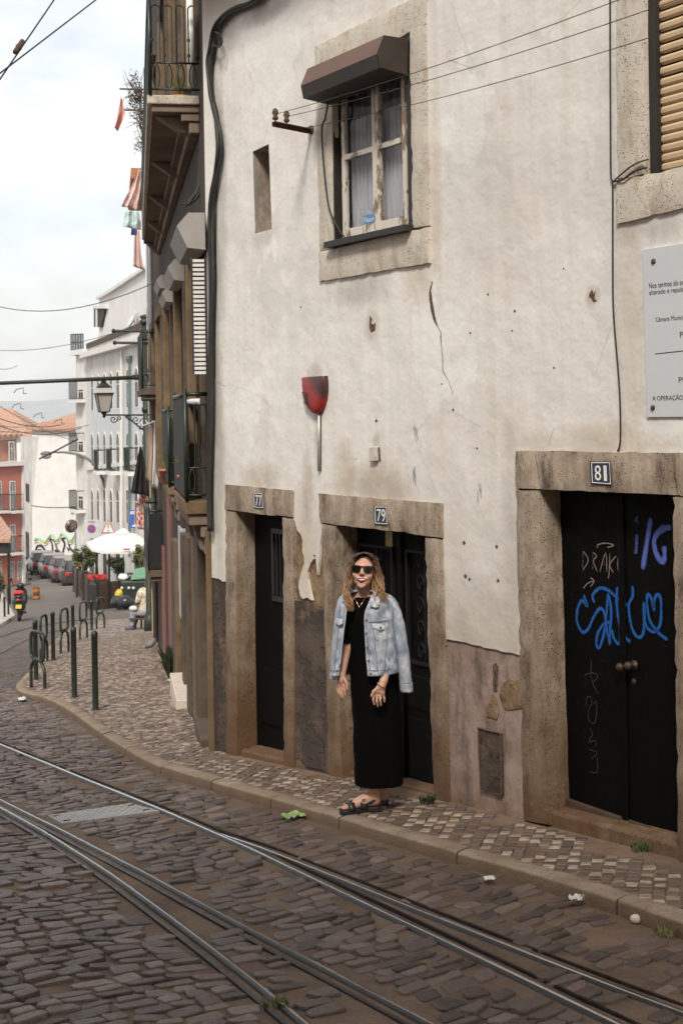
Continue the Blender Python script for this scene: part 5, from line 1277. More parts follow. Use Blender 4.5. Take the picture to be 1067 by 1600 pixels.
solid(fg, [(113, 793), (118, 793), (118, 799), (113, 799)], .2, 'alarm_box', M['rose_paint'], gh, .2)
# side strip of it
fs_ = Face(33, 107, 51, 101); solid(fs_, [(33, 683), (51, 682), (51, 940), (33, 940)], 6, 'side_wall', M['grey_white_wall'], gh)
for x0, x1, y0, y1 in ((41, 47, 755, 785), (41, 47, 830, 880)): face_window(gh, fs_, x0, x1, y0, y1, 'dull_stone', 'shadow_glass')
# -- red house
fr_ = Face(-40, 80, 34.5, 83)
rh = thing('red_house', 'red rendered house with white window frames at the far left of the street', 'house', (fr_.a[0], fr_.a[1], float(gz(fr_.a[0], fr_.a[1])) - .2))
solid(fr_, [(-40, 730), (34.5, 726), (34.5, 940), (-40, 940)], 9, 'wall', M['red_wall'], rh)
solid(fr_, [(-40, 690), (32, 684), (33, 724), (-40, 727)], 8, 'mansard', M['pink_tile'], rh, -.3)
solid(fr_, [(-40, 731), (36, 727), (36, 720), (-40, 724)], .5, 'cornice', M['trim_white'], rh, .25)
solid(fr_, [(-40, 690), (33, 686), (33, 682), (-40, 685)], .4, 'eaves', M['trim_white'], rh, -.1)
mb = MB(); a, b = fr_.hit(-42, 685), fr_.hit(34, 682); mb.prism([a + fr_.n * .1, b + fr_.n * .1, b - fr_.n * 4 + np.array([0, 0, 1.5]), a - fr_.n * 4 + np.array([0, 0, 1.5])], (0, 0, .15)); mb.build('roof', M['clay_tiles'], rh)
for y0, y1, bl, xs in ((690, 720, False, (14, -12)), (752, 797, True, (15.5, -6)), (820, 862, True, (15.5, -6)), (878, 906, False, (16, 28, -4))):
    for x in xs: face_window(rh, fr_, x, x + 9.5 if y0 < 870 else x + 7, y0, y1, 'trim_white', 'far_glass', bl)
solid(fr_, [(34.4, 726), (37, 726), (39, 940), (35, 940)], .3, 'corner_pipe', M['trim_white'], rh, .1)
fb = Face(-40, 114, 62, 114)
bh = thing('tiled_roof_house', 'white house with big orange tiled hip roof behind the red house', 'house', (fb.a[0], fb.a[1], float(gz(fb.a[0], fb.a[1])) - 1))
solid(fb, [(-40, 684), (54, 681), (54, 930), (-40, 930)], 10, 'wall', M['white_wall'], bh)
mb = MB(); a, b = fb.hit(-44, 686, .4), fb.hit(55, 683, .4); c, d = fb.hit(18, 638, -5), fb.hit(-44, 640, -5); mb.add([a, b, c, d, b - fb.n * 10, a - fb.n * 10], [(0, 1, 2, 3), (1, 4, 2), (3, 2, 4, 5)]); mb.build('roof', M['clay_tiles'], bh)
# tiled canopy at the left edge
cp_ = [P(-25, 848, 58), P(17, 848, 58), P(19, 836, 59.4), P(2, 812, 63), P(-25, 812, 63)]
cn = thing('tiled_canopy', 'small orange tiled canopy jutting in at the left edge before the red house', 'canopy', P(0, 860, 60)); mb = MB(); mb.prism(cp_, (0, 0, .15)); mb.build('tiles', M['clay_tiles'], cn)
mb = MB(); mb.prism([P(-25, 865, 58.2), P(15, 865, 58.2), P(15, 849, 58.2), P(-25, 849, 58.2)], (0, .3, 0)); mb.build('fascia', M['dark_wood'], cn)
mb = MB(); q = P(14, 852, 58.4); mb.tube([q, np.array([q[0], q[1], float(road_z(q[0], q[1]))])], .06, 6); mb.build('post', M['dark_wood'], cn)

# ------------------------------------------------------------------ plants
def leaves(center, rad, n, size, mats, seed, clump=8, flat=.9):
    r = random.Random(seed); mb = MB(); cl = []
    for k in range(clump):
        while True:
            p = np.array([r.uniform(-1, 1), r.uniform(-1, 1), r.uniform(-1, 1)])
            if p @ p < 1: break
        cl.append((p * np.array(rad) * .72, r.uniform(.28, .55), r.randrange(len(mats))))
    for k in range(n):
        c, cr, mi = cl[r.randrange(clump)]
        d = np.array([r.gauss(0, 1), r.gauss(0, 1), r.gauss(0, 1)]); d /= np.linalg.norm(d); d *= r.random() ** .5
        p = np.array(center) + c + d * cr * np.array(rad)
        a = np.array([r.gauss(0, 1), r.gauss(0, 1), r.gauss(0, .6)]); a /= np.linalg.norm(a); b = np.cross(a, [r.gauss(0, 1), r.gauss(0, 1), r.gauss(0, 1)]); b /= np.linalg.norm(b) + 1e-9
        s = size * r.uniform(.6, 1.4); m_ = mi if r.random() < .75 else r.randrange(len(mats))
        mb.add([p - a * s, p - a * s * .1 + b * s * .38, p + a * s, p - a * s * .1 - b * s * .38], [(0, 1, 2, 3)], m_)
    return mb
def bush(name, label, cat, x, y0, Y, rad, n, size, mats, seed, group=None):
    g_ = np.array(at(x, y0, Y)); zb = float(road_z(g_[0], g_[1])); b = thing(name, label, cat, (g_[0], g_[1], zb), 0, group)
    leaves(g_, rad, n, size, mats, seed, 12).build('foliage', [M[m] for m in ('leaf_olive', 'leaf_green', 'leaf_dark')] if mats is None else mats, b)
    mb = MB(); r = random.Random(seed)
    for k in range(5): mb.tube(smooth_pts([(g_[0] + r.uniform(-.1, .1), g_[1], zb), (g_[0] + r.uniform(-.3, .3) * rad[0], g_[1] + r.uniform(-.2, .2), (zb + g_[2]) / 2), g_ + np.array([r.uniform(-.6, .6) * rad[0], r.uniform(-.5, .5) * rad[1], r.uniform(0, .6) * rad[2]])], 4), .03, 5)
    mb.build('stems', M['bark'], b); return b
LO = [M['leaf_olive'], M['leaf_green']]; LD = [M['leaf_dark'], M['leaf_green']]
bush('leafy_shrub', 'yellow-green leafy shrub left of the white parasol', 'shrub', 131, 872, 57, (.42, .4, .62), 1500, .07, LO, 5)
bush('leafy_shrub', 'small yellow-green shrub leaning under the left rim of the white parasol', 'shrub', 150, 862, 58, (.30, .3, .22), 600, .065, LO, 6)
bush('dark_hedge', 'dark green hedge behind the bins under the white parasol', 'hedge', 197, 880, 60, (.85, .5, .52), 2800, .08, LD, 7)
bush('dark_hedge', 'mid-green creeper beside the green pole under the parasol', 'hedge', 222, 872, 52, (.35, .4, .55), 1200, .07, [M['leaf_green'], M['leaf_olive']], 8)
bush('potted_plant', 'green plant in a brown tub at the left edge beyond the scooter', 'plant', -2, 908, 58, (.35, .35, .45), 800, .07, LD + [M['leaf_olive']], 9)
# ------------------------------------------------------------------ street furniture
def gp(x, y, off=0.0): return ground(x, y, off)
# bollards on the pavement edge
def bollard_proto():
    b = thing('bollard', 'x', 'bollard', (0, 0, 0), 0, 'iron bollards along the pavement edge')
    mb = MB(); mb.lathe((0, 0, -.05), [(.040, 0), (.040, .04), (.036, .06), (.036, .905), (.039, .907), (.039, .955), (.034, .972), (.018, .985), (.001, .988)], 16); mb.build('post', M['iron_green'], b, True)
    mb = MB(); mb.lathe((0, 0, 0), [(.058, -.02), (.058, .008), (.037, .012)], 14); mb.build('base_collar', M['iron'], b, True); return b
bp = bollard_proto()
bol = [(150, 1110, 985, 'dark iron bollard nearest the house wall, tallest in the photo'), (117, 1090, 979, 'dark iron bollard standing just left of the tallest one, nearer the kerb'), (57, 1062, 968, 'dark iron bollard seen through the nearest looped cycle stand'), (84, 1031, 955, 'dark iron bollard between the first and second rear cycle stands'), (115, 1003, 944, 'dark iron bollard half hidden behind a nearer bollard top'), (144, 984, 938, 'farthest dark iron bollard, beside the last cycle stand')]
for k, (x, y, yt, lab) in enumerate(bol):
    o = bp if k == 0 else copy_tree(bp); q = gp(x, y); o.location = [float(v) for v in q]; h = (y - yt) * q[1] / F; o.scale = (1, 1, h / .94); o['label'] = lab
bq = gp(4.5, 966, -KERB + .1); 
for x, y, yt, lab in ((8, 965, 932, 'dark bollard on the pale pavement at the left edge of the street'), (14, 961, 915, 'dark bollard directly behind the parked scooter')):
    o = copy_tree(bp); q = gp(x, y, -KERB + .1); o.location = [float(v) for v in q]; o.scale = (1, 1, (y - yt) * q[1] / F / .94); o['label'] = lab; o['group'] = 'iron bollards along the far pavement'
# cycle stands: a looped tube on an arch
def stand_proto():
    b = thing('cycle_stand', 'x', 'bike stand', (0, 0, 0), 0, 'looped cycle stands along the pavement edge')
    mb = MB(); h1, w1 = .40, .21
    pts = [(-w1, 0, -.05), (-w1, 0, h1 * .55)] + [(-w1 * math.cos(a), 0, h1 * .55 + h1 * .45 * math.sin(a)) for a in np.linspace(.2, math.pi - .2, 9)] + [(w1, 0, h1 * .55), (w1, 0, -.05)]
    mb.tube(smooth_pts(pts, 3), .024, 10); mb.build('arch', M['iron_green'], b, True)
    mb = MB(); w2, z0, z1 = .20, h1 - .01, .80
    lp = []
    for a in np.linspace(0, 2 * math.pi, 40):
        c, s_ = math.cos(a), math.sin(a); e = .5
        lp.append((w2 * math.copysign(abs(c) ** e, c), 0, (z0 + z1) / 2 + (z1 - z0) / 2 * math.copysign(abs(s_) ** e, s_)))
    mb.tube(lp, .024, 10, cap=False); mb.build('loop', M['iron_green'], b, True)
    mb = MB(); mb.tube([(-.075, 0, h1 + .005), (.075, 0, h1 + .005)], .03, 8); mb.build('weld_joint', M['iron_green'], b, True); return b
sp = stand_proto()
for k, (xa, ya, xb, yb, yt, lab) in enumerate([(49, 1073, 71.5, 1077, 985, 'looped iron cycle stand nearest the kerb corner, in front of a bollard'), (64, 1038, 75, 1030, 960, 'second looped cycle stand from the kerb corner, half behind the nearest one'), (95, 1025, 108, 1014, 950, 'third looped cycle stand from the kerb corner, between two bollards'), (125, 1002, 137, 993, 939, 'fourth looped cycle stand from the kerb corner'), (151, 984, 164, 979, 933, 'last looped cycle stand, nearest the man on the bench')]):
    o = sp if k == 0 else copy_tree(sp); a, b = gp(xa, ya), gp(xb, yb); c = (a + b) / 2; h = ((ya + yb) / 2 - yt) * c[1] / F
    w = (xb - xa) * c[1] / F; hw_ = .23 * h / .82; 
    los = c[:2] / np.linalg.norm(c[:2]); perp = np.array([los[1], -los[0]]); s_ = min(.98, w / (2 * hw_)); sg = -1 if k == 0 else 1
    d_ = perp * s_ + los * math.sqrt(1 - s_ * s_) * sg
    o.location = [float(v) for v in c]; o.rotation_euler = (0, 0, math.atan2(d_[1], d_[0])); o.scale = (hw_ / .23, 1, h / .82); o['label'] = lab

# green cast-iron pole with lantern and line arm
pb = gp(235, 985); PYD = pb[1]
pole = thing('street_pole', 'tall dark green cast-iron pole at the end of the brown house', 'pole', pb)
zt = at(235, 505, PYD)[2]
mb = MB(); mb.lathe(pb, [(.14, -.1), (.14, .25), (.105, .32), (.085, .36), (.08, zt - pb[2])], 16); mb.build('shaft', [M['pole_green']], pole, True)
mb = MB(); mb.lathe(pb + np.array([0, 0, zt - pb[2]]), [(.08, -.02), (.13, .0), (.13, .06), (.08, .08), (.10, .12), (.12, .16), (.03, .20), (.001, .21)], 14); mb.build('finial', M['pole_green'], pole, True)
for y in (640, 800): mb = MB(); mb.lathe(pb + np.array([0, 0, at(235, y, PYD)[2] - pb[2]]), [(.082, -.06), (.105, -.05), (.105, .05), (.082, .06)], 14); mb.build('collar', M['pole_green'], pole, True)
q = at(236, 872, PYD); mb = MB(); mb.box(q[0] + .0, q[1] - .095, q[2], .09, .01, .09); mb.build('number_tag', M['sign_grey'], pole)
mb = MB(); a = at(231, 589, PYD); b = at(-110, 603.5, PYD); mb.tube([a, b], [.05, .042], 10); mb.lathe(a, [(.06, -.1), (.07, 0), (.06, .35)], 8, 0, (-1, 0, 0))
tag(mb.build('span_arm', M['pole_green'], None, True), 'long horizontal green tube arm carrying the tram wires from the pole', 'bracket arm')
# lantern on scrolled bracket
la = at(163, 648, PYD)
br = thing('lantern_bracket', 'black scrolled iron bracket holding the street lantern on the green pole', 'bracket', at(233, 652, PYD))
mb = MB(); mb.tube([at(231, 648.5, PYD), at(162, 648.5, PYD)], .022, 6); mb.tube(smooth_pts([at(231, 675, PYD), at(219, 668, PYD), at(206, 657, PYD), at(196, 650, PYD)], 5), .02, 6); mb.build('bar', M['iron'], br, True)
mb = MB()
def scroll(cx, cy, r, turns=1.4, a0=0):
    return [at(cx + r * (1 - t) * math.cos(a0 + t * turns * 6.283), cy + r * (1 - t) * math.sin(a0 + t * turns * 6.283), PYD) for t in np.linspace(0, .85, 24)]
for c in ((178, 655, 6, 0), (187, 654, 4, 2), (202, 654, 4.5, 3), (213, 656, 6, 1), (224, 658, 7, 0), (222, 668, 4, 2)): mb.tube(scroll(*c[:3], 1.5, c[3]), .013, 5)
mb.build('scrollwork', M['iron'], br)
lt = thing('street_lantern', 'old four-sided black street lantern with frosted panes on the scrolled bracket', 'street lamp', la)
u = PYD / F; zc = lambda y: at(163, y, PYD)[2]; lc = at(163, 640, PYD)
def sq(hw_, y, ro=.35): return [(lc[0] + hw_ * math.cos(ro + k * math.pi / 2 + math.pi / 4) * 1.414, lc[1] + hw_ * math.sin(ro + k * math.pi / 2 + math.pi / 4) * 1.414, zc(y)) for k in range(4)]
mb = MB(); mb.loft([sq(7.5 * u * .9, 643), sq(12.5 * u * .9, 616)], True, True); mb.build('glass_body', M['frosted'], lt)
mb = MB()
a, b = sq(8.2 * u * .9, 643.5), sq(13.2 * u * .9, 615.5)
for k in range(4): mb.tube([a[k], b[k]], .012, 5); mb.tube([a[k], a[(k + 1) % 4]], .014, 5); mb.tube([b[k], b[(k + 1) % 4]], .018, 5)
mb.build('frame', M['iron'], lt)
mb = MB(); mb.loft([sq(14.5 * u * .9, 615.4), sq(14.5 * u * .9, 613.8), sq(10 * u * .9, 606), sq(9.5 * u * .9, 605)], True, True); mb.build('glass_hood', M['frosted'], lt)
mb = MB(); mb.loft([sq(15.2 * u * .9, 616), sq(15.2 * u * .9, 614.2), sq(13.6 * u * .9, 613.6)], True, True); mb.loft([sq(10.6 * u * .9, 606), sq(10.6 * u * .9, 604), sq(5 * u, 599), sq(3.5 * u, 597.5)], True, True); mb.lathe((lc[0], lc[1], zc(597.6)), [(.05, 0), (.075, .012), (.05, .03), (.06, .05), (.01, .065)], 10); mb.build('cap', M['iron'], lt)
mb = MB(); mb.lathe((lc[0], lc[1], zc(653)), [(.01, 0), (.04, .02), (.03, .06), (.06, .10), (.09, .14)], 10); mb.build('base_cup', M['iron'], lt, True)

# curved grey street lamp far down
Yl = 64.5; bl = gp(171, 925, -KERB); 
sl = thing('arched_street_lamp', 'grey street lamp with tall curved arm and oval head above the parked cars', 'street lamp', (at(171, 900, Yl)[0], Yl, float(road_z(at(171, 900, Yl)[0], Yl))))
p0 = at(171, 900, Yl); p0[2] = road_z(p0[0], p0[1]); mb = MB()
pts = smooth_pts([p0, at(171, 850, Yl), at(170, 800, Yl), at(167, 772, Yl), at(160, 747, Yl), at(147, 725, Yl), at(128, 712, Yl), at(105, 707, Yl), at(82, 706.5, Yl)], 6)
mb.tube(pts, [.095 - .05 * i / len(pts) for i in range(len(pts))], 8); mb.build('arm', M['pipe_grey'], sl, True)
mb = MB(); c = at(73, 711, Yl); mb.ball(c + np.array([0, 0, .06]), (.27, .17, .12), 14, 8); mb.build('housing', M['pipe_grey'], sl, True)
mb = MB(); mb.ball(c - np.array([0, 0, .05]), (.23, .15, .13), 14, 8); mb.build('glass_bowl', M['frosted'], sl, True)
# convex mirror
Ym = 60.0; mq = at(112, 822, Ym)
mr = thing('traffic_mirror', 'round convex traffic mirror on a thin grey post in front of the graffiti', 'mirror', (at(117, 900, Ym)[0], Ym, float(road_z(at(117, 900, Ym)[0], Ym))))
pq = at(117.5, 826, Ym); mb = MB(); mb.tube([(pq[0], Ym + .1, float(road_z(pq[0], Ym))), (pq[0], Ym + .1, pq[2])], .035, 8); mb.build('post', M['pipe_grey'], mr, True)
mottled('mirror_back', (.20, .13, .10), (.30, .21, .17), 4, .5, 0)
ax = np.array([.55, -.8, -.12]); mb = MB(); mb.lathe(mq, [(.001, -.05), (.27, -.04), (.29, 0), (.27, .02)], 18, 0, tuple(ax)); mb.build('rim', M['mirror_back'], mr, True)
mb = MB(); mb.lathe(mq + ax / np.linalg.norm(ax) * .02, [(.265, 0), (.2, .03), (.1, .05), (.001, .055)], 18, 0, tuple(ax)); t = NT('mirror_glass'); M['mirror_glass'] = t.fin((.34, .27, .23), .12, None, .9); mb.build('mirror_face', M['mirror_glass'], mr, True)
# traffic signs
mottled('sign_red', (.50, .04, .03), (.56, .06, .045), 3, .5, 0); mottled('sign_blue', (.03, .10, .42), (.04, .13, .48), 3, .5, 0)
def sign_post(x, yb, y_top, Y, label, cat='sign'):
    a = at(x, yb, Y); z = float(road_z(a[0], a[1])); o = thing('traffic_sign', label, cat, (a[0], Y, z)); b = at(x, y_top, Y); mb = MB(); mb.tube([(b[0], Y + .06, z), (b[0], Y + .06, b[2])], .03, 8); mb.build('post', M['pipe_grey'], o, True); return o
Ys = 62.0
s1 = sign_post(144, 900, 812, Ys, 'white rectangular board with round no-parking sign left of the parasol')
def slab(o, name, pix, Y, mat, th=.02, dy=0): mb = MB(); mb.prism([at(x, y, Y + dy) for x, y in pix], (0, th, 0)); return mb.build(name, M[mat], o)
bd = slab(s1, 'board', [(132.5, 812), (155, 812), (155, 841), (132.5, 841)], Ys, 'sign_grey', .025)
def disc(o, name, x, y, r, Y, mat, k=20): mb = MB(); mb.prism([at(x + r * math.cos(a), y + r * math.sin(a), Y) for a in np.linspace(0, 6.2832, k + 1)[:-1]], (0, .008, 0)); return mb.build(name, M[mat], o)
disc(bd, 'red_ring', 143.5, 826, 6.6, Ys - .02, 'sign_red'); disc(bd, 'blue_disc', 143.5, 826, 5.0, Ys - .03, 'sign_blue')
slab(bd, 'red_bar', [(139.4, 823), (140.8, 821.6), (147.6, 829), (146.2, 830.4)], Ys - .04, 'sign_red', .008)
mb = MB(); text_quad(mb, 'ZONA', *[at(x, y, Ys - .02) for x, y in ((138, 814), (149, 814), (149, 816.6), (138, 816.6))]); mb.build('lettering', M['ink'], bd)
s2 = sign_post(169, 900, 814, Ys - 1, 'red-bordered triangular warning sign with exclamation mark above the parasol')
tri = lambda k, dy: [(169.5, 812.5 + 2.4 * k + dy), (181 - 2.3 * k, 833 - 1.3 * k + dy), (158.5 + 2.3 * k, 833 - 1.3 * k + dy)]
tb = slab(s2, 'red_triangle', tri(0, 0), Ys - 1, 'sign_red', .025); slab(tb, 'white_triangle', tri(.95, 0), Ys - 1.02, 'white_enamel', .008)
slab(tb, 'exclamation_mark', [(168.7, 818), (170.5, 818), (170, 826), (169.2, 826)], Ys - 1.03, 'ink', .008); disc(tb, 'exclamation_mark', 169.6, 829, 1.0, Ys - 1.03, 'ink', 8)
mb = MB(); mb.tube(smooth_pts([at(161, 842, Ys - .95), at(164, 837.5, Ys - .95), at(169, 835.3, Ys - .95), at(175.5, 836.5, Ys - .95)], 5), .035, 6); mb.build('lower_sign_rim', M['sign_red'], s2, True)
s3 = sign_post(210, 900, 797, Ys - 5, 'tall blue information sign with red triangle beside the hanging red garment')
bb = slab(s3, 'blue_board', [(202.5, 797), (222, 797), (222, 825), (203.5, 825)], Ys - 5, 'sign_blue', .025); slab(bb, 'white_band', [(204, 799), (221, 799), (221, 803.5), (204, 803.5)], Ys - 5.02, 'white_enamel', .008)
slab(bb, 'red_triangle', [(214.5, 803.5), (221, 818), (208, 818)], Ys - 5.02, 'sign_red', .008); slab(bb, 'white_triangle', [(214.5, 807), (218.5, 816.6), (210.5, 816.6)], Ys - 5.03, 'white_enamel', .006)
slab(bb, 'car_symbol', [(207, 823), (207, 821), (209, 820.5), (210, 819.2), (213, 819.2), (214.5, 820.7), (216, 821), (216, 823)], Ys - 5.03, 'white_enamel', .006)
mb = MB(); text_quad(mb, 'ATENCAO', *[at(x, y, Ys - 5.03) for x, y in ((205, 800), (219, 800), (219, 802.8), (205, 802.8))]); mb.build('lettering', M['sign_red'], bb)

# parasol
Yp = 54.0; pc = at(183, 850, Yp); zr = float(road_z(at(170, 930, Yp)[0], Yp))
pa = thing('parasol', 'big white square cafe parasol open above the planters', 'parasol', (at(171, 930, Yp)[0], Yp, zr))
mottled('canvas_white', (.60, .585, .55), (.66, .645, .61), 2, .9, .003, 12)
mb = MB(); ap = at(194, 830, Yp + .2); rim = [at(135, 848, Yp - .2), at(143, 857, Yp - 1.0), at(160, 861, Yp - 1.3), at(200, 861.5, Yp - 1.3), at(217, 858, Yp - 1), at(232, 846, Yp), at(222, 843, Yp + 1.2), at(165, 842, Yp + 1.4)]
mid = [ap + (np.array(r) - ap) * .5 + np.array([0, 0, .09]) for r in rim]; top = [ap + (np.array(r) - ap) * .16 + np.array([0, 0, .02]) for r in rim]
n = 8; mb.loft([rim, mid, top], True, False)
lo = [np.array(r) - np.array([0, 0, .10]) for r in rim]; mb.loft([lo, rim], True, False); mb.build('canopy', M['canvas_white'], pa)
mb = MB(); cap_ = [ap + (np.array(r) - ap) * .24 + np.array([0, 0, .06]) for r in rim]; cap2 = [ap + (np.array(r) - ap) * .05 + np.array([0, 0, .13]) for r in rim]; mb.loft([cap_, cap2], True, True); mb.build('vent_cap', M['canvas_white'], pa)
mb = MB(); b_ = at(171, 930, Yp); mb.tube([(b_[0], Yp, zr), (b_[0] + .05, Yp, ap[2] - .1)], .04, 8); mb.build('pole', M['dark_wood'], pa, True)
mb = MB()
for r in rim: mb.tube([ap - np.array([0, 0, .12]), np.array(r) - np.array([0, 0, .03])], .015, 4)
mb.build('ribs', M['dark_wood'], pa)
mb = MB(); tq = [at(x, y, Yp - 1.33) for x, y in ((193, 856), (204, 856), (204, 860), (193, 860))]
mb.tube(smooth_pts([at(193 + 11 * k / 14, 858.2 + 1.2 * math.sin(k * 2.2), Yp - 1.36) for k in range(15)], 3), .018, 4); mb.build('red_script', M['sign_red'], pa)
# timber planter boxes round the terrace
def planter(xa, ya, xb, yb, hpx, label, Y=None):
    a, b = gp(xa, ya, -KERB), gp(xb, yb, -KERB); h = hpx * a[1] / F; d_ = (b - a); d_[2] = 0; l = np.linalg.norm(d_); d_ /= l; nn = np.array([-d_[1], d_[0], 0]); 
    if nn[1] < 0: nn = -nn
    o = thing('timber_planter', label, 'planter', (a + b) / 2, 0, 'timber planters round the terrace'); k = max(3, int(h / .11))
    for i in range(k):
        mb = MB(); z0 = .02 + (h - .02) * i / k; z1 = z0 + (h - .02) / k * .88; mb.prism([a + np.array([0, 0, z0]), b + np.array([0, 0, z0]), b + np.array([0, 0, z1]), a + np.array([0, 0, z1])], nn * .04); mb.build('plank', M['planter_wood'], o)
    mb = MB(); mb.prism([a + nn * .045, b + nn * .045, b + nn * .5, a + nn * .5], (0, 0, h * .9)); mb.build('trough', M['dark_wood'], o)
    mb = MB()
    for t_ in (0, .5, 1): q = a + (b - a) * t_ - nn * .03; mb.box(q[0], q[1], q[2] + h * .5 + .02, .08, .05, h + .06, math.atan2(d_[1], d_[0]))
    mb.build('corner_posts', M['dark_wood'], o)
mottled('planter_wood', (.055, .026, .018), (.11, .055, .036), 9, .7, .003, 40)
planter(116, 925, 132, 939, 38, 'dark timber planter fence at the left end of the terrace'); planter(133, 940, 150, 950, 44, 'dark timber planter in the middle, under the red cloths'); planter(152, 953, 188, 949, 43, 'brown timber planter box beside the bins')
# red cloths over it
def cloth(name, label, pix, Y, mat, cat, folds=5, amp=.03, th=.006, hem=.0, n=26, m=14, group=None, mats=None):
    """hanging cloth: left and right pixel edges top to bottom"""
    l, r = pix; mb = MB(); vs = []; ph = rnd.random() * 6
    ls = [np.array(p, float) for p in l]; rs_ = [np.array(p, float) for p in r]
    def along(e, t): k = t * (len(e) - 1); i = min(int(k), len(e) - 2); return e[i] + (e[i + 1] - e[i]) * (k - i)
    for side in (0, 1):
        for j in range(m + 1):
            t = j / m
            for i in range(n + 1):
                u_ = i / n; p = along(ls, t) * (1 - u_) + along(rs_, t) * u_
                q = at(p[0], p[1] + hem * math.sin(u_ * folds * 6 + ph), Y); dy = amp * (.3 + .7 * t) * math.sin(u_ * folds * 6.283 + ph + .8 * t) + amp * .6 * fbm(u_ * 4, t * 3, ph)
                vs.append(q + np.array([0, dy + side * th, 0]))
    k = (m + 1) * (n + 1); fs = []
    for j in range(m):
        for i in range(n):
            a = j * (n + 1) + i; fs.append((a, a + 1, a + n + 2, a + n + 1)); fs.append((k + a, k + a + n + 1, k + a + n + 2, k + a + 1))
    for i in range(n):
        for j in (0, m): a = j * (n + 1) + i; fs.append((a, k + a, k + a + 1, a + 1))
    for j in range(m):
        for i in (0, n): a = j * (n + 1) + i; fs.append((a, a + n + 1, k + a + n + 1, k + a))
    mb.add(vs, fs); return tag(mb.build(name, M[mat] if isinstance(mat, str) else mat, None, True), label, cat, group)
mottled('red_cloth', (.42, .02, .02), (.52, .035, .03), 6, .9, .002, 50)
cloth('red_cloth', 'bright red cloth thrown over the terrace fence behind the planters', ([(137, 898), (138, 905), (150, 909)], [(166, 897), (168, 903), (160, 908)]), 50.5, 'red_cloth', 'cloth', 3, .06)
# bins
Yb = 48.0; bz = float(road_z(at(210, 935, Yb)[0], Yb)); bc = at(210, 940, Yb)
bn = thing('rubbish_container', 'dark green rubbish container with pale green lid, overfilled, beside the pole', 'bin', (bc[0], Yb, bz))
mottled('bin_green', (.012, .022, .016), (.025, .04, .028), 5, .5, .002, 40); mottled('lid_green', (.08, .20, .11), (.13, .27, .16), 5, .5, .002, 40)
q0, q1 = at(189, 941, Yb), at(236, 941, Yb); zt_ = at(205, 908, Yb)[2]; mb = MB(); mb.box8([(q0[0] + .06, Yb, bz + .12), (q1[0] - .06, Yb, bz + .12), (q1[0] - .06, Yb + .9, bz + .12), (q0[0] + .06, Yb + .9, bz + .12), (q0[0], Yb - .05, zt_), (q1[0], Yb - .05, zt_), (q1[0], Yb + 1, zt_), (q0[0], Yb + 1, zt_)]); mb.build('body', M['bin_green'], bn, bevel=.04)
a, b = at(204, 906, Yb - .1), at(236, 904, Yb - .1); mb = MB(); mb.prism([a, b, b + np.array([0, 0, .09]), a + np.array([.1, 0, .02])], (0, 1.1, .25)); mb.build('lid', M['lid_green'], bn, bevel=.02)
for x in (191, 202, 209): 
    mb = MB(); mb.lathe(at(x, 919, Yb - .08), [(.001, -.02), (.05, -.01), (.055, .0), (.03, .03), (.001, .035)], 12, 0, (0, -1, 0)); o_ = mb.build('pale_roundel', M['sign_grey'], bn, True); o_.scale = (1, 1, 1)
for x in (195, 230): mb = MB(); c = at(x, 940, Yb - .02); mb.lathe((c[0], Yb + .05, bz + .08), [(.08, -.03), (.08, .03)], 10, 0, (1, 0, 0)); mb.build('wheel', M['cable_black'], bn)
# bags
def bag(name, label, x, y, Y, r, mat, seed, squash=(1, 1, .8), cat='bag'):
    c = at(x, y, Y); mb = MB(); rings = []
    n, m = 16, 10
    for j in range(m + 1):
        a = math.pi * (j + .02) / (m + .04) - math.pi / 2; ring = []
        for k in range(n):
            b = 2 * math.pi * k / n; d_ = np.array([math.cos(a) * math.cos(b), math.cos(a) * math.sin(b), math.sin(a)]); s_ = 1 + .28 * fbm(d_[0] * 2 + seed, d_[1] * 2, d_[2] * 2); ring.append(c + d_ * r * s_ * np.array(squash))
        rings.append(ring)
    mb.loft(rings, True, True); return tag(mb.build(name, M[mat], None, True), label, cat)
mottled('bag_black', (.012, .012, .014), (.03, .03, .034), 9, .3, .006, 14); mottled('bag_yellow', (.50, .36, .03), (.60, .44, .06), 9, .5, .006, 14); mottled('bag_blue', (.04, .09, .22), (.07, .13, .28), 9, .5, .006, 14); mottled('bag_white', (.60, .60, .60), (.70, .70, .69), 9, .6, .006, 14)
bag('rubbish_bag', 'big shiny black rubbish bag slumped before the green container', 197, 941, 47, .30, 'bag_black', 1, (1.1, 1, .7)); bag('rubbish_bag', 'smaller black rubbish bag left of the big one, by the brown planter', 184, 941, 47.3, .24, 'bag_black', 2, (1, 1, .85)); bag('yellow_bag', 'yellow bag on top of the black rubbish bags', 186, 928, 47.5, .14, 'bag_yellow', 3, (1, 1, 1.1)); bag('blue_bag', 'small blue bag between the rubbish bags and container', 197, 934, 47.2, .10, 'bag_blue', 4, (1.4, 1, .7))
bag('stuffed_bag', 'white and violet bag of rubbish on the overfilled container', 193, 902, 48.4, .15, 'bag_white', 5, (1.2, 1, .8)); bag('rubbish_bag', 'dark rubbish bag heaped under the container lid', 203, 901, 48.6, .17, 'bag_black', 6, (1.3, 1, .8)); bag('yellow_bag', 'small yellow packet on the heap of rubbish by the lid', 210, 901, 48.5, .10, 'bag_yellow', 8, (1.2, 1, .7))
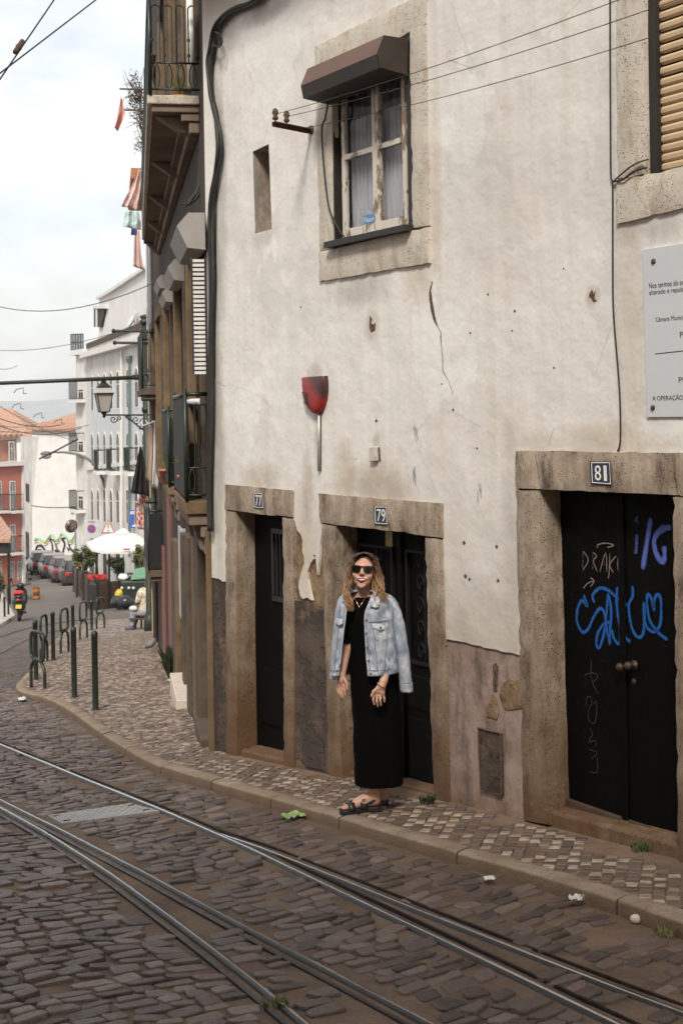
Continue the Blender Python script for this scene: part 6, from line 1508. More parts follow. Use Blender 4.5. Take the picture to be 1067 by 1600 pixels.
# orange striped drum
dq = gp(57.5, 937, -KERB); hd_ = 19.5 * dq[1] / F; rd_ = 5.2 * dq[1] / F
dr = thing('striped_drum', 'small orange and brown striped drum standing alone on the cobbled street', 'drum', dq)
mottled('drum_orange', (.50, .16, .02), (.60, .22, .04), 6, .6, 0); mottled('drum_brown', (.12, .05, .03), (.20, .09, .05), 6, .6, 0)
mb = MB(); mb.lathe(dq, [(rd_ * .96, 0), (rd_, .03), (rd_, hd_ * .96), (rd_ * .98, hd_), (rd_ * .9, hd_), (rd_ * .88, hd_ - .05), (.001, hd_ - .05)], 20); mb.build('barrel', M['drum_brown'], dr, True)
for z0, z1 in ((.10, .30), (.62, .86)): mb = MB(); mb.lathe(dq + np.array([0, 0, hd_ * z0]), [(rd_ * 1.0, 0), (rd_ * 1.02, .005), (rd_ * 1.02, hd_ * (z1 - z0)), (rd_, hd_ * (z1 - z0) + .005)], 20); mb.build('stripe', M['drum_orange'], dr, True)
# ------------------------------------------------------------------ scooter seen from behind
sq_ = gp(31, 971, -KERB); Ysc = sq_[1]; us = Ysc / F
sc = thing('motor_scooter', 'black motor scooter with yellow number plate seen from behind at the left kerb', 'scooter', sq_)
SX = np.array([math.cos(.17), math.sin(.17), 0]); SY = np.array([-SX[1], SX[0], 0])
def Sc(x, y, z): return sq_ + SX * x + SY * y + np.array([0, 0, z])
mottled('scooter_black', (.012, .011, .011), (.022, .02, .02), 4, .25, 0); mottled('tyre', (.012, .012, .012), (.025, .024, .023), 20, .85, .003, 60)
def torus(mb, c, ax, Rr, r, n=24, m=8):
    ax = Vector(ax).normalized(); qd = Vector((0, 0, 1)).rotation_difference(ax)
    rings = []
    for i in range(n):
        a = 6.28318 * i / n; ring = []
        for k in range(m): b = 6.28318 * k / m; ring.append(tuple(np.array(c) + np.array(qd @ Vector(((Rr + r * math.cos(b)) * math.cos(a), (Rr + r * math.cos(b)) * math.sin(a), r * math.sin(b))))))
        rings.append(ring)
    rings.append(rings[0]); mb.loft(rings, True, False)
for y in (.0, 1.25):
    mb = MB(); torus(mb, Sc(0, y, .23), SX, .17, .06); w_ = mb.build('wheel', M['tyre'], sc, True); mb = MB(); mb.lathe(Sc(-.03, y, .23), [(.001, -.02), (.12, -.02), (.13, .03), (.12, .08), (.001, .08)], 14, 0, tuple(SX)); mb.build('rim', M['iron'], w_, True)
def ell(cx, cy, cz, hx, hz, k=14, sq=.7):
    return [Sc(cx + hx * math.copysign(abs(math.cos(a)) ** sq, math.cos(a)), cy, cz + hz * math.copysign(abs(math.sin(a)) ** sq, math.sin(a))) for a in np.linspace(0, 6.283, k + 1)[:-1]]
mb = MB(); mb.loft([ell(0, -.28, .62, .08, .10), ell(0, -.22, .62, .15, .17), ell(0, .0, .58, .21, .24), ell(0, .3, .52, .20, .24), ell(0, .55, .38, .17, .14), ell(0, .8, .32, .17, .09), ell(0, 1.0, .40, .14, .14)], True, True); mb.build('body', M['scooter_black'], sc, True)
mb = MB(); mb.loft([ell(0, -.30, .80, .11, .03), ell(0, -.1, .84, .16, .06), ell(0, .25, .82, .16, .06), ell(0, .55, .78, .12, .05)], True, True); mb.build('seat', M['red_cloth'] if False else M['scooter_black'], sc, True)
mottled('lamp_red', (.40, .02, .02), (.5, .03, .03), 6, .2, 0)
mb = MB(); mb.loft([ell(0, -.34, .70, .03, .015), ell(0, -.31, .70, .08, .022), ell(0, -.26, .70, .08, .03)], True, True); mb.build('tail_lamp', M['lamp_red'], sc, True)
mb = MB(); mb.loft([ell(-.02, -.30, .91, .10, .025), ell(-.02, -.26, .91, .16, .045), ell(-.02, .0, .92, .16, .045), ell(-.02, .05, .92, .12, .03)], True, True); mb.build('red_bundle', M['red_cloth'], sc, True)
mb = MB(); mb.add([Sc(-.09, -.315, .44), Sc(.09, -.315, .44), Sc(.09, -.295, .56), Sc(-.09, -.295, .56)], [(0, 1, 2, 3)]); mottled('plate_yellow', (.60, .42, .05), (.66, .48, .08), 5, .5, 0); mb.build('number_plate', M['plate_yellow'], sc)
mb = MB(); mb.box(*Sc(0, -.1, .36), .10, .35, .04, .17); mb.build('rear_mudguard', M['scooter_black'], sc)
mb = MB(); mb.tube([Sc(0, 1.2, .25), Sc(0, 1.05, .7), Sc(0, .95, .98)], .035, 8); mb.build('fork', M['iron'], sc, True)
mb = MB(); mb.loft([ell(0, 1.12, .60, .20, .30), ell(0, 1.02, .64, .21, .30)], True, True); mb.build('leg_shield', M['scooter_black'], sc, True)
mb = MB(); mb.tube([Sc(-.34, .85, 1.0), Sc(-.15, .93, 1.02), Sc(.15, .93, 1.02), Sc(.34, .85, 1.06)], .02, 6); mb.build('handlebar', M['iron'], sc, True)
mb = MB(); mb.ball(Sc(0, .98, 1.0), (.13, .10, .10)); mb.build('headset', M['scooter_black'], sc, True)
for s_ in (-1, 1): mb = MB(); mb.tube([Sc(s_ * .2, .93, 1.02), Sc(s_ * .28, .95, 1.17)], .01, 5); mb.ball(Sc(s_ * .30, .95, 1.21), (.07, .02, .05)); mb.build('rear_mirror', M['iron'], sc, True)
mb = MB(); mb.tube([Sc(.17, .1, .25), Sc(.19, -.35, .33)], [.035, .05], 8); mb.build('exhaust', M['iron'], sc, True)
bag('green_bundle', 'dark teal cloth bundle lying under the parked scooter', 20, 972, 44.5, .15, 'bag_teal' if False else 'bin_green', 9, (1.6, 1, .35), 'bundle')
# pale pavement with kerb at the far left
lp = [gp(-60, 985, -KERB), gp(0, 981, -KERB), gp(24, 966, -KERB), gp(8, 936, -KERB), gp(-5, 915, -KERB), gp(-60, 915, -KERB)]
mb = MB(); mb.prism([p + np.array([0, 0, -.1]) for p in lp], (0, 0, .2)); mottled('pale_paving', (.36, .32, .28), (.46, .42, .37), 2.5, .85, .004, 30); tag(mb.build('far_pavement', M['pale_paving'], None), kind='structure')
# rails far down the street
for pix, lab in (([(-60, 1012), (0, 996), (25, 987), (50, 981), (95, 973), (150, 967)], 'far bright tram rail curving behind the bollards, upper one'), ([(-60, 1042), (0, 1021), (47, 998), (95, 985), (148, 978), (190, 972), (226, 967), (250, 964)], 'far tram rail curving behind the cycle stands, lower one')):
    rail_mesh('tram_rail', rl(pix), 1, lab, 0)

# ------------------------------------------------------------------ parked cars
mottled('car_glass', (.05, .055, .06), (.10, .105, .11), 1.0, .08, 0); mottled('car_lamp', (.45, .02, .02), (.55, .03, .03), 5, .25, 0)
def car_proto(name, paint, label, van=False):
    c = thing(name, label, 'van' if van else 'car', (0, 0, 0), 0, None if van else 'cars parked in front of the graffiti wall')
    W_, Hh, Ln = (.90, 2.0, 4.8) if van else (.86, 1.45, 4.1)
    sec = [(-Ln / 2, .32, .70, .78), (-Ln / 2 + .04, .24, .92, .86), (-Ln / 2 + .5, .2, .96, .97), (0, .2, .93, 1), (Ln / 2 - .7, .2, .86, .97), (Ln / 2 - .1, .26, .70, .84), (Ln / 2, .35, .62, .7)]
    def ring(y, z0, z1, w, r=.12): 
        w *= W_; return [(-w + r, y, z0), (w - r, y, z0), (w, y, z0 + r), (w, y, z1 - r * 1.4), (w - r * .7, y, z1), (-w + r * .7, y, z1), (-w, y, z1 - r * 1.4), (-w, y, z0 + r)]
    mb = MB(); mb.loft([ring(*s_) for s_ in sec], True, True); mb.build('body', paint, c, True, bevel=.02)
    t0 = -Ln / 2 + .12; cab = [(t0, .90, .80, .0), (t0 + .55, .90, .84, 1), (.3, .90, .84, 1), (1.15, .86, .82, .02)]
    def cr(y, z0, w, k): zt_ = z0 + (Hh - z0) * k + .02; ww = w * W_ * (1 - .16 * k); return [(-w * W_, y, z0), (w * W_, y, z0), (ww, y, zt_), (-ww, y, zt_)]
    mb = MB(); mb.loft([cr(*s_) for s_ in cab], True, True); mb.build('cabin', paint, c, False, bevel=.05)
    mb = MB(); a, b = cr(*cab[0]), cr(*cab[1]); pl_ = [np.array(v) for v in (a[0], a[1], b[2], b[3])]; ce = sum(pl_) / 4; pl_ = [ce + (v - ce) * .84 + np.array([0, -.035, .02]) for v in pl_]; mb.prism(pl_, (0, -.012, .008)); mb.build('rear_window', M['car_glass'], c)
    mb = MB(); a, b = cr(*cab[3]), cr(*cab[2]); pl_ = [np.array(v) for v in (a[0], a[1], b[2], b[3])]; ce = sum(pl_) / 4; pl_ = [ce + (v - ce) * .86 + np.array([0, .03, .02]) for v in pl_]; mb.prism(pl_, (0, .012, .008)); mb.build('windscreen', M['car_glass'], c)
    for s_ in (-1, 1):
        mb = MB(); mb.prism([(s_ * (W_ * .84 + .012), t0 + .34, .96), (s_ * (W_ * .84 + .012), .85, .96), (s_ * (W_ * .73 + .012), .32, Hh - .08), (s_ * (W_ * .73 + .012), t0 + .6, Hh - .08)], (s_ * .006, 0, 0)); mb.build('side_window', M['car_glass'], c)
        mb = MB(); mb.box(s_ * W_ * .72, -Ln / 2 + .02, .80, .24, .12, .20); mb.build('tail_lamp', M['car_lamp'], c, bevel=.03)
        mb = MB(); mb.ball((s_ * (W_ + .06), .75, .98), (.09, .05, .06)); mb.build('wing_mirror', paint, c, True)
        for y in (-Ln / 2 + .75, Ln / 2 - .8):
            mb = MB(); torus(mb, (s_ * (W_ - .08), y, .31), (1, 0, 0), .22, .09, 20, 8); w_ = mb.build('wheel', M['tyre'], c, True); mb = MB(); mb.lathe((s_ * (W_ - .08), y, .31), [(.001, .05), (.19, .05), (.2, 0), (.001, -.05)], 14, 0, (s_, 0, 0)); mb.build('rim', M['steel_bare'], w_, True)
    mb = MB(); mb.box(0, -Ln / 2 - .01, .52, .5, .02, .12); mb.build('number_plate', M['white_enamel'], c); mb = MB(); mb.box(0, -Ln / 2 + .03, .38, 1.5, .12, .16); mb.build('bumper', M['tyre'], c, bevel=.03); return c
def paint(name, c): t = NT(name); M[name] = t.fin(c, .3, None, .2, .5); t.p.inputs['Coat Weight'].default_value = .5; return M[name]
cars = [('car_dark', (.035, .033, .034), 107, 906, 77, 'dark car nearest of the parked row, beside the leafy shrub'), ('car_maroon', (.09, .035, .035), 90, 904.5, 81.5, 'dark maroon car second in the parked row from the shrub'), ('car_grey', (.085, .08, .078), 73, 902.5, 86, 'grey car third in the parked row from the shrub'), ('car_black', (.02, .02, .021), 56, 900.5, 90.5, 'black car at the far end of the parked row, by the white house corner')]
for nm, c_, x, y, Y, lab in cars:
    o = car_proto('parked_car', paint(nm, c_), lab); q = at(x, y, Y); o.location = (float(q[0]), float(Y + 2), float(road_z(q[0], Y + 2)) - .0); o.rotation_euler = (0, 0, math.atan2(.98, -.30) - math.pi / 2)
v = car_proto('parked_van', paint('van_white', (.62, .62, .62)), 'white van parked behind the red cloths under the parasol', True); q = at(158, 900, 70); v.location = (float(q[0]), 70, float(road_z(q[0], 70))); v.rotation_euler = (0, 0, math.pi + .25)
# ------------------------------------------------------------------ people: bodies grown as one smooth surface from a distance field
import openvdb
class Field:
    def __init__(s, lo, hi, vox):
        s.lo = np.array(lo, float); s.v = vox; s.n = np.ceil((np.array(hi) - s.lo) / vox).astype(int) + 1
        s.a = np.full(s.n, 0.05, dtype=np.float32)
    def _sl(s, lo, hi):
        i0 = np.maximum(((np.array(lo) - s.lo) / s.v).astype(int) - 1, 0); i1 = np.minimum(((np.array(hi) - s.lo) / s.v).astype(int) + 3, s.n)
        g = [s.lo[k] + s.v * np.arange(i0[k], i1[k]) for k in range(3)]
        return tuple(slice(i0[k], i1[k]) for k in range(3)), np.meshgrid(*g, indexing='ij')
    def _mix(s, sl, d, k, cut):
        a = s.a[sl]
        if cut:
            h = np.clip(.5 - .5 * (a + d) / k, 0, 1); s.a[sl] = a * (1 - h) - d * h + k * h * (1 - h)
        else:
            h = np.clip(.5 + .5 * (a - d) / k, 0, 1); s.a[sl] = a * (1 - h) + d * h - k * h * (1 - h)
    def cone(s, p, q, r0, r1, k=.012, cut=False):
        p, q = np.array(p, float), np.array(q, float); m = max(r0, r1) + k + .055
        sl, (X, Y, Z) = s._sl(np.minimum(p, q) - m, np.maximum(p, q) + m); d = q - p; L2 = d @ d + 1e-12
        t = np.clip(((X - p[0]) * d[0] + (Y - p[1]) * d[1] + (Z - p[2]) * d[2]) / L2, 0, 1)
        D = np.sqrt((X - p[0] - t * d[0]) ** 2 + (Y - p[1] - t * d[1]) ** 2 + (Z - p[2] - t * d[2]) ** 2) - (r0 + (r1 - r0) * t)
        s._mix(sl, D, k, cut); return s
    def ell(s, c, r, M3=None, k=.012, cut=False):
        c, r = np.array(c, float), np.array(r, float); m = r.max() + k + .055; sl, (X, Y, Z) = s._sl(c - m, c + m)
        P = np.stack([X - c[0], Y - c[1], Z - c[2]]); P = P if M3 is None else np.tensordot(np.array(M3).T, P, 1)
        k0 = np.sqrt((P[0] / r[0]) ** 2 + (P[1] / r[1]) ** 2 + (P[2] / r[2]) ** 2); k1 = np.sqrt((P[0] / r[0] ** 2) ** 2 + (P[1] / r[1] ** 2) ** 2 + (P[2] / r[2] ** 2) ** 2)
        s._mix(sl, k0 * (k0 - 1) / np.maximum(k1, 1e-6), k, cut); return s
    def mesh(s, name, mat, parent, mats=None):
        g = openvdb.FloatGrid(0.05); g.copyFromArray(s.a); pts, quads = g.convertToQuads(isovalue=0.0)
        mb = MB(); mb.v = (np.array(pts) * s.v + s.lo).tolist(); mb.f = [tuple(int(i) for i in q) for q in quads]; mb.mi = [0] * len(mb.f); mb.tint = [.5] * len(mb.f)
        o = mb.build(name, mat, parent, True); md = o.modifiers.new('soften', 'SMOOTH'); md.factor = .5; md.iterations = 2; return o
def skin(name, a, b):
    t = NT(name); c = t.mix(t.noise(22, 4), a, b); t.p.inputs['Subsurface Weight'].default_value = .12; t.p.inputs['Subsurface Radius'].default_value = (.02, .008, .004); M[name] = t.fin(c, .48, None, 0, .4)
skin('skin', (.45, .245, .170), (.54, .315, .225))
mottled('lips', (.44, .155, .125), (.50, .19, .15), 40, .35, 0); mottled('teeth', (.74, .70, .64), (.80, .76, .70), 10, .3, 0); mottled('mouth_dark', (.045, .011, .010), (.07, .018, .015), 10, .6, 0)
mottled('gloss_black', (.008, .008, .008), (.012, .012, .012), 5, .18, 0); mottled('lens_black', (.003, .003, .0035), (.006, .006, .007), 3, .10, 0, 1, 0, .3)
mottled('gold', (.62, .42, .17), (.72, .52, .25), 5, .25, 0, 1, 1.0); mottled('leather_black', (.010, .0095, .009), (.02, .019, .018), 20, .42, .001, 90)
t = NT('black_knit'); w = t.noise(1, 3, .5, t.co((160, 160, 20))); a = t.noise(4, 4); M['black_knit'] = t.fin(t.mix(a, (.0018, .0017, .0017), (.0045, .0043, .0042)), .95, t.bump(t.math('ADD', w, t.math('MULTIPLY', a, 3)), .004), 0, .05)
t = NT('washed_denim'); a = t.noise(7, 6, .68); b = t.noise(26, 4, .65, t.co((1, 1, .55))); w = t.noise(420, 2)
c = t.mix(t.ramp(a, [(.34, 0), (.62, 1)]), (.185, .225, .290), (.40, .425, .465)); c = t.mix(t.ramp(b, [(.46, 0), (.66, .85)]), c, (.56, .57, .59)); c = t.mix(t.ramp(w, [(.45, 0), (.7, .25)]), c, (.10, .15, .24))
M['denim'] = t.fin(c, .9, t.bump(t.math('ADD', t.math('MULTIPLY', b, 2.5), w), .002), 0, .15)
mottled('denim_seam', (.14, .18, .25), (.27, .31, .38), 60, .9, .003, 200); mottled('denim_pale', (.42, .45, .50), (.56, .58, .61), 50, .9, .003, 200); mottled('copper', (.20, .10, .05), (.28, .15, .08), 8, .35, 0, 1, .9)
t = NT('ombre_hair'); z = t.sep(); st = t.noise(1, 4, .6, t.co((90, 90, 6))); g = t.ramp(t.math('ADD', z['Z'], t.math('MULTIPLY', st, .10)), [(0, 1), (1, 0)])
hz = t.n('MapRange'); hz.inputs['From Min'].default_value = 1.39; hz.inputs['From Max'].default_value = 1.68; t.l(t.math('ADD', z['Z'], t.math('MULTIPLY', st, .06)), hz.inputs['Value'])
c = t.mix(hz.outputs[0], (.33, .185, .08), (.030, .015, .009)); c = t.mix(t.ramp(st, [(.48, 0), (.70, .40)]), c, (.25, .135, .06)); M['hair'] = t.fin(c, .42, t.bump(st, .004), 0, .5)

YW = 9.22
def W(x, y, dy=0.0): return at(x, y, YW + dy)
G0 = W(575, 1268); 
she = thing('person', 'laughing woman in sunglasses, long black dress and denim jacket standing in front of door 79', 'person', (G0[0], G0[1], float(gz(G0[0], G0[1]))))
U = YW / F                                       # metres per photo pixel where she stands
f = Field((G0[0] - .30, G0[1] - .28, G0[2] - .06), (G0[0] + .34, G0[1] + .34, G0[2] + 1.72), .0042)
# head frame
HCc = W(567.5, 892, .02)
from mathutils import Euler
HM = np.array((Matrix.Rotation(R(5.0), 3, 'Y') @ Matrix.Rotation(R(-7), 3, 'X') @ Matrix.Rotation(R(-6), 3, 'Z')))
def Hd(x, y, z): return HCc + HM @ np.array([x, y, z])
f.ell(Hd(0, .02, .030), (.072, .088, .084), HM); f.ell(Hd(0, -.028, -.020), (.066, .062, .078), HM, .02); f.ell(Hd(0, -.036, -.068), (.052, .048, .037), HM, .02); f.ell(Hd(0, -.072, -.100), (.021, .019, .016), None, .016)
for s_ in (-1, 1):
    f.ell(Hd(s_ * .038, -.060, -.030), (.026, .026, .024), HM, .014); f.ell(Hd(s_ * .072, .012, -.012), (.010, .020, .030), HM, .006); f.cone(Hd(s_ * .014, -.070, .034), Hd(s_ * .046, -.056, .034), .010, .009, .03)
    f.ell(Hd(s_ * .0115, -.097, -.022), (.009, .010, .008), None, .006)
f.cone(Hd(0, -.086, .026), Hd(0, -.108, -.015), .0080, .0112, .010)
f.cone(Hd(-.026, -.082, -.050), Hd(.026, -.082, -.050), .010, .010, .010); f.cone(Hd(-.018, -.078, -.092), Hd(.018, -.078, -.092), .009, .009, .012)
f.ell(Hd(0, -.098, -.068), (.031, .030, .0205), HM, .004, True)
# neck, torso, hips
f.cone(Hd(0, .022, -.06), W(566.5, 930, .045), .052, .054, .02); f.cone(W(549, 941, .05), W(590, 939, .06), .042, .042, .03)
f.cone(W(559, 955, .04), W(563, 1000, .04), .085, .080, .04); f.cone(W(577, 955, .05), W(583, 1000, .05), .085, .080, .04); f.cone(W(570, 1000, .05), W(580, 1060, .06), .10, .115, .04); f.cone(W(573, 1080, .05), W(598, 1080, .08), .08, .08, .03)
# legs
AF, AB = W(585, 1247, .0), W(598, 1243, .15)
f.cone(W(578, 1085, .03), W(585, 1165, -.02), .075, .055, .02); f.cone(W(585, 1165, -.02), W(583.5, 1210, .01), .055, .047, .02); f.cone(W(583.5, 1210, .01), AF, .045, .031, .02)
f.cone(W(596, 1085, .09), W(603, 1165, .10), .075, .055, .02); f.cone(W(603, 1165, .10), W(600, 1208, .14), .055, .047, .02); f.cone(W(600, 1208, .14), AB, .045, .031, .02)
def foot(heel, toe, hgt, ankle):
    e = toe - heel; L_ = np.linalg.norm(e); e /= L_; g = np.cross(e, [0, 0, 1]); g /= np.linalg.norm(g); u = np.cross(g, e)
    if u[2] < 0: u = -u
    Q = lambda a, b, c: heel + e * a * L_ + g * b + u * (c + hgt)
    f.cone(Q(.08, 0, .03), Q(.22, 0, .035), .030, .032, .02); f.cone(ankle, Q(.16, 0, .04), .031, .030, .03); f.cone(ankle - np.array([0, 0, .01]), Q(.48, 0, .042), .030, .026, .035); f.cone(Q(.40, -.006, .035), Q(.74, -.012, .021), .034, .022, .03); f.cone(Q(.42, .012, .028), Q(.72, .018, .018), .026, .018, .03)
    for i, (b, l, r) in enumerate(((-.030, .985, .0125), (-.011, .995, .010), (.006, .965, .0092), (.021, .925, .0088), (.034, .875, .0082))):
        f.cone(Q(.74, b * .9, .018), Q(l - .04, b, .013), r * 1.05, r, .008)
    return Q, e, g, u, L_
HF, TF = W(592.5, 1266, .015), W(532.5, 1268.5, -.045); HB, TB = W(604, 1255, .17), W(549, 1256.5, .12)
HF[2] = float(gz(HF[0], HF[1])) + .006; TF[2] = float(gz(TF[0], TF[1])) + .006; HB[2] = float(gz(HB[0], HB[1])) + .006; TB[2] = float(gz(TB[0], TB[1])) + .006
AF = HF + (TF - HF) * .16 + np.array([0, 0, .115]); AB = HB + (TB - HB) * .16 + np.array([0, 0, .115])
QF = foot(HF, TF, .028, AF); QB = foot(HB, TB, .028, AB)
f.cone(W(583.5, 1210, .01), AF, .045, .031, .02); f.cone(W(600, 1208, .14), AB, .045, .031, .02)
# arms and hands
f.cone(W(546, 943, .05), W(541, 1012, .02), .043, .037, .02); f.cone(W(541, 1012, .02), W(534, 1054, -.04), .036, .0235, .015)
f.cone(W(594, 941, .06), W(612, 1015, .02), .043, .037, .02); f.cone(W(612, 1015, .02), W(599, 1064, -.15), .037, .0245, .015)
def fingers(chains, k=.004):
    for ch in chains:
        for i in range(len(ch) - 1): f.cone(ch[i][0], ch[i + 1][0], ch[i][1], ch[i + 1][1], k)
d0 = -.045
f.cone(W(533.8, 1054, -.04), W(533.5, 1062, d0), .0225, .024, .012); f.cone(W(531.2, 1063, d0 + .008), W(530.0, 1071, d0 + .01), .0155, .0125, .012); f.cone(W(535.5, 1063, d0 - .005), W(535.6, 1071, d0 - .005), .0165, .0135, .012)
fingers([[(W(528.2, 1071, d0 + .018), .0082), (W(527.6, 1079, d0 + .012), .0072), (W(529.8, 1084.5, d0 + .002), .0062)], [(W(531.3, 1072, d0 + .006), .0084), (W(531.2, 1082, d0 - .004), .0074), (W(533.2, 1088.5, d0 - .012), .0064)], [(W(534.5, 1072, d0 - .006), .0084), (W(534.9, 1083, d0 - .018), .0074), (W(536.4, 1090.5, d0 - .022), .0064)], [(W(537.6, 1070.5, d0 - .016), .0084), (W(538.6, 1080, d0 - .028), .0074), (W(539.6, 1086.5, d0 - .03), .0064)],
         [(W(537.8, 1060, d0 - .02), .0115), (W(541.6, 1068, d0 - .034), .0095), (W(542.2, 1077, d0 - .042), .0076)]], .003)
d1 = -.165
f.cone(W(599, 1064, -.15), W(596, 1072, d1), .0235, .024, .012); f.cone(W(592, 1074, d1), W(587, 1083, d1), .018, .0145, .012); f.cone(W(597, 1074, d1 + .004), W(597.5, 1084, d1 + .004), .019, .0145, .012); f.cone(W(590, 1080, d1), W(597, 1082, d1), .014, .014, .012)
fingers([[(W(584.2, 1085, d1 - .004), .0088), (W(583.0, 1093, d1 - .016), .0078), (W(584.6, 1100.5, d1 - .010), .0066)], [(W(588.8, 1086.5, d1 - .006), .0092), (W(588.6, 1096, d1 - .020), .0080), (W(590.2, 1103.5, d1 - .012), .0068)], [(W(593.6, 1086.5, d1 - .004), .0090), (W(594.0, 1095, d1 - .014), .0078), (W(595.2, 1102, d1 - .006), .0066)], [(W(598.6, 1085, d1 + .002), .0084), (W(600.4, 1091.5, d1 - .004), .0072), (W(600.4, 1097, d1), .0062)],
         [(W(590, 1075, d1 - .008), .0130), (W(583.6, 1080.5, d1 - .018), .0105), (W(580.4, 1087.5, d1 - .020), .0085)]])
f.mesh('body', M['skin'], she)
# face details
def lipz(x, up): c_ = .013 * (x / .037) ** 2; w_ = max(0, 1 - (x / .037) ** 2); return -.0530 + c_ + (.0045 * w_ if up else -.034 * w_ ** .62)
mb = MB(); mb.ball(Hd(0, -.070, -.067), (.033, .0170, .0195), 16, 10); mb.build('mouth', M['mouth_dark'], she, True)
mb = MB(); rings = []
for x in np.linspace(-.031, .031, 17): 
    yy = -.0865 + 11 * x * x; zt_ = lipz(x, True) - .0050; rings.append([Hd(x, yy, zt_), Hd(x, yy - .002, zt_ - .005), Hd(x, yy, zt_ - .0105 + 5 * x * x), Hd(x, yy + .006, zt_ - .005)])
mb.loft(rings, True, True); mb.build('teeth', M['teeth'], she, True)
mb = MB(); lp = []
for x in np.concatenate([np.linspace(-.034, .034, 22), np.linspace(.034, -.034, 22)[1:-1]]): lp.append(x)
up = [Hd(x, -.0885 + 14 * x * x, lipz(x, True)) for x in np.linspace(-.037, .037, 19)]; dn = [Hd(x, -.0865 + 13 * x * x, lipz(x, False)) for x in np.linspace(.037, -.037, 25)[1:]]
mb.tube(up + dn, [.0028 + .0018 * (1 - abs(k - 9) / 9) for k in range(19)] + [.0034 + .0030 * math.sin(math.pi * k / 23) for k in range(24)], 6, cap=False); mb.build('lips', M['lips'], she, True)
gl = bpy.data.objects.new('sunglasses', None); COL.objects.link(gl); gl.parent = she; MW[gl.name] = MW[she.name]
for s_ in (-1, 1):
    out = [(.006, .014), (.020, .0185), (.045, .0195), (.064, .019), (.0695, .012), (.067, -.008), (.060, -.020), (.048, -.0265), (.032, -.0275), (.019, -.022), (.011, -.010)]
    cv = lambda x, z, dy: Hd(s_ * x, -.106 + 5.5 * x * x + dy, z + .013)
    mb = MB(); mb.prism([cv(x, z, 0) for x, z in out], HM @ np.array([0, .006, 0])); mb.build('rim', M['gloss_black'], gl, bevel=.002)
    ce = np.array([.039, -.006]); inn = [tuple(ce + (np.array(p) - ce) * .80 - np.array([0, .002])) for p in out]
    mb = MB(); mb.prism([cv(x, z, -.002) for x, z in inn], HM @ np.array([0, .003, 0])); mb.build('lens', M['lens_black'], gl)
    mb = MB(); mb.tube([Hd(s_ * .066, -.080, .026), Hd(s_ * .076, -.045, .024), Hd(s_ * .076, .015, .018)], .0045, 6); mb.build('temple', M['gloss_black'], gl)
mb = MB(); mb.tube([Hd(-.010, -.107, .024), Hd(0, -.110, .027), Hd(.010, -.107, .024)], .0045, 6); mb.build('bridge', M['gloss_black'], gl)
# hair: cap and long wavy locks
fh = Field(HCc - np.array([.13, .14, .15]), HCc + np.array([.13, .15, .15]), .004)
fh.ell(Hd(0, .026, .034), (.084, .098, .090), HM); fh.cone(Hd(-.062, .03, -.02), Hd(-.072, .03, -.10), .032, .026, .02); fh.cone(Hd(.066, .03, -.02), Hd(.080, .03, -.10), .034, .028, .02); fh.ell(Hd(0, .07, -.06), (.075, .05, .09), HM, .02)
fh.ell(Hd(.002, -.085, -.012), (.068, .085, .104), HM, .010, True); fh.ell(Hd(0, -.05, -.11), (.056, .085, .09), HM, .01, True)
fh.mesh('hair', M['hair'], she)
rh_ = random.Random(11); mb = MB()
def lock(pix, r0, wob, ph):
    pts = smooth_pts([W(x, y, d_) for x, y, d_ in pix], 7); n = len(pts); o = []
    for i, p in enumerate(pts): t_ = i / (n - 1); o.append(p + wob * t_ ** .7 * np.array([math.cos(ph + t_ * 13), .8 * math.sin(ph + t_ * 13), 0]))
    mb.tube(o, [r0 * (.75 + .5 * math.sin(math.pi * min(1, t_ * 1.1))) * (1 - .75 * max(0, (t_ - .6) / .4)) for t_ in np.linspace(0, 1, n)], 6)
for k in range(85):
    j = lambda a: rh_.uniform(-a, a); e = rh_.random()
    lock([(567 + j(1.5), 864.2 + j(.8), .02 + j(.07)), (558 + j(2), 866.5 + j(1), .01 + j(.06)), (549.5 + j(2), 877 + j(2), -.03 + j(.03)), (545.0 + j(2), 894 + j(2), -.05 + j(.03)), (543.5 + j(2.5), 912, -.06 + j(.03)), (541.5 + j(3), 928, -.09 + j(.025)), (545.5 + j(3.5), 940 + 6 * e, -.115 + j(.02)), (547.5 + j(3), 947 + 8 * e, -.12 + j(.02))], rh_.uniform(.0018, .0046), rh_.uniform(.008, .024), rh_.random() * 6)
for k in range(85):
    j = lambda a: rh_.uniform(-a, a); e = rh_.random()
    lock([(568 + j(1.5), 864.2 + j(.8), .02 + j(.07)), (578 + j(2), 866.8 + j(1), .02 + j(.06)), (587 + j(2), 876 + j(2), -.01 + j(.03)), (591.5 + j(2), 893 + j(2), .0 + j(.03)), (594 + j(3), 908, -.01 + j(.03)), (593 + j(5), 922 + j(2), -.05 + j(.03)), (596 + j(6), 931 + 4 * e, -.08 + j(.02)), (599 + j(9), 936 + 6 * e, -.10 + j(.02))], rh_.uniform(.0018, .0046), rh_.uniform(.008, .024), rh_.random() * 6)
for pix in ([(583, 905, -.04), (582, 920, -.10), (584, 934, -.14), (589, 944, -.155), (597, 949, -.155)], [(586, 908, -.05), (588, 922, -.11), (586, 936, -.145), (590, 946, -.155)], [(549, 905, -.06), (545, 925, -.10), (549, 942, -.13), (552, 949, -.125), (550, 956, -.125)]): lock(pix, .004, .004, 1)
mb.build('hair_locks', M['hair'], she, True)
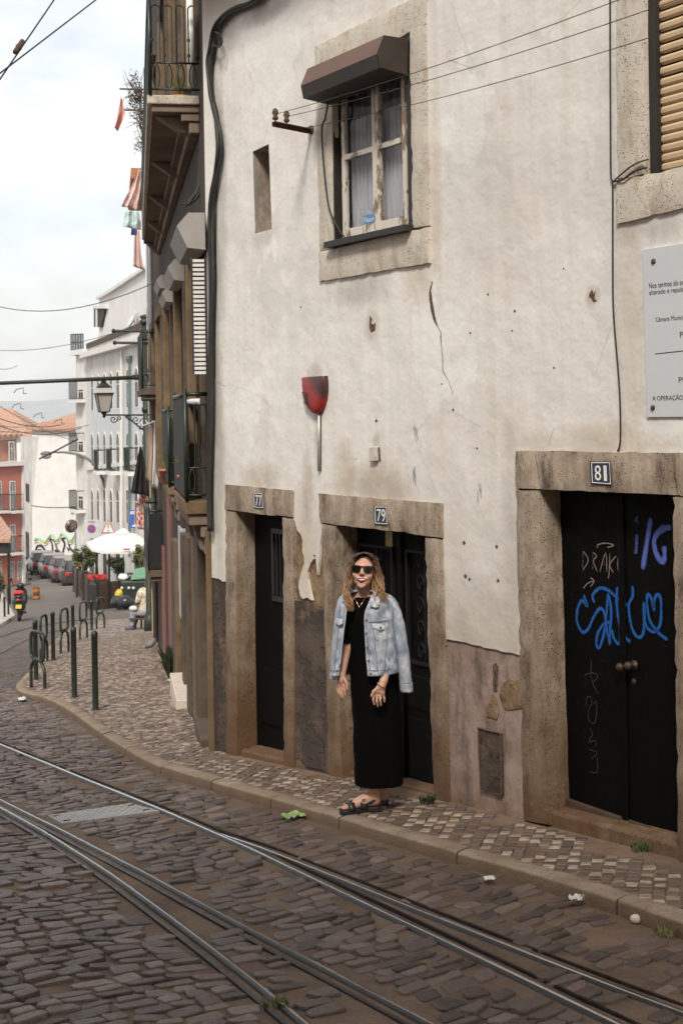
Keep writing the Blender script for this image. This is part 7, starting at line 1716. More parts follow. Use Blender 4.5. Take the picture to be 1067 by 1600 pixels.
# dress
def ring_loft(rows, mat, name, parent, n=40, wr=.004, sub=5, cap=False, th=0):
    rr = smooth_pts([np.array(r, float) for r in rows], sub); rings = []
    for ri, (y, xl, xr, dc, rd_) in enumerate(rr):
        xc = (xl + xr) / 2; a_ = (xr - xl) / 2 * U; c = W(xc, y, dc); ring = []
        for k in range(n):
            t_ = 2 * math.pi * k / n; wv = 1 + wr / a_ * (fbm(math.cos(t_) * 2.2, math.sin(t_) * 2.2, y * .05) + .6 * fbm(math.cos(t_) * 5, math.sin(t_) * 5, y * .02 + 4))
            e = .85; ring.append(c + np.array([a_ * wv * math.copysign(abs(math.cos(t_)) ** e, math.cos(t_)), rd_ * wv * math.copysign(abs(math.sin(t_)) ** e, math.sin(t_)), 0]))
        rings.append(ring)
    m_ = MB(); m_.loft(rings, True, cap); return m_.build(name, mat, parent, True)
ring_loft([(931.5, 556.5, 577.5, .03, .062), (934, 552, 583, .035, .078), (939, 545, 592, .045, .094), (948, 541, 598, .05, .115), (962, 540.5, 601, .045, .128), (985, 541.5, 602, .045, .128), (1010, 544, 607, .045, .120), (1040, 546, 615, .05, .125), (1065, 547, 621, .055, .138), (1095, 549, 625, .06, .150), (1130, 551, 627.5, .06, .155), (1180, 552.5, 629, .06, .160), (1212, 553.5, 630, .06, .165), (1222, 554, 630, .06, .166)], M['black_knit'], 'dress', she, 48, .006)
ring_loft([(937, 540, 556, .055, .055), (955, 535.5, 551, .05, .058), (980, 534, 549, .035, .058), (1004, 533.5, 548.5, .025, .056)], M['black_knit'], 'dress_sleeve', she, 20, .003)
ring_loft([(936, 586, 602, .065, .055), (955, 591, 609, .06, .06), (980, 597, 616, .045, .06), (1004, 602, 620, .03, .056)], M['black_knit'], 'dress_sleeve', she, 20, .003)
# necklace, bracelet, ring
mb = MB(); nk = smooth_pts([W(553, 928, -.03), W(556, 938, -.075), W(561, 947.5, -.096), W(566, 941, -.088), W(573, 931, -.05)], 5); mb.tube(nk, .0016, 5); mb.ball(W(561, 948.5, -.098), .006, 8, 6); mb.build('necklace', M['gold'], she, True)
mb = MB(); mb.tube(smooth_pts([W(589.5, 1066.5, -.185), W(593.5, 1071, -.192), W(599, 1074, -.19), W(603, 1075.5, -.175)], 5), .0034, 6); mb.build('bracelet', M['gold'], she, True)
mb = MB(); mb.ball(W(595, 1091, d1 - .022), (.0055, .004, .0055), 8, 6); mb.build('finger_ring', M['teeth'], she, True)
# denim jacket hung on the shoulders
jk = bpy.data.objects.new('denim_jacket', None); COL.objects.link(jk); jk.parent = she; MW[jk.name] = MW[she.name]
def sheet(name, cols, mat, parent, sub=6, th=.006, wr=.006, seed=0):
    """cols: list of polylines (top to bottom) of (x, y, dy); lofted sideways"""
    ls = [smooth_pts([np.array(p, float) for p in c], sub) for c in cols]; k = len(ls[0]); gr = []
    for j in range(k): gr.append(smooth_pts([l[j] for l in ls], 6))
    n = len(gr[0]); m_ = MB(); vs = []
    for j in range(k):
        for i in range(n):
            x, y, d_ = gr[j][i]; w_ = wr * (fbm(x * .09, y * .06, seed) + .7 * fbm(x * .22, y * .10, seed + 3)); vs.append(W(x, y, d_ - w_))
    m_.add(vs, [(j * n + i, j * n + i + 1, (j + 1) * n + i + 1, (j + 1) * n + i) for j in range(k - 1) for i in range(n - 1)])
    o = m_.build(name, mat, parent, True); md = o.modifiers.new('cloth', 'SOLIDIFY'); md.thickness = th; md.offset = 0; return o
D_ = M['denim']
RP = [[(580, 930, -.09), (575, 944, -.125), (569.5, 960, -.135), (569.5, 985, -.135), (571, 1012, -.13), (572.5, 1035, -.13), (574.5, 1057, -.13)],
      [(588, 926, -.07), (587, 942, -.13), (584, 960, -.15), (584, 985, -.155), (586, 1012, -.155), (588, 1035, -.155), (590, 1056.5, -.16)],
      [(598, 927, -.03), (600, 942, -.09), (600, 960, -.115), (601, 985, -.125), (603, 1012, -.13), (605, 1035, -.135), (606, 1055, -.14)],
      [(608, 932, .03), (612, 944, -.02), (612.5, 960, -.05), (613, 985, -.06), (616, 1012, -.07), (619, 1035, -.08), (620.5, 1051, -.085)],
      [(610, 936, .10), (616, 946, .06), (617, 960, .04), (617, 985, .04), (619, 1012, .04), (620, 1035, .03), (621, 1051, .03)]]
sheet('front_panel', RP, D_, jk, seed=1, wr=.016)
LP_ = [[(545, 930, -.07), (542.5, 945, -.11), (541, 962, -.115), (538, 985, -.11), (535, 1010, -.10), (532, 1038, -.10), (529.5, 1056, -.10)],
       [(537, 928, -.03), (534.5, 945, -.085), (533, 962, -.10), (530, 985, -.10), (527.5, 1010, -.095), (524.5, 1038, -.095), (522, 1057, -.095)],
       [(531, 936, .05), (527.5, 948, .0), (525.5, 962, -.02), (523.5, 985, -.02), (521.5, 1010, -.02), (519, 1038, -.02), (517, 1056, -.02)],
       [(533, 938, .11), (530, 950, .08), (528, 964, .07), (526, 985, .07), (524, 1010, .07), (522, 1038, .07), (520, 1055, .07)]]
sheet('front_panel', LP_, D_, jk, seed=2, wr=.013)
sheet('back_panel', [[(533, 934, .10), (529, 962, .09), (526, 1010, .09), (522, 1054, .09)], [(552, 926, .15), (550, 962, .19), (550, 1010, .19), (552, 1054, .19)], [(585, 925, .16), (590, 962, .20), (595, 1010, .20), (600, 1054, .20)], [(609, 934, .12), (616, 962, .08), (619, 1010, .08), (621, 1052, .07)]], D_, jk, seed=3)
sheet('shoulder_yoke', [[(545, 929.5, -.06), (537, 927, -.01), (534, 932, .06), (536, 934, .12)], [(556, 924, -.01), (553, 921, .04), (551, 922, .09), (552, 926, .15)], [(581, 924, .0), (583, 920, .05), (584, 921, .10), (585, 925, .16)], [(588, 925, -.06), (598, 925, .0), (604, 928, .06), (606, 932, .12)]], D_, jk, seed=4, wr=.002)
def sleeve(rows, name, seed):
    rr = smooth_pts([np.array(r, float) for r in rows], 6); rings = []; n = 22
    for y, xl, xr, dc, rd_ in rr:
        xc = (xl + xr) / 2; a_ = (xr - xl) / 2 * U; c = W(xc, y, dc)
        rings.append([c + np.array([a_ * (1 + .10 * fbm(math.cos(q) * 2, math.sin(q) * 2, y * .10 + seed)) * math.cos(q), rd_ * (1 + .12 * fbm(math.cos(q) * 2 + 5, math.sin(q) * 2, y * .12 + seed)) * math.sin(q), .006 * fbm(q, y * .2, seed)]) for q in np.linspace(0, 2 * math.pi, n + 1)[:-1]])
    m_ = MB(); m_.loft(rings, True, False); o = m_.build(name, D_, jk, True); md = o.modifiers.new('cloth', 'SOLIDIFY'); md.thickness = .006; md.offset = -1; return o
sl1 = sleeve([(929, 598, 608, .05, .035), (936, 602, 617, .045, .062), (948, 607, 624, .035, .070), (970, 611, 631, .02, .070), (1000, 615, 636, .0, .066), (1030, 619, 640, -.01, .060), (1056, 622.5, 642.5, -.015, .055), (1066, 624, 643.5, -.015, .054)], 'sleeve', 1)
cf = [(1066, 623.6, 644, -.015, .056), (1070, 624, 644.6, -.015, .057), (1080, 625, 645.5, -.015, .056)]
def cuff(rows, xb):
    o = ring_loft(rows, D_, 'cuff', jk, 22, .001, 3); md = o.modifiers.new('cloth', 'SOLIDIFY'); md.thickness = .008; return o
cuff(cf, 0)
sleeve([(932, 531, 541, .06, .035), (942, 526.5, 539, .055, .055), (960, 523, 536, .04, .06), (990, 520, 533, .02, .058), (1020, 517.5, 531, .0, .055), (1046, 516, 530, -.01, .05)], 'sleeve', 2)
cuff([(1046, 515.4, 530.4, -.01, .053), (1052, 515, 530, -.01, .054), (1060, 515, 529.6, -.01, .053)], 0)
# collar, pockets, seams, buttons
sheet('collar', [[(585, 920, -.02), (582, 928, -.10), (578.5, 938, -.145), (578, 947, -.155)], [(590, 921, -.01), (589, 930, -.10), (588, 940, -.15), (587, 949.5, -.165)], [(594, 923, .0), (593.5, 931, -.08), (593, 939, -.13), (592.5, 947.5, -.150)]], D_, jk, seed=5, wr=.002)
sheet('collar', [[(551, 920, -.01), (547, 929, -.08), (545, 938, -.115)], [(544, 920, .0), (541, 929, -.07), (540, 939, -.115)], [(538, 924, .02), (535.5, 932, -.05), (535, 941, -.10)]], D_, jk, seed=6, wr=.002)
def band(name, pts, w, mat, dz=0.0): 
    m_ = MB(); p_ = smooth_pts([W(*q) for q in pts], 5); m_.tube(p_, w, 5); return m_.build(name, M[mat], jk, True)
def fdep(x, y):                                   # depth of the right front panel at a pixel
    best = None
    for c in RP:
        ys = [p[1] for p in c]; best_x = np.interp(y, ys, [p[0] for p in c]); dd = np.interp(y, ys, [p[2] for p in c]); best = (best or []) + [(best_x, dd)]
    xs = [b[0] for b in best]; return float(np.interp(x, xs, [b[1] for b in best]))
fp = lambda x, y, o=-.010: (x, y, fdep(x, y) + o)
for pts in ([fp(570, 971.5), fp(584, 971), fp(600, 970), fp(611, 968)], [fp(575, 950), fp(574, 985), fp(576, 1020), fp(578, 1047)], [fp(573.5, 1047.5), fp(590, 1047), fp(606, 1045), fp(620, 1042)], [fp(583.5, 985), fp(586, 1010), fp(590, 1046)], [fp(604, 984), fp(603, 1010), fp(601, 1045)], [fp(612.5, 1002), fp(610, 1022), fp(607, 1030)], [fp(607, 936, -.008), fp(612, 950, -.008), fp(613, 975, -.008), fp(616, 1010, -.008)]):
    band('seam', pts, .0026, 'denim_seam')
band('seam', [(531, 945, -.085), (529, 975, -.105), (526, 1010, -.10), (522.5, 1046, -.10)], .0025, 'denim_seam'); band('seam', [(516, 1047, -.05), (522, 1047.5, -.11), (529, 1047, -.105)], .0028, 'denim_seam')
band('placket_edge', [fp(575.5, 945, -.009), fp(570.5, 960, -.009), fp(570.5, 985, -.009), fp(572, 1012, -.009), fp(574, 1040, -.009), fp(575.5, 1056, -.009)], .0035, 'denim_pale')
band('placket_edge', [(541.5, 948, -.118), (540, 962, -.122), (537, 985, -.118), (534, 1010, -.108), (531, 1040, -.108)], .0035, 'denim_pale')
def patch_on(name, pix, mat, off, th=.005): m_ = MB(); m_.prism([W(x, y, fdep(x, y) + off) for x, y in pix], (0, th, 0)); return m_.build(name, M[mat], jk, bevel=.002)
patch_on('pocket', [(583, 979), (606, 978), (605, 992), (603, 999), (594.5, 1002), (587, 999.5), (584.5, 993)], 'denim', -.012); patch_on('pocket_flap', [(581, 975), (606.5, 973.5), (607.5, 979), (595, 985), (582, 980.5)], 'denim_pale', -.020)
sheet('pocket_flap', [[(525, 966, -.05), (525, 974, -.06)], [(530, 967, -.115), (530, 977, -.12)], [(535.5, 967, -.125), (535.5, 974, -.13)]], M['denim_pale'], jk, wr=0)
for x, y in ((572, 968.5), (572.5, 990), (574, 1011), (576, 1032), (579.5, 1052.5), (594.5, 980.5)):
    m_ = MB(); m_.lathe(W(x, y, fdep(x, y) - (.024 if x > 590 else .013)), [(.007, -.002), (.0075, .001), (.004, .003), (.001, .003)], 10, 0, (0, -1, 0)); m_.build('button', M['copper'], jk, True)
# sandals
for (Q, e, g, u, L_), nm in ((QF, 'a'), (QB, 'b')):
    sn = bpy.data.objects.new('sandal', None); COL.objects.link(sn); sn.parent = she; MW[sn.name] = MW[she.name]
    out = [(-.05, .0), (-.03, .03), (.06, .037), (.3, .034), (.5, .036), (.7, .045), (.85, .044), (.97, .032), (1.03, .008), (1.04, -.02), (1.0, -.042), (.86, -.050), (.7, -.046), (.5, -.036), (.3, -.032), (.06, -.036), (-.03, -.03)]
    m_ = MB(); lo_ = [Q(a, b, -.034) for a, b in out]; m_.loft([lo_, [Q(a, b * 1.03, -.022) for a, b in out], [Q(a, b * 1.02, -.006) for a, b in out], [Q(a, b * .97, .0) for a, b in out]], True, True); m_.build('sole', M['leather_black'], sn)
    def strap(a0, a1, w0, h0, w1, h1, name='strap'):
        m2 = MB(); R0, R1 = [], []; 
        for q in np.linspace(0, math.pi, 15): R0.append(Q(a0, -w0 * math.cos(q), h0 * math.sin(q) - .004)); R1.append(Q(a1, -w1 * math.cos(q), h1 * math.sin(q) - .004))
        k = len(R0); m2.add(R0 + R1, [(i, i + 1, k + i + 1, k + i) for i in range(k - 1)]); o = m2.build(name, M['leather_black'], sn, True); md = o.modifiers.new('th', 'SOLIDIFY'); md.thickness = .006; md.offset = 0
    strap(.66, .84, .050, .052, .050, .042); strap(.34, .52, .042, .086, .047, .070)
    m2 = MB(); pts = [Q(.46, -.040, .02), Q(.28, -.040, .035), Q(.08, -.038, .058), Q(-.04, 0, .064), Q(.08, .038, .058), Q(.28, .040, .035), Q(.46, .042, .02)]; pp = smooth_pts(pts, 4)
    k = len(pp); m2.add([p - u * .010 for p in pp] + [p + u * .010 for p in pp], [(i, i + 1, k + i + 1, k + i) for i in range(k - 1)]); o = m2.build('heel_strap', M['leather_black'], sn, True); md = o.modifiers.new('th', 'SOLIDIFY'); md.thickness = .006; md.offset = 0
    sg = 1 if np.dot(g, [0, -1, 0]) > 0 else -1
    m2 = MB(); c_ = Q(.43, sg * .036, .050); m2.prism([c_ + e * .014 + u * .012, c_ - e * .014 + u * .012, c_ - e * .014 - u * .012, c_ + e * .014 - u * .012], (g * sg + u * .5) * .006); m2.build('buckle', M['gold'], sn, bevel=.002)

# ------------------------------------------------------------------ man on a bench by the green pole
SQ = gp(208, 983); YM = SQ[1]; um = YM / F
def S2(x, y, dy=0.0): return at(x, y, YM + dy)
man = thing('person', 'seated man in a cream patterned shirt and grey trousers, half hidden by the green pole', 'person', SQ)
skin('skin_dark', (.085, .045, .030), (.13, .075, .05))
fm_ = Field((SQ[0] - .35, SQ[1] - .45, SQ[2] - .05), (SQ[0] + .75, SQ[1] + .55, SQ[2] + 1.15), .009)
fm_.cone(S2(226, 930), S2(225, 948), .15, .15, .05); fm_.cone(S2(228, 925), S2(230, 919, 0), .06, .055, .03); fm_.ell(S2(231.5, 913.5), (.085, .10, .12), None, .02)
fm_.cone(S2(222, 958, -.08), S2(209, 956.5, -.12), .085, .065, .03); fm_.cone(S2(224, 958, .14), S2(212, 957, .12), .085, .065, .03)
fm_.cone(S2(209, 956.5, -.12), S2(206.5, 978, -.1), .06, .042, .02); fm_.cone(S2(212, 957, .12), S2(210, 978, .1), .06, .042, .02)
fm_.cone(S2(206.5, 980, -.1), S2(199.5, 981.5, -.12), .042, .032, .02); fm_.cone(S2(210, 979, .1), S2(204, 980, .08), .042, .032, .02)
fm_.cone(S2(218, 929, -.15), S2(215, 942, -.2), .052, .042, .02); fm_.cone(S2(215, 942, -.2), S2(209.5, 947, -.16), .038, .028, .02); fm_.cone(S2(209.5, 947, -.16), S2(206, 949, -.14), .03, .022, .015)
for k in range(4): fm_.cone(S2(206.5, 948 + .7 * k, -.14), S2(204.4, 950 + .8 * k, -.135), .011, .009, .006)
fm_.cone(S2(207.5, 947.5, -.15), S2(205.2, 946.5, -.17), .011, .009, .006)
fm_.mesh('body', M['skin_dark'], man)
def man_part(name, mat, prims):
    q = Field((SQ[0] - .35, SQ[1] - .45, SQ[2] - .05), (SQ[0] + .75, SQ[1] + .55, SQ[2] + 1.15), .010)
    for a, b, r0, r1 in prims: q.cone(a, b, r0, r1, .03)
    return q.mesh(name, mat, man)
t = NT('patterned_shirt'); v_ = t.noise(16, 4, .6); M['shirt'] = t.fin(t.mix(t.ramp(v_, [(.5, 0), (.56, 1)]), (.62, .56, .47), (.36, .27, .19)), .9)
mottled('grey_trouser', (.26, .27, .31), (.34, .35, .39), 6, .9, .003, 30); mottled('navy_shoe', (.03, .035, .09), (.06, .06, .13), 9, .6, 0); mottled('white_cloth', (.60, .60, .58), (.70, .70, .68), 9, .9, .003, 30)
man_part('shirt', M['shirt'], [(S2(226, 929), S2(225, 950), .175, .175), (S2(219, 927.5, -.13), S2(215.6, 939, -.19), .075, .062), (S2(233, 927.5, .1), S2(236, 942, .12), .07, .06)])
man_part('trousers', M['grey_trouser'], [(S2(224, 957, -.07), S2(209, 956.5, -.12), .105, .082), (S2(226, 957, .13), S2(212, 957, .12), .105, .082), (S2(209, 956.5, -.12), S2(206.8, 976, -.1), .078, .058), (S2(212, 957, .12), S2(210.2, 976, .1), .078, .058)])
for a, b in ((S2(207.5, 981.5, -.1), S2(198.5, 982.8, -.125)), (S2(211, 980.3, .1), S2(202.5, 981.2, .08))): man_part('shoe', M['navy_shoe'], [(a, b, .05, .04)])
man_part('hair', M['ink'], [(S2(232.5, 909.5, .0), S2(233.5, 912, .02), .09, .09)])
bag('paper_bundle', 'white crumpled bundle held on the lap of the seated man', 208.5, 950.5, YM - .2, .075, 'bag_white', 21, (1.3, 1, .8), 'bundle')
bq_ = S2(224, 961); bn2 = thing('bench', 'dark slatted bench with iron legs under the seated man', 'bench', (bq_[0], YM, SQ[2]))
for k in range(4): mb = MB(); mb.box(bq_[0] + .25, YM - .18 + .13 * k, bq_[2] - .06, 1.1, .10, .035); mb.build('seat_slat', M['planter_wood'], bn2, bevel=.006)
for x in (213.5, 247): 
    c = S2(x, 962); mb = MB(); mb.tube(smooth_pts([(c[0] + .09, YM, c[2] - .02), (c[0] + .0, YM - .05, c[2] - .15), (c[0] - .04, YM - .10, SQ[2] + .0)], 5), .022, 6); mb.tube(smooth_pts([(c[0] + .09, YM, c[2] - .02), (c[0] + .10, YM + .12, c[2] - .15), (c[0] + .08, YM + .22, SQ[2] + .0)], 5), .022, 6); mb.build('leg', M['iron'], bn2, True)
# ------------------------------------------------------------------ things fixed to the white wall
def facing(name, label, cat, px_): p = hw(px_); return thing(name, label, cat, p, HRZ)
# number plates
def number_plate(txt, quad, label, off):
    c = hw(np.mean(np.array(quad), 0), off); o = thing('number_plate', label, 'number plate', c, HRZ, 'enamel house number plates over the doors')
    q = [np.array(p, float) for p in quad]; ce = sum(q) / 4
    mb = MB(); mb.prism([hw(p, off) for p in q], NOUT * .006); mb.build('plate', M['plate_blue'], o, bevel=.002)
    mb = MB(); inn = [ce + (p - ce) * .88 for p in q]; pts = [hw(p, off + .0065) for p in inn]; mb.tube(pts + pts[:1], .0028, 4); mb.build('white_border', M['white_enamel'], o)
    mb = MB(); n = len(txt)
    for k, ch in enumerate(txt):
        u0, u1 = .17 + .68 * k / n + .02, .17 + .68 * (k + 1) / n - .02
        if ch == '1': u0 += .10; u1 -= .06
        B = lambda u, v: (1 - v) * ((1 - u) * q[0] + u * q[1]) + v * ((1 - u) * q[3] + u * q[2])
        text_quad(mb, ch, *[hw(B(u, v), off + .0075) for u, v in ((u0, .17), (u1, .17), (u1, .83), (u0, .83))])
    o_ = mb.build('numerals', M['white_enamel'], o)
    md = o_.modifiers.new('thick', 'SOLIDIFY'); md.thickness = .002
number_plate('81', [(921.5, 721), (953.5, 721), (955, 758.5), (923, 756)], 'dark blue enamel number plate reading 81 on the widest stone lintel', .026)
number_plate('79', [(584.5, 790.5), (604.5, 790.8), (605.5, 820.5), (585.5, 819)], 'dark blue enamel number plate reading 79 above the woman', .025)
number_plate('77', [(396, 769), (410.5, 770), (411.5, 795), (397, 793.5)], 'dark blue enamel number plate reading 77 on the leftmost lintel', .025)
# red alarm bell box
al = facing('alarm_box', 'red shield-shaped alarm box with soot stain and thin steel tube on the plaster', 'alarm', (492, 620))
ol = [(473, 590), (486, 588.6), (507, 587.5), (508.3, 598), (508.3, 612), (506.5, 626), (503.5, 637), (500, 643.5), (495.5, 647.3), (490, 646), (484, 640), (479, 631), (475.5, 618), (473.5, 604)]
cc = np.mean(np.array(ol), 0); mb = MB(); rings = []
for o_, s_ in ((.0, 1.0), (.028, 1.0), (.042, .95), (.051, .82), (.055, .5), (.056, .1)):
    x0_ = hl((473, 600))[0]; pts = [hl(cc + (np.array(p) - cc)) for p in ol]; ce = sum(pts) / len(pts)
    rings.append([H(*(ce + (p - ce) * s_ + np.array([0, -o_, 0]))) for p in pts])
# shift so that the front outline, not the back, sits on the traced outline
sh_ = hl((490, 615), .035) - hl((490, 615)); rings = [[p + ALONG * sh_[0] * .8 for p in r] for r in rings]
t = NT('sooty_red'); z = t.sep(); 
gx = t.math('ADD', t.math('MULTIPLY', z['X'], 3.0), t.math('MULTIPLY', z['Z'], 4.5)); gx = t.math('ADD', gx, t.math('MULTIPLY', t.noise(14, 5, .7), .5))
M['sooty_red'] = t.fin(t.mix(t.ramp(gx, [(.55, 0), (.95, .92)]), (.27, .020, .018), (.035, .022, .016)), .42, t.bump(t.noise(60, 3), .001), 0, .4)
mb.loft(rings, True, True); mb.build('cover', M['sooty_red'], al, True).modifiers.new('e', 'EDGE_SPLIT').split_angle = R(50)
mb = MB()
for k in range(7):
    y = 613.5 + 2.9 * k; a = hl((474.5 + .55 * k, y)); b = hl((486.5, y + 1.0)); mb.tube([H(a[0] + sh_[0] * .8, -.045, a[2]), H((a[0] + b[0]) / 2 + sh_[0] * .8, -.0535, (a[2] + b[2]) / 2 + .004), H(b[0] + sh_[0] * .8, -.0555, b[2] - .01)], .0035, 4)
mb.build('louvre', M['void_dark'], al)
mb = MB(); mb.tube([hw((498.5, 640), .014), hw((498.5, 736), .014)], .0115, 8); mb.build('tube', M['steel_bare'], al, True)
mb = MB(); mb.tube([hw((501.5, 650), .002), hw((501.5, 736), .002)], .007, 5); mb.build('tube_shadow_strip', M['hole_brown'], al)  # brown strip painting the tube's cast shadow on the plaster
# small box
jb = facing('junction_box', 'small cream junction box on the plaster above the middle door', 'junction box', (587, 710)); q = [hw(p) for p in ((581.5, 698.5), (591.5, 697.5), (592.5, 720), (582, 721.5))]
mottled('cream_plastic', (.46, .42, .34), (.54, .50, .42), 8, .5, 0); mb = MB(); mb.prism(q, NOUT * .03); mb.build('case', M['cream_plastic'], jb, bevel=.006); mb = MB(); mb.lathe(hw((586.5, 714), .031), [(.009, 0), (.008, .003), (.001, .004)], 8, 0, tuple(NOUT)); mb.build('screw', M['steel_bare'], jb)
mb = MB(); mb.tube([hw((592, 699), .006), hw((593.3, 720), .006)], .006, 5); mb.build('painted_shadow_edge', M['hole_brown'], jb)  # brown strip standing in for the shadow at the box's right edge
# notice board
nbd = facing('notice_board', 'large pale grey planning notice board screwed to the wall at the right edge', 'notice board', (1040, 640))
tl = hl((1005.5, 390)); bl_ = hl((1012, 652)); zt1, zb1 = tl[2], bl_[2]; wbd = 1.05
Bd = lambda x, z, o=.012: H(tl[0] + (bl_[0] - tl[0]) * (zt1 - z) / (zt1 - zb1) + x, -o, z)
mb = MB(); mb.prism([Bd(0, zt1, 0), Bd(wbd, zt1, 0), Bd(wbd, zb1, 0), Bd(0, zb1, 0)], NOUT * .012); mb.build('panel', M['sign_grey'], nbd, bevel=.002)
def btext(txt, l, t_, r, b, ch=None):
    mb = MB(); 
    def X(px_, py_): return hw((px_, py_), .0135)
    text_quad(mb, txt, X(*l), X(*t_), X(*r), X(*b)); o = mb.build('lettering', M['ink'], nbd)
def bline(txt, x0, y0, hgt, slope, w):  # first letter at pixel (x0,y0 top), cap height in px, advance width in px
    btext(txt, (x0, y0), (x0 + w, y0 + slope * w), (x0 + w, y0 + slope * w + hgt * (1 + w / 2000)), (x0 + .6, y0 + hgt))
bline('Nos termos do art', 1012.8, 442.5, 8.4, -.115, 57); bline('alterado e republi', 1013.2, 453.5, 9.8, -.11, 56); bline('Câmara Municip', 1023.3, 496, 9, -.09, 46)
bline('PR', 1061, 518.5, 9, -.06, 12); bline('PR', 1059.2, 589.5, 8, -.04, 13); bline('A OPERAÇÃO', 1018, 617, 10.5, -.03, 48)
mb = MB(); a, b = hw((1022.5, 552.5), .0135), hw((1067, 547.5), .0135); d_ = b - a; mb.add([a, a + d_ * 2, a + d_ * 2 + np.array([0, 0, -.004]), a + np.array([0, 0, -.004])], [(0, 1, 2, 3)]); mb.build('rule', M['ink'], nbd)
for p in ((1020.5, 408.5), (1019.5, 637)): mb = MB(); mb.lathe(hw(p, .012), [(.016, 0), (.014, .007), (.006, .010), (.001, .010)], 10, 0, tuple(NOUT)); mb.build('screw_cap', M['rust'], nbd, True)
# insulator bracket
ib = facing('insulator_bracket', 'rusty iron bracket with two insulators beside the hooded window', 'bracket', (488, 202))
ws = hw((487, 203)); we = np.array(at(428, 191, ws[1] - .42)); d_ = we - ws
mb = MB(); sd_ = np.cross(d_ / np.linalg.norm(d_), [0, 0, 1]); mb.prism([ws + sd_ * .018, ws - sd_ * .018, we - sd_ * .018, we + sd_ * .018], (0, 0, .006)); mb.prism([ws + sd_ * .018, ws + sd_ * .012, we + sd_ * .012, we + sd_ * .018], (0, 0, -.03)); mb.build('arm', M['rust'], ib)
mb = MB(); mb.lathe(ws, [(.035, -.01), (.035, .01), (.02, .03), (.001, .035)], 8, 0, tuple(NOUT)); mb.build('wall_plate', M['rust'], ib)
ins_p = []
for t_ in (.04, .33, .96):
    p = we + (ws - we) * (t_ if t_ < .9 else .78); ins_p.append(p + np.array([0, 0, .06 if t_ < .9 else .0]))
    if t_ < .9: 
        mb = MB(); mb.tube([p, p + np.array([0, 0, .10])], .006, 5); 
        mb.lathe(p + np.array([0, 0, .02]), [(.018, 0), (.024, .012), (.014, .03), (.024, .048), (.018, .075), (.006, .085)], 10); mb.build('insulator', M['hole_brown'], ib, True)
def wire(label, pts, r, mat='wire_grey', cat='wire', k=5, group=None): mb = MB(); mb.tube(pts, r, k); return tag(mb.build('wire', M[mat], None, True), label, cat, group)
# service wires from the bracket across the window to the right
for i, (p0, p1, lab) in enumerate(((ins_p[0], (1067, -52), 'topmost of the three thin service wires crossing the upper facade'), (ins_p[1], (1067, -16), 'middle thin service wire crossing in front of the hooded window'), (ins_p[2], (1067, 30), 'lowest thin service wire crossing in front of the hooded window'))):
    e = plane_hit(p1[0], p1[1], EY - NOUT * (DW - (.50 - .1 * i)), NOUT); e2 = e + (e - p0) * .25
    wire(lab, sag(p0, e2, .06), .0026, 'cable_black')
# cable hanging beside the window
cw = [hw((513, 158), .05), hw((508, 185), .05), hw((503, 200), .045), hw((505, 250), .03), hw((513, 320), .03), hw((524, 348), .02), hw((536, 368), .0), hw((548, 377), .03)]
wire('loose black cable hanging down the left side of the hooded window', smooth_pts(cw, 6), .007, 'cable_black', 'cable')
# thin cable down to the lintel of 81
cv_ = [hw(p, .012) for p in ((952.5, -40), (952.5, 60), (953, 180), (953.5, 270), (955.5, 283), (956.5, 300), (956.5, 400), (957, 470), (960, 520), (965, 580), (968, 630), (968.5, 680), (967, 698), (964, 705))]
wire('thin black cable running down the plaster to the lintel of door 81', smooth_pts(cv_, 5), .0055, 'cable_black', 'cable')
wire('short brown cable looping from the wall cable to the shuttered window, upper one', smooth_pts([hw((957, 284), .014), hw((975, 268), .03), hw((992, 256), .03), hw((1012, 249), .02)], 5), .005, 'hole_brown', 'cable'); wire('short black cable looping from the wall cable to the shuttered window, lower one', smooth_pts([hw((957, 284), .014), hw((972, 281), .03), hw((990, 268), .03), hw((1010, 262), .02)], 5), .006, 'cable_black', 'cable')
# heavy cable bundle at the corner
bd_ = thing('cable_bundle', 'thick bundle of black cables running up the house corner and over the wall', 'cables', hw((336, 800)))
base_pts = [(420, -22), (396, 4), (370, 14), (350, 26), (336, 46), (329, 75), (327, 100), (329, 140), (336, 175), (341, 205), (342, 235), (338, 268), (332, 305), (330, 345), (331, 420), (330, 520), (329, 640), (328, 760), (328, 830)]
rb = random.Random(5)
for k in range(9):
    o = rb.uniform(.02, .07); jx = rb.uniform(-2.8, 2.8); pts = [hw((x + jx * (1 if 60 < y < 500 else .8) + rb.uniform(-1.2, 1.2), y + (jx if y < 60 else 0)), o + rb.uniform(-.008, .008)) for x, y in base_pts]
    mb = MB(); mb.tube(smooth_pts(pts, 5), rb.uniform(.008, .017), 6); mb.build('cable', M['cable_black'], bd_, True)
for k in range(3):
    pts = [hw((x + rb.uniform(-2, 2), y), .06 + .02 * k) for x, y in ((336, 50), (345, 55), (346, 66), (341, 74), (334, 70))]; mb = MB(); mb.tube(smooth_pts(pts, 5), .007, 5); mb.build('cable_loop', M['cable_black'], bd_, True)
bd2 = thing('cable_bundle', 'tangle of dark cables hanging from the balcony end beside the house corner', 'cables', hw((320, 300)))
for k in range(6):
    pts = [at(x + rb.uniform(-3, 3), y + rb.uniform(-3, 3), 13.6 - .0012 * y + rb.uniform(-.05, .05)) for x, y in ((300, -20), (306, 12), (312, 60), (316, 120), (314, 180), (316, 225), (324, 255), (318, 285), (302, 312), (288, 322))]
    mb = MB(); mb.tube(smooth_pts(pts, 5), rb.uniform(.010, .02), 6); mb.build('cable', M['cable_black'], bd2, True)
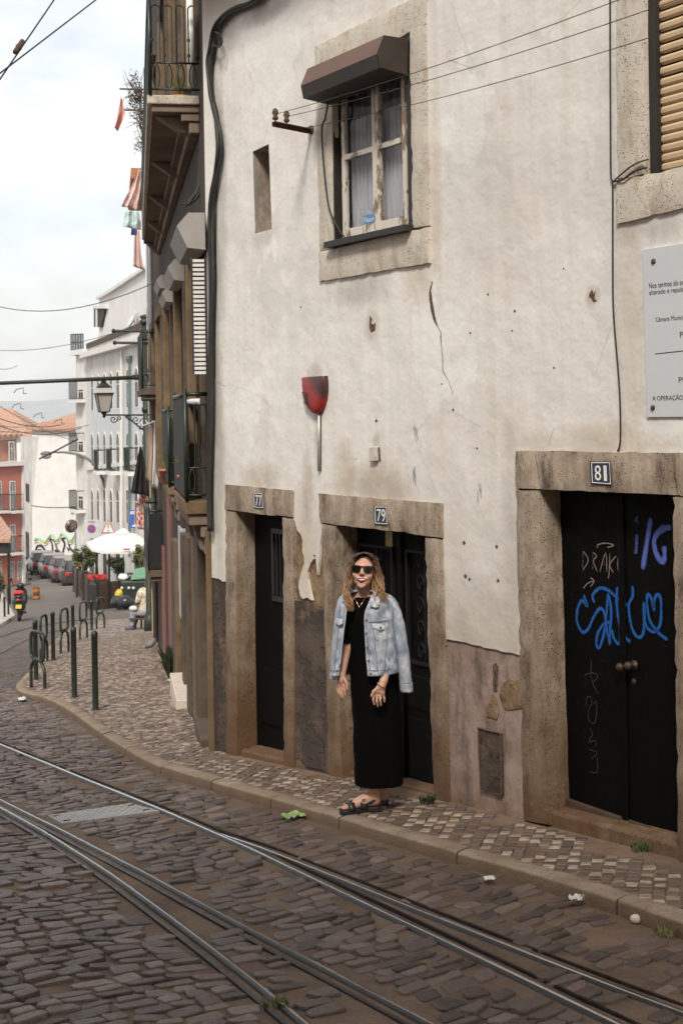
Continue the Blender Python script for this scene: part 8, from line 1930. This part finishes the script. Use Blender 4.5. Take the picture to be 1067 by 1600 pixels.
for k in range(5):
    pts = [at(x + rb.uniform(-3, 3), y + rb.uniform(-4, 4), 12.9 + rb.uniform(-.1, .1)) for x, y in ((318, 130), (326, 175), (322, 215), (330, 250), (326, 300), (331, 340))]
    mb = MB(); mb.tube(smooth_pts(pts, 5), rb.uniform(.003, .006), 5); mb.build('thin_cable', M['cable_black'], bd2, True)
wire('thin black cable dangling straight down the white house corner', [hw((339, 270), .01), hw((337, 420), .01), hw((336, 590), .01)], .004, 'cable_black', 'cable')
# grey corner gutter stub at the top
# ------------------------------------------------------------------ overhead tram wires
wire('thick tram wire crossing the top left corner of the sky, with clamp', [at(-14, 146, 9.5), at(0, 125, 9.6), at(85, 0, 10.5), at(110, -36, 10.8)], .006, 'cable_black')
wire('second tram wire meeting the first in the top left corner', [at(-14, 129, 9.5), at(0, 115, 9.6), at(150, 0, 11.2), at(190, -30, 11.6)], .006, 'cable_black')
mb = MB(); c = at(30, 75, 9.85); mb.tube([at(24, 82, 9.8), at(36, 64, 9.9)], .018, 6); mb.tube([at(27, 70, 9.85), at(33, 78, 9.85)], .012, 6); tag(mb.build('wire_clamp', M['rust'], None, True), 'small rusty clamp gripping the tram wire in the top left corner', 'clamp')
sp_ = [('span wire from the left edge to a hook on the brown house', (-30, 471, 30), (253, 436, 23.5), .35, .009), ('thin slack wire running behind the lantern arm', (-30, 545, 40), (222, 505, 31), .25, .008), ('low span wire over the graffiti wall', (50, 790, 86), (122, 791, 80), .1, .03), ('wire from left edge to the far lamp arm', (-30, 652, 60), (128, 668, 66), .5, .02), ('wire sagging above the red house roof', (-30, 640, 55), (95, 664, 62), .3, .02)]
for lab, a, b, s_, r in sp_: wire(lab, sag(at(*a), at(*b), s_), r, 'wire_grey')
for k, ((xa, ya), (xb, yb)) in enumerate((((-20, 622), (120, 690)), ((-20, 660), (60, 662)), ((-20, 673), (140, 664)), ((-20, 570), (28, 571)))):
    wire(('tram wire curving toward the far street lamp', 'tram wire above the big tiled roof', 'tram wire passing before the graffiti house roof', 'short wire end at the left edge under the green arm')[k], sag(at(xa, ya, 45), at(xb, yb, 60), .15), .012, 'wire_grey')
wire('dark heavy feeder cable above the grey street lamp', [at(62, 717, 57), at(90, 703, 58), at(122, 686, 59.5)], .035, 'cable_black', 'cable')
for k, (x, y) in enumerate(((37, 606), (33, 630), (66, 645), (97, 655))):
    h = at(x, y, 44 + 3 * k); mb = MB(); mb.tube([h + np.array([-.22, 0, -.05]), h, h + np.array([.0, 0, -.18]), h + np.array([.10, 0, -.18])], .014, 5); mb.tube([h + np.array([-.22, 0, -.05]), h + np.array([-.3, 0, -.16])], .012, 5); tag(mb.build('wire_hanger', M['iron'], None, True), ('small curved wire hanger under the green tube arm', 'wire hanger below the green arm, at left', 'wire hanger above the tiled hip roof', 'wire hanger before the white chimney')[k], 'hanger', 'tram wire hangers')
# clothes rods
for (xa, xb, y, lab) in ((178, 258, 517, 'upper dark clothes rod sticking out over the street'), (180, 258, 535.5, 'lower dark clothes rod sticking out over the street')):
    mb = MB(); mb.tube([at(xa, y, 28.6), at(xb, y + 1, 26.4)], .03, 6); mb.ball(at(xa, y, 28.6), .045, 8, 6); tag(mb.build('clothes_rod', M['iron'], None, True), lab, 'rod')
mb = MB(); mb.tube([at(252, 437, 24), at(258, 432, 23.6), at(256, 428, 23.6), at(251, 431, 23.6)], .02, 5); tag(mb.build('wall_hook', M['iron'], None, True), 'iron hook on the brown house holding a span wire', 'hook')
ra = thing('drying_rack', 'white wire drying rack reaching out from the balcony with laundry on it', 'drying rack', at(242, 660, 26)); mb = MB()
for dy in (0, .5): mb.tube([at(222, 666, 27 + dy), at(265, 650, 24.5 + dy)], .014, 5)
for k in range(6): t_ = k / 5; mb.tube([at(224 + 40 * t_, 665 - 15 * t_, 27 - 2.5 * t_), at(220 + 40 * t_, 660 - 15 * t_, 27.8 - 2.5 * t_)], .010, 5)
mb.build('frame', M['white_enamel'], ra); mb = MB(); mb.tube([at(275, 712 - 83, 15.2), at(322, 711 - 83, 13.2)], .035, 8); tag(mb.build('rolled_blind', M['slat_white'], None, True), 'rolled pale blind on the near balcony railing', 'blind')
# laundry
mottled('cloth_black', (.012, .011, .011), (.022, .02, .02), 5, .95, .003, 30); mottled('cloth_beige', (.34, .26, .20), (.42, .33, .26), 5, .95, .003, 30); mottled('cloth_pale', (.52, .48, .45), (.60, .56, .53), 5, .95, .003, 30)
t = NT('cloth_red_print'); v_ = t.vor(9, 'DISTANCE_TO_EDGE'); M['cloth_print'] = t.fin(t.mix(t.ramp(v_, [(.12, 1), (.2, 0)]), (.42, .07, .06), (.66, .52, .46)), .95)
t = NT('cloth_pink_print'); v_ = t.noise(14, 4); M['cloth_pink'] = t.fin(t.mix(t.ramp(v_, [(.42, 0), (.58, 1)]), (.62, .40, .37), (.78, .66, .62)), .95)
mottled('cloth_coral', (.68, .36, .32), (.74, .42, .38), 5, .95, .003, 30); mottled('cloth_mint', (.48, .60, .58), (.56, .68, .65), 5, .95, .003, 30); mottled('cloth_navy', (.03, .05, .16), (.04, .07, .20), 5, .95, .003, 30); mottled('cloth_stripe', (.62, .44, .41), (.74, .58, .54), 30, .95, .003, 30)
LG = 'laundry hung out over the street'
cloth('laundry', 'black skirt hung on the drying rack, widest dark garment', ([(219, 697), (212, 730), (204, 770)], [(222, 699), (229, 735), (234, 776)]), 27.5, 'cloth_black', 'laundry', 3, .06, group=LG)
cloth('laundry', 'beige trousers hung next to the black skirt', ([(232, 664), (230, 710), (228, 750)], [(239, 662), (239, 710), (237, 756)]), 26.2, 'cloth_beige', 'laundry', 1, .04, group=LG); cloth('laundry', 'pale grey trousers hung nearest the railing', ([(241, 659), (240, 710), (238, 762)], [(248, 657), (250, 710), (247, 765)]), 25.6, 'cloth_pale', 'laundry', 1, .04, group=LG)
cloth('laundry', 'red patterned dress hanging below the black skirt', ([(218, 772), (213, 800), (214, 826)], [(229, 772), (232, 800), (233, 829)]), 27.8, 'cloth_print', 'laundry', 2, .05, group=LG)
cloth('laundry', 'coral pennant-like cloth hanging highest, against the sky', ([(189, 150), (184, 180), (180, 200)], [(192, 158), (196, 178), (185, 206)]), 19, 'cloth_coral', 'laundry', 1, .05, group=LG); cloth('laundry', 'pink and white patterned blouse hung on the upper balcony', ([(217, 264), (204, 295), (190, 322)], [(222, 266), (221, 300), (217, 330)]), 21.5, 'cloth_pink', 'laundry', 2, .05, group=LG)
cloth('laundry', 'mint green top under the patterned blouse', ([(197, 328), (193, 345), (191, 354)], [(217, 330), (220, 346), (220, 359)]), 22.3, 'cloth_mint', 'laundry', 2, .05, group=LG); cloth('laundry', 'small navy piece below the mint top', ([(206, 357), (205, 367)], [(215, 358), (214, 368)]), 23, 'cloth_navy', 'laundry', 1, .02, group=LG); cloth('laundry', 'faded pink striped sheet hanging lowest from the upper balcony', ([(210, 354), (209, 390), (208, 416)], [(219, 358), (221, 395), (226, 422)]), 24, 'cloth_stripe', 'laundry', 2, .05, group=LG)
for k, (x0, x1, y) in enumerate(((188, 228, 139), (196, 228, 172))): mb = MB(); mb.tube([at(x0, y, 19), at(x1, y + 1, 17.5)], .012, 5); tag(mb.build('clothes_rod', M['rust'], None, True), ('thin rod at the upper balcony holding the coral cloth', 'thin lower rod at the upper balcony beside the dry bush')[k], 'rod')
# dry bush on the upper balcony
db = thing('dry_bush', 'dry twiggy potted bush spilling over the upper balcony railing', 'plant', at(216, 200, 20)); mb = MB(); r_ = random.Random(4)
for k in range(46):
    p = at(223 + r_.uniform(-3, 3), 165 + r_.uniform(-20, 60), 19 + r_.uniform(-.6, .8)); q = p + np.array([r_.uniform(-.26, .02), r_.uniform(-.3, .3), r_.uniform(-.1, .45)]); mid = (p + q) / 2 + np.array([r_.uniform(-.05, .05), 0, r_.uniform(-.02, .08)]); mb.tube(smooth_pts([p, mid, q], 3), [.006, .005, .005, .004, .004, .003, .002][:7], 4)
mb.build('twigs', M['bark'], db); leaves(at(216, 150, 19), (.20, .7, .42), 900, .018, [0, 1], 12, 14).build('foliage', [M['bark'], M['leaf_olive']], db); leaves(at(219, 215, 20.5), (.14, .8, .30), 350, .018, [0, 1], 13, 10).build('foliage', [M['bark'], M['leaf_olive']], db)
# potted plants on balconies
for k, (t_, z, lab) in enumerate(((t0u + .9, zu, 'grassy plant in a terracotta pot on the upper balcony'), (t0l + 1.0, zl, 'dry straw-like plant in a pot on the near lower balcony'), (t0m + .8, zm, 'small plant on the second lower balcony'))):
    p = N(t_, .14, z); pp = thing('potted_plant', lab, 'plant', p); mb = MB(); mb.lathe(p, [(.06, 0), (.085, .16), (.095, .16), (.095, .19), (.001, .19)], 12); mb.build('pot', M['roof_tile'], pp, True); mb = MB()
    for j in range(40): a = r_.uniform(0, 6.28); q = p + np.array([0, 0, .17]); e = q + np.array([.16 * math.cos(a) * r_.random(), .16 * math.sin(a) * r_.random(), r_.uniform(.15, .34)]); mb.tube([q, (q + e) / 2 + np.array([0, 0, .03]), e], [.005, .004, .001], 4)
    mb.build('blades', M['leaf_olive'], pp)
# ------------------------------------------------------------------ litter and weeds
def crumple(name, label, pix, off, mat, cat, h=.03, th=.003):
    q = [ground(x, y, off) for x, y in pix]; mb = MB(); n = 9; vs = []
    for j in range(n):
        for i in range(n): p = bil(q, i / (n - 1), j / (n - 1)); vs.append(p + np.array([.01 * fbm(i, j, 3), .01 * fbm(i, j, 8), .030 + h * abs(fbm(i * .55, j * .55, pix[0][0]))]))
    mb.add(vs, [(j * n + i, j * n + i + 1, (j + 1) * n + i + 1, (j + 1) * n + i) for j in range(n - 1) for i in range(n - 1)]); o = tag(mb.build(name, M[mat], None), label, cat); md = o.modifiers.new('t', 'SOLIDIFY'); md.thickness = th; return o
crumple('wrapper', 'crumpled bright green snack wrapper on the cobbles at the kerb', [(439, 1281), (468, 1275), (478, 1282), (448, 1288)], -KERB, 'litter_green', 'wrapper', .022)
crumple('paper_scrap', 'white crumpled paper scrap in the gutter at lower right', [(887, 1414), (905, 1410), (913, 1417), (893, 1420)], -KERB, 'litter_white', 'paper', .05); crumple('paper_scrap', 'flat pale paper scrap left of the crumpled one in the gutter', [(755, 1380), (770, 1378), (774, 1383), (758, 1385)], -KERB, 'litter_white', 'paper', .012)
crumple('paper_scrap', 'white scrap on the pavement by the far house wall', [(262, 1066), (276, 1064), (279, 1068), (266, 1069)], 0, 'litter_white', 'paper', .03); crumple('paper_scrap', 'pale scrap on the road under the kerb tip', [(28, 1094), (40, 1093), (42, 1097), (30, 1098)], -KERB, 'litter_white', 'paper', .03)
q = ground(993, 1442, -KERB); mb = MB(); mb.ball(q + np.array([0, 0, .02]), (.030, .022, .022), 9, 6); tag(mb.build('loose_stone', M['step_marble'], None, False), 'small pale loose stone lying in the gutter at lower right', 'stone')
def weed(name, label, x, y, off, n, h, seed, mat='leaf_green', Yp=None, sp=.05):
    r = random.Random(seed); p = ground(x, y, off) if Yp is None else Yp; mb = MB()
    for k in range(n):
        a = r.uniform(0, 6.28); b = p + np.array([r.uniform(-sp, sp), r.uniform(-sp * .6, sp * .6), 0]); e = b + np.array([.6 * h * math.cos(a) * r.random(), .6 * h * math.sin(a) * r.random(), h * r.uniform(.5, 1)]); s_ = np.array([-math.sin(a), math.cos(a), 0]) * h * .10; m_ = (b + e) / 2 + np.array([0, 0, h * .12]); mb.add([b, m_ - s_, e, m_ + s_], [(0, 1, 2, 3)])
    return tag(mb.build(name, M[mat], None), label, 'weed', 'weeds in the joints')
weed('weed', 'little green weed at the foot of the wall right of the woman', 668, 1256, 0, 60, .07, 1, 'leaf_dark'); weed('weed', 'little green weed growing before the threshold of door 81', 1001, 1330, 0, 60, .06, 2); weed('weed', 'tall thin weed climbing the far brown house wall', 277, 1060, 0, 120, .5, 3, 'leaf_dark', None, .12); weed('weed', 'weeds at the step of the brown house', 305, 1110, 0, 50, .10, 4, 'leaf_dark')
weed('weed', 'grass tuft between cobbles at the bottom by the rail', 428, 1575, -KERB, 50, .05, 5, 'leaf_olive', None, .06); weed('weed', 'moss and grass at the kerb tip on the street side', 36, 1056, -KERB, 90, .06, 6, 'leaf_olive', None, .25); weed('weed', 'dry blades in the gutter at the right edge', 1045, 1463, -KERB, 40, .05, 7, 'leaf_olive', None, .06)
# ------------------------------------------------------------------ air
mb = MB(); mb.box8([(-3300, -60, -75), (2100, -60, -75), (2100, 4100, -75), (-3300, 4100, -75), (-3300, -60, 96), (2100, -60, 96), (2100, 4100, 96), (-3300, 4100, 96)])
hm = bpy.data.materials.new('haze'); hm.use_nodes = True; hm.node_tree.nodes.clear(); ho = hm.node_tree.nodes.new('ShaderNodeOutputMaterial'); hv = hm.node_tree.nodes.new('ShaderNodeVolumePrincipled'); hv.inputs['Color'].default_value = (.97, .985, 1.0, 1); hv.inputs['Density'].default_value = 0.00022; hv.inputs['Anisotropy'].default_value = 0.0; hm.node_tree.links.new(hv.outputs[0], ho.inputs['Volume'])
tag(mb.build('haze', hm, None, loc=(0, 0, 0)), kind='stuff')
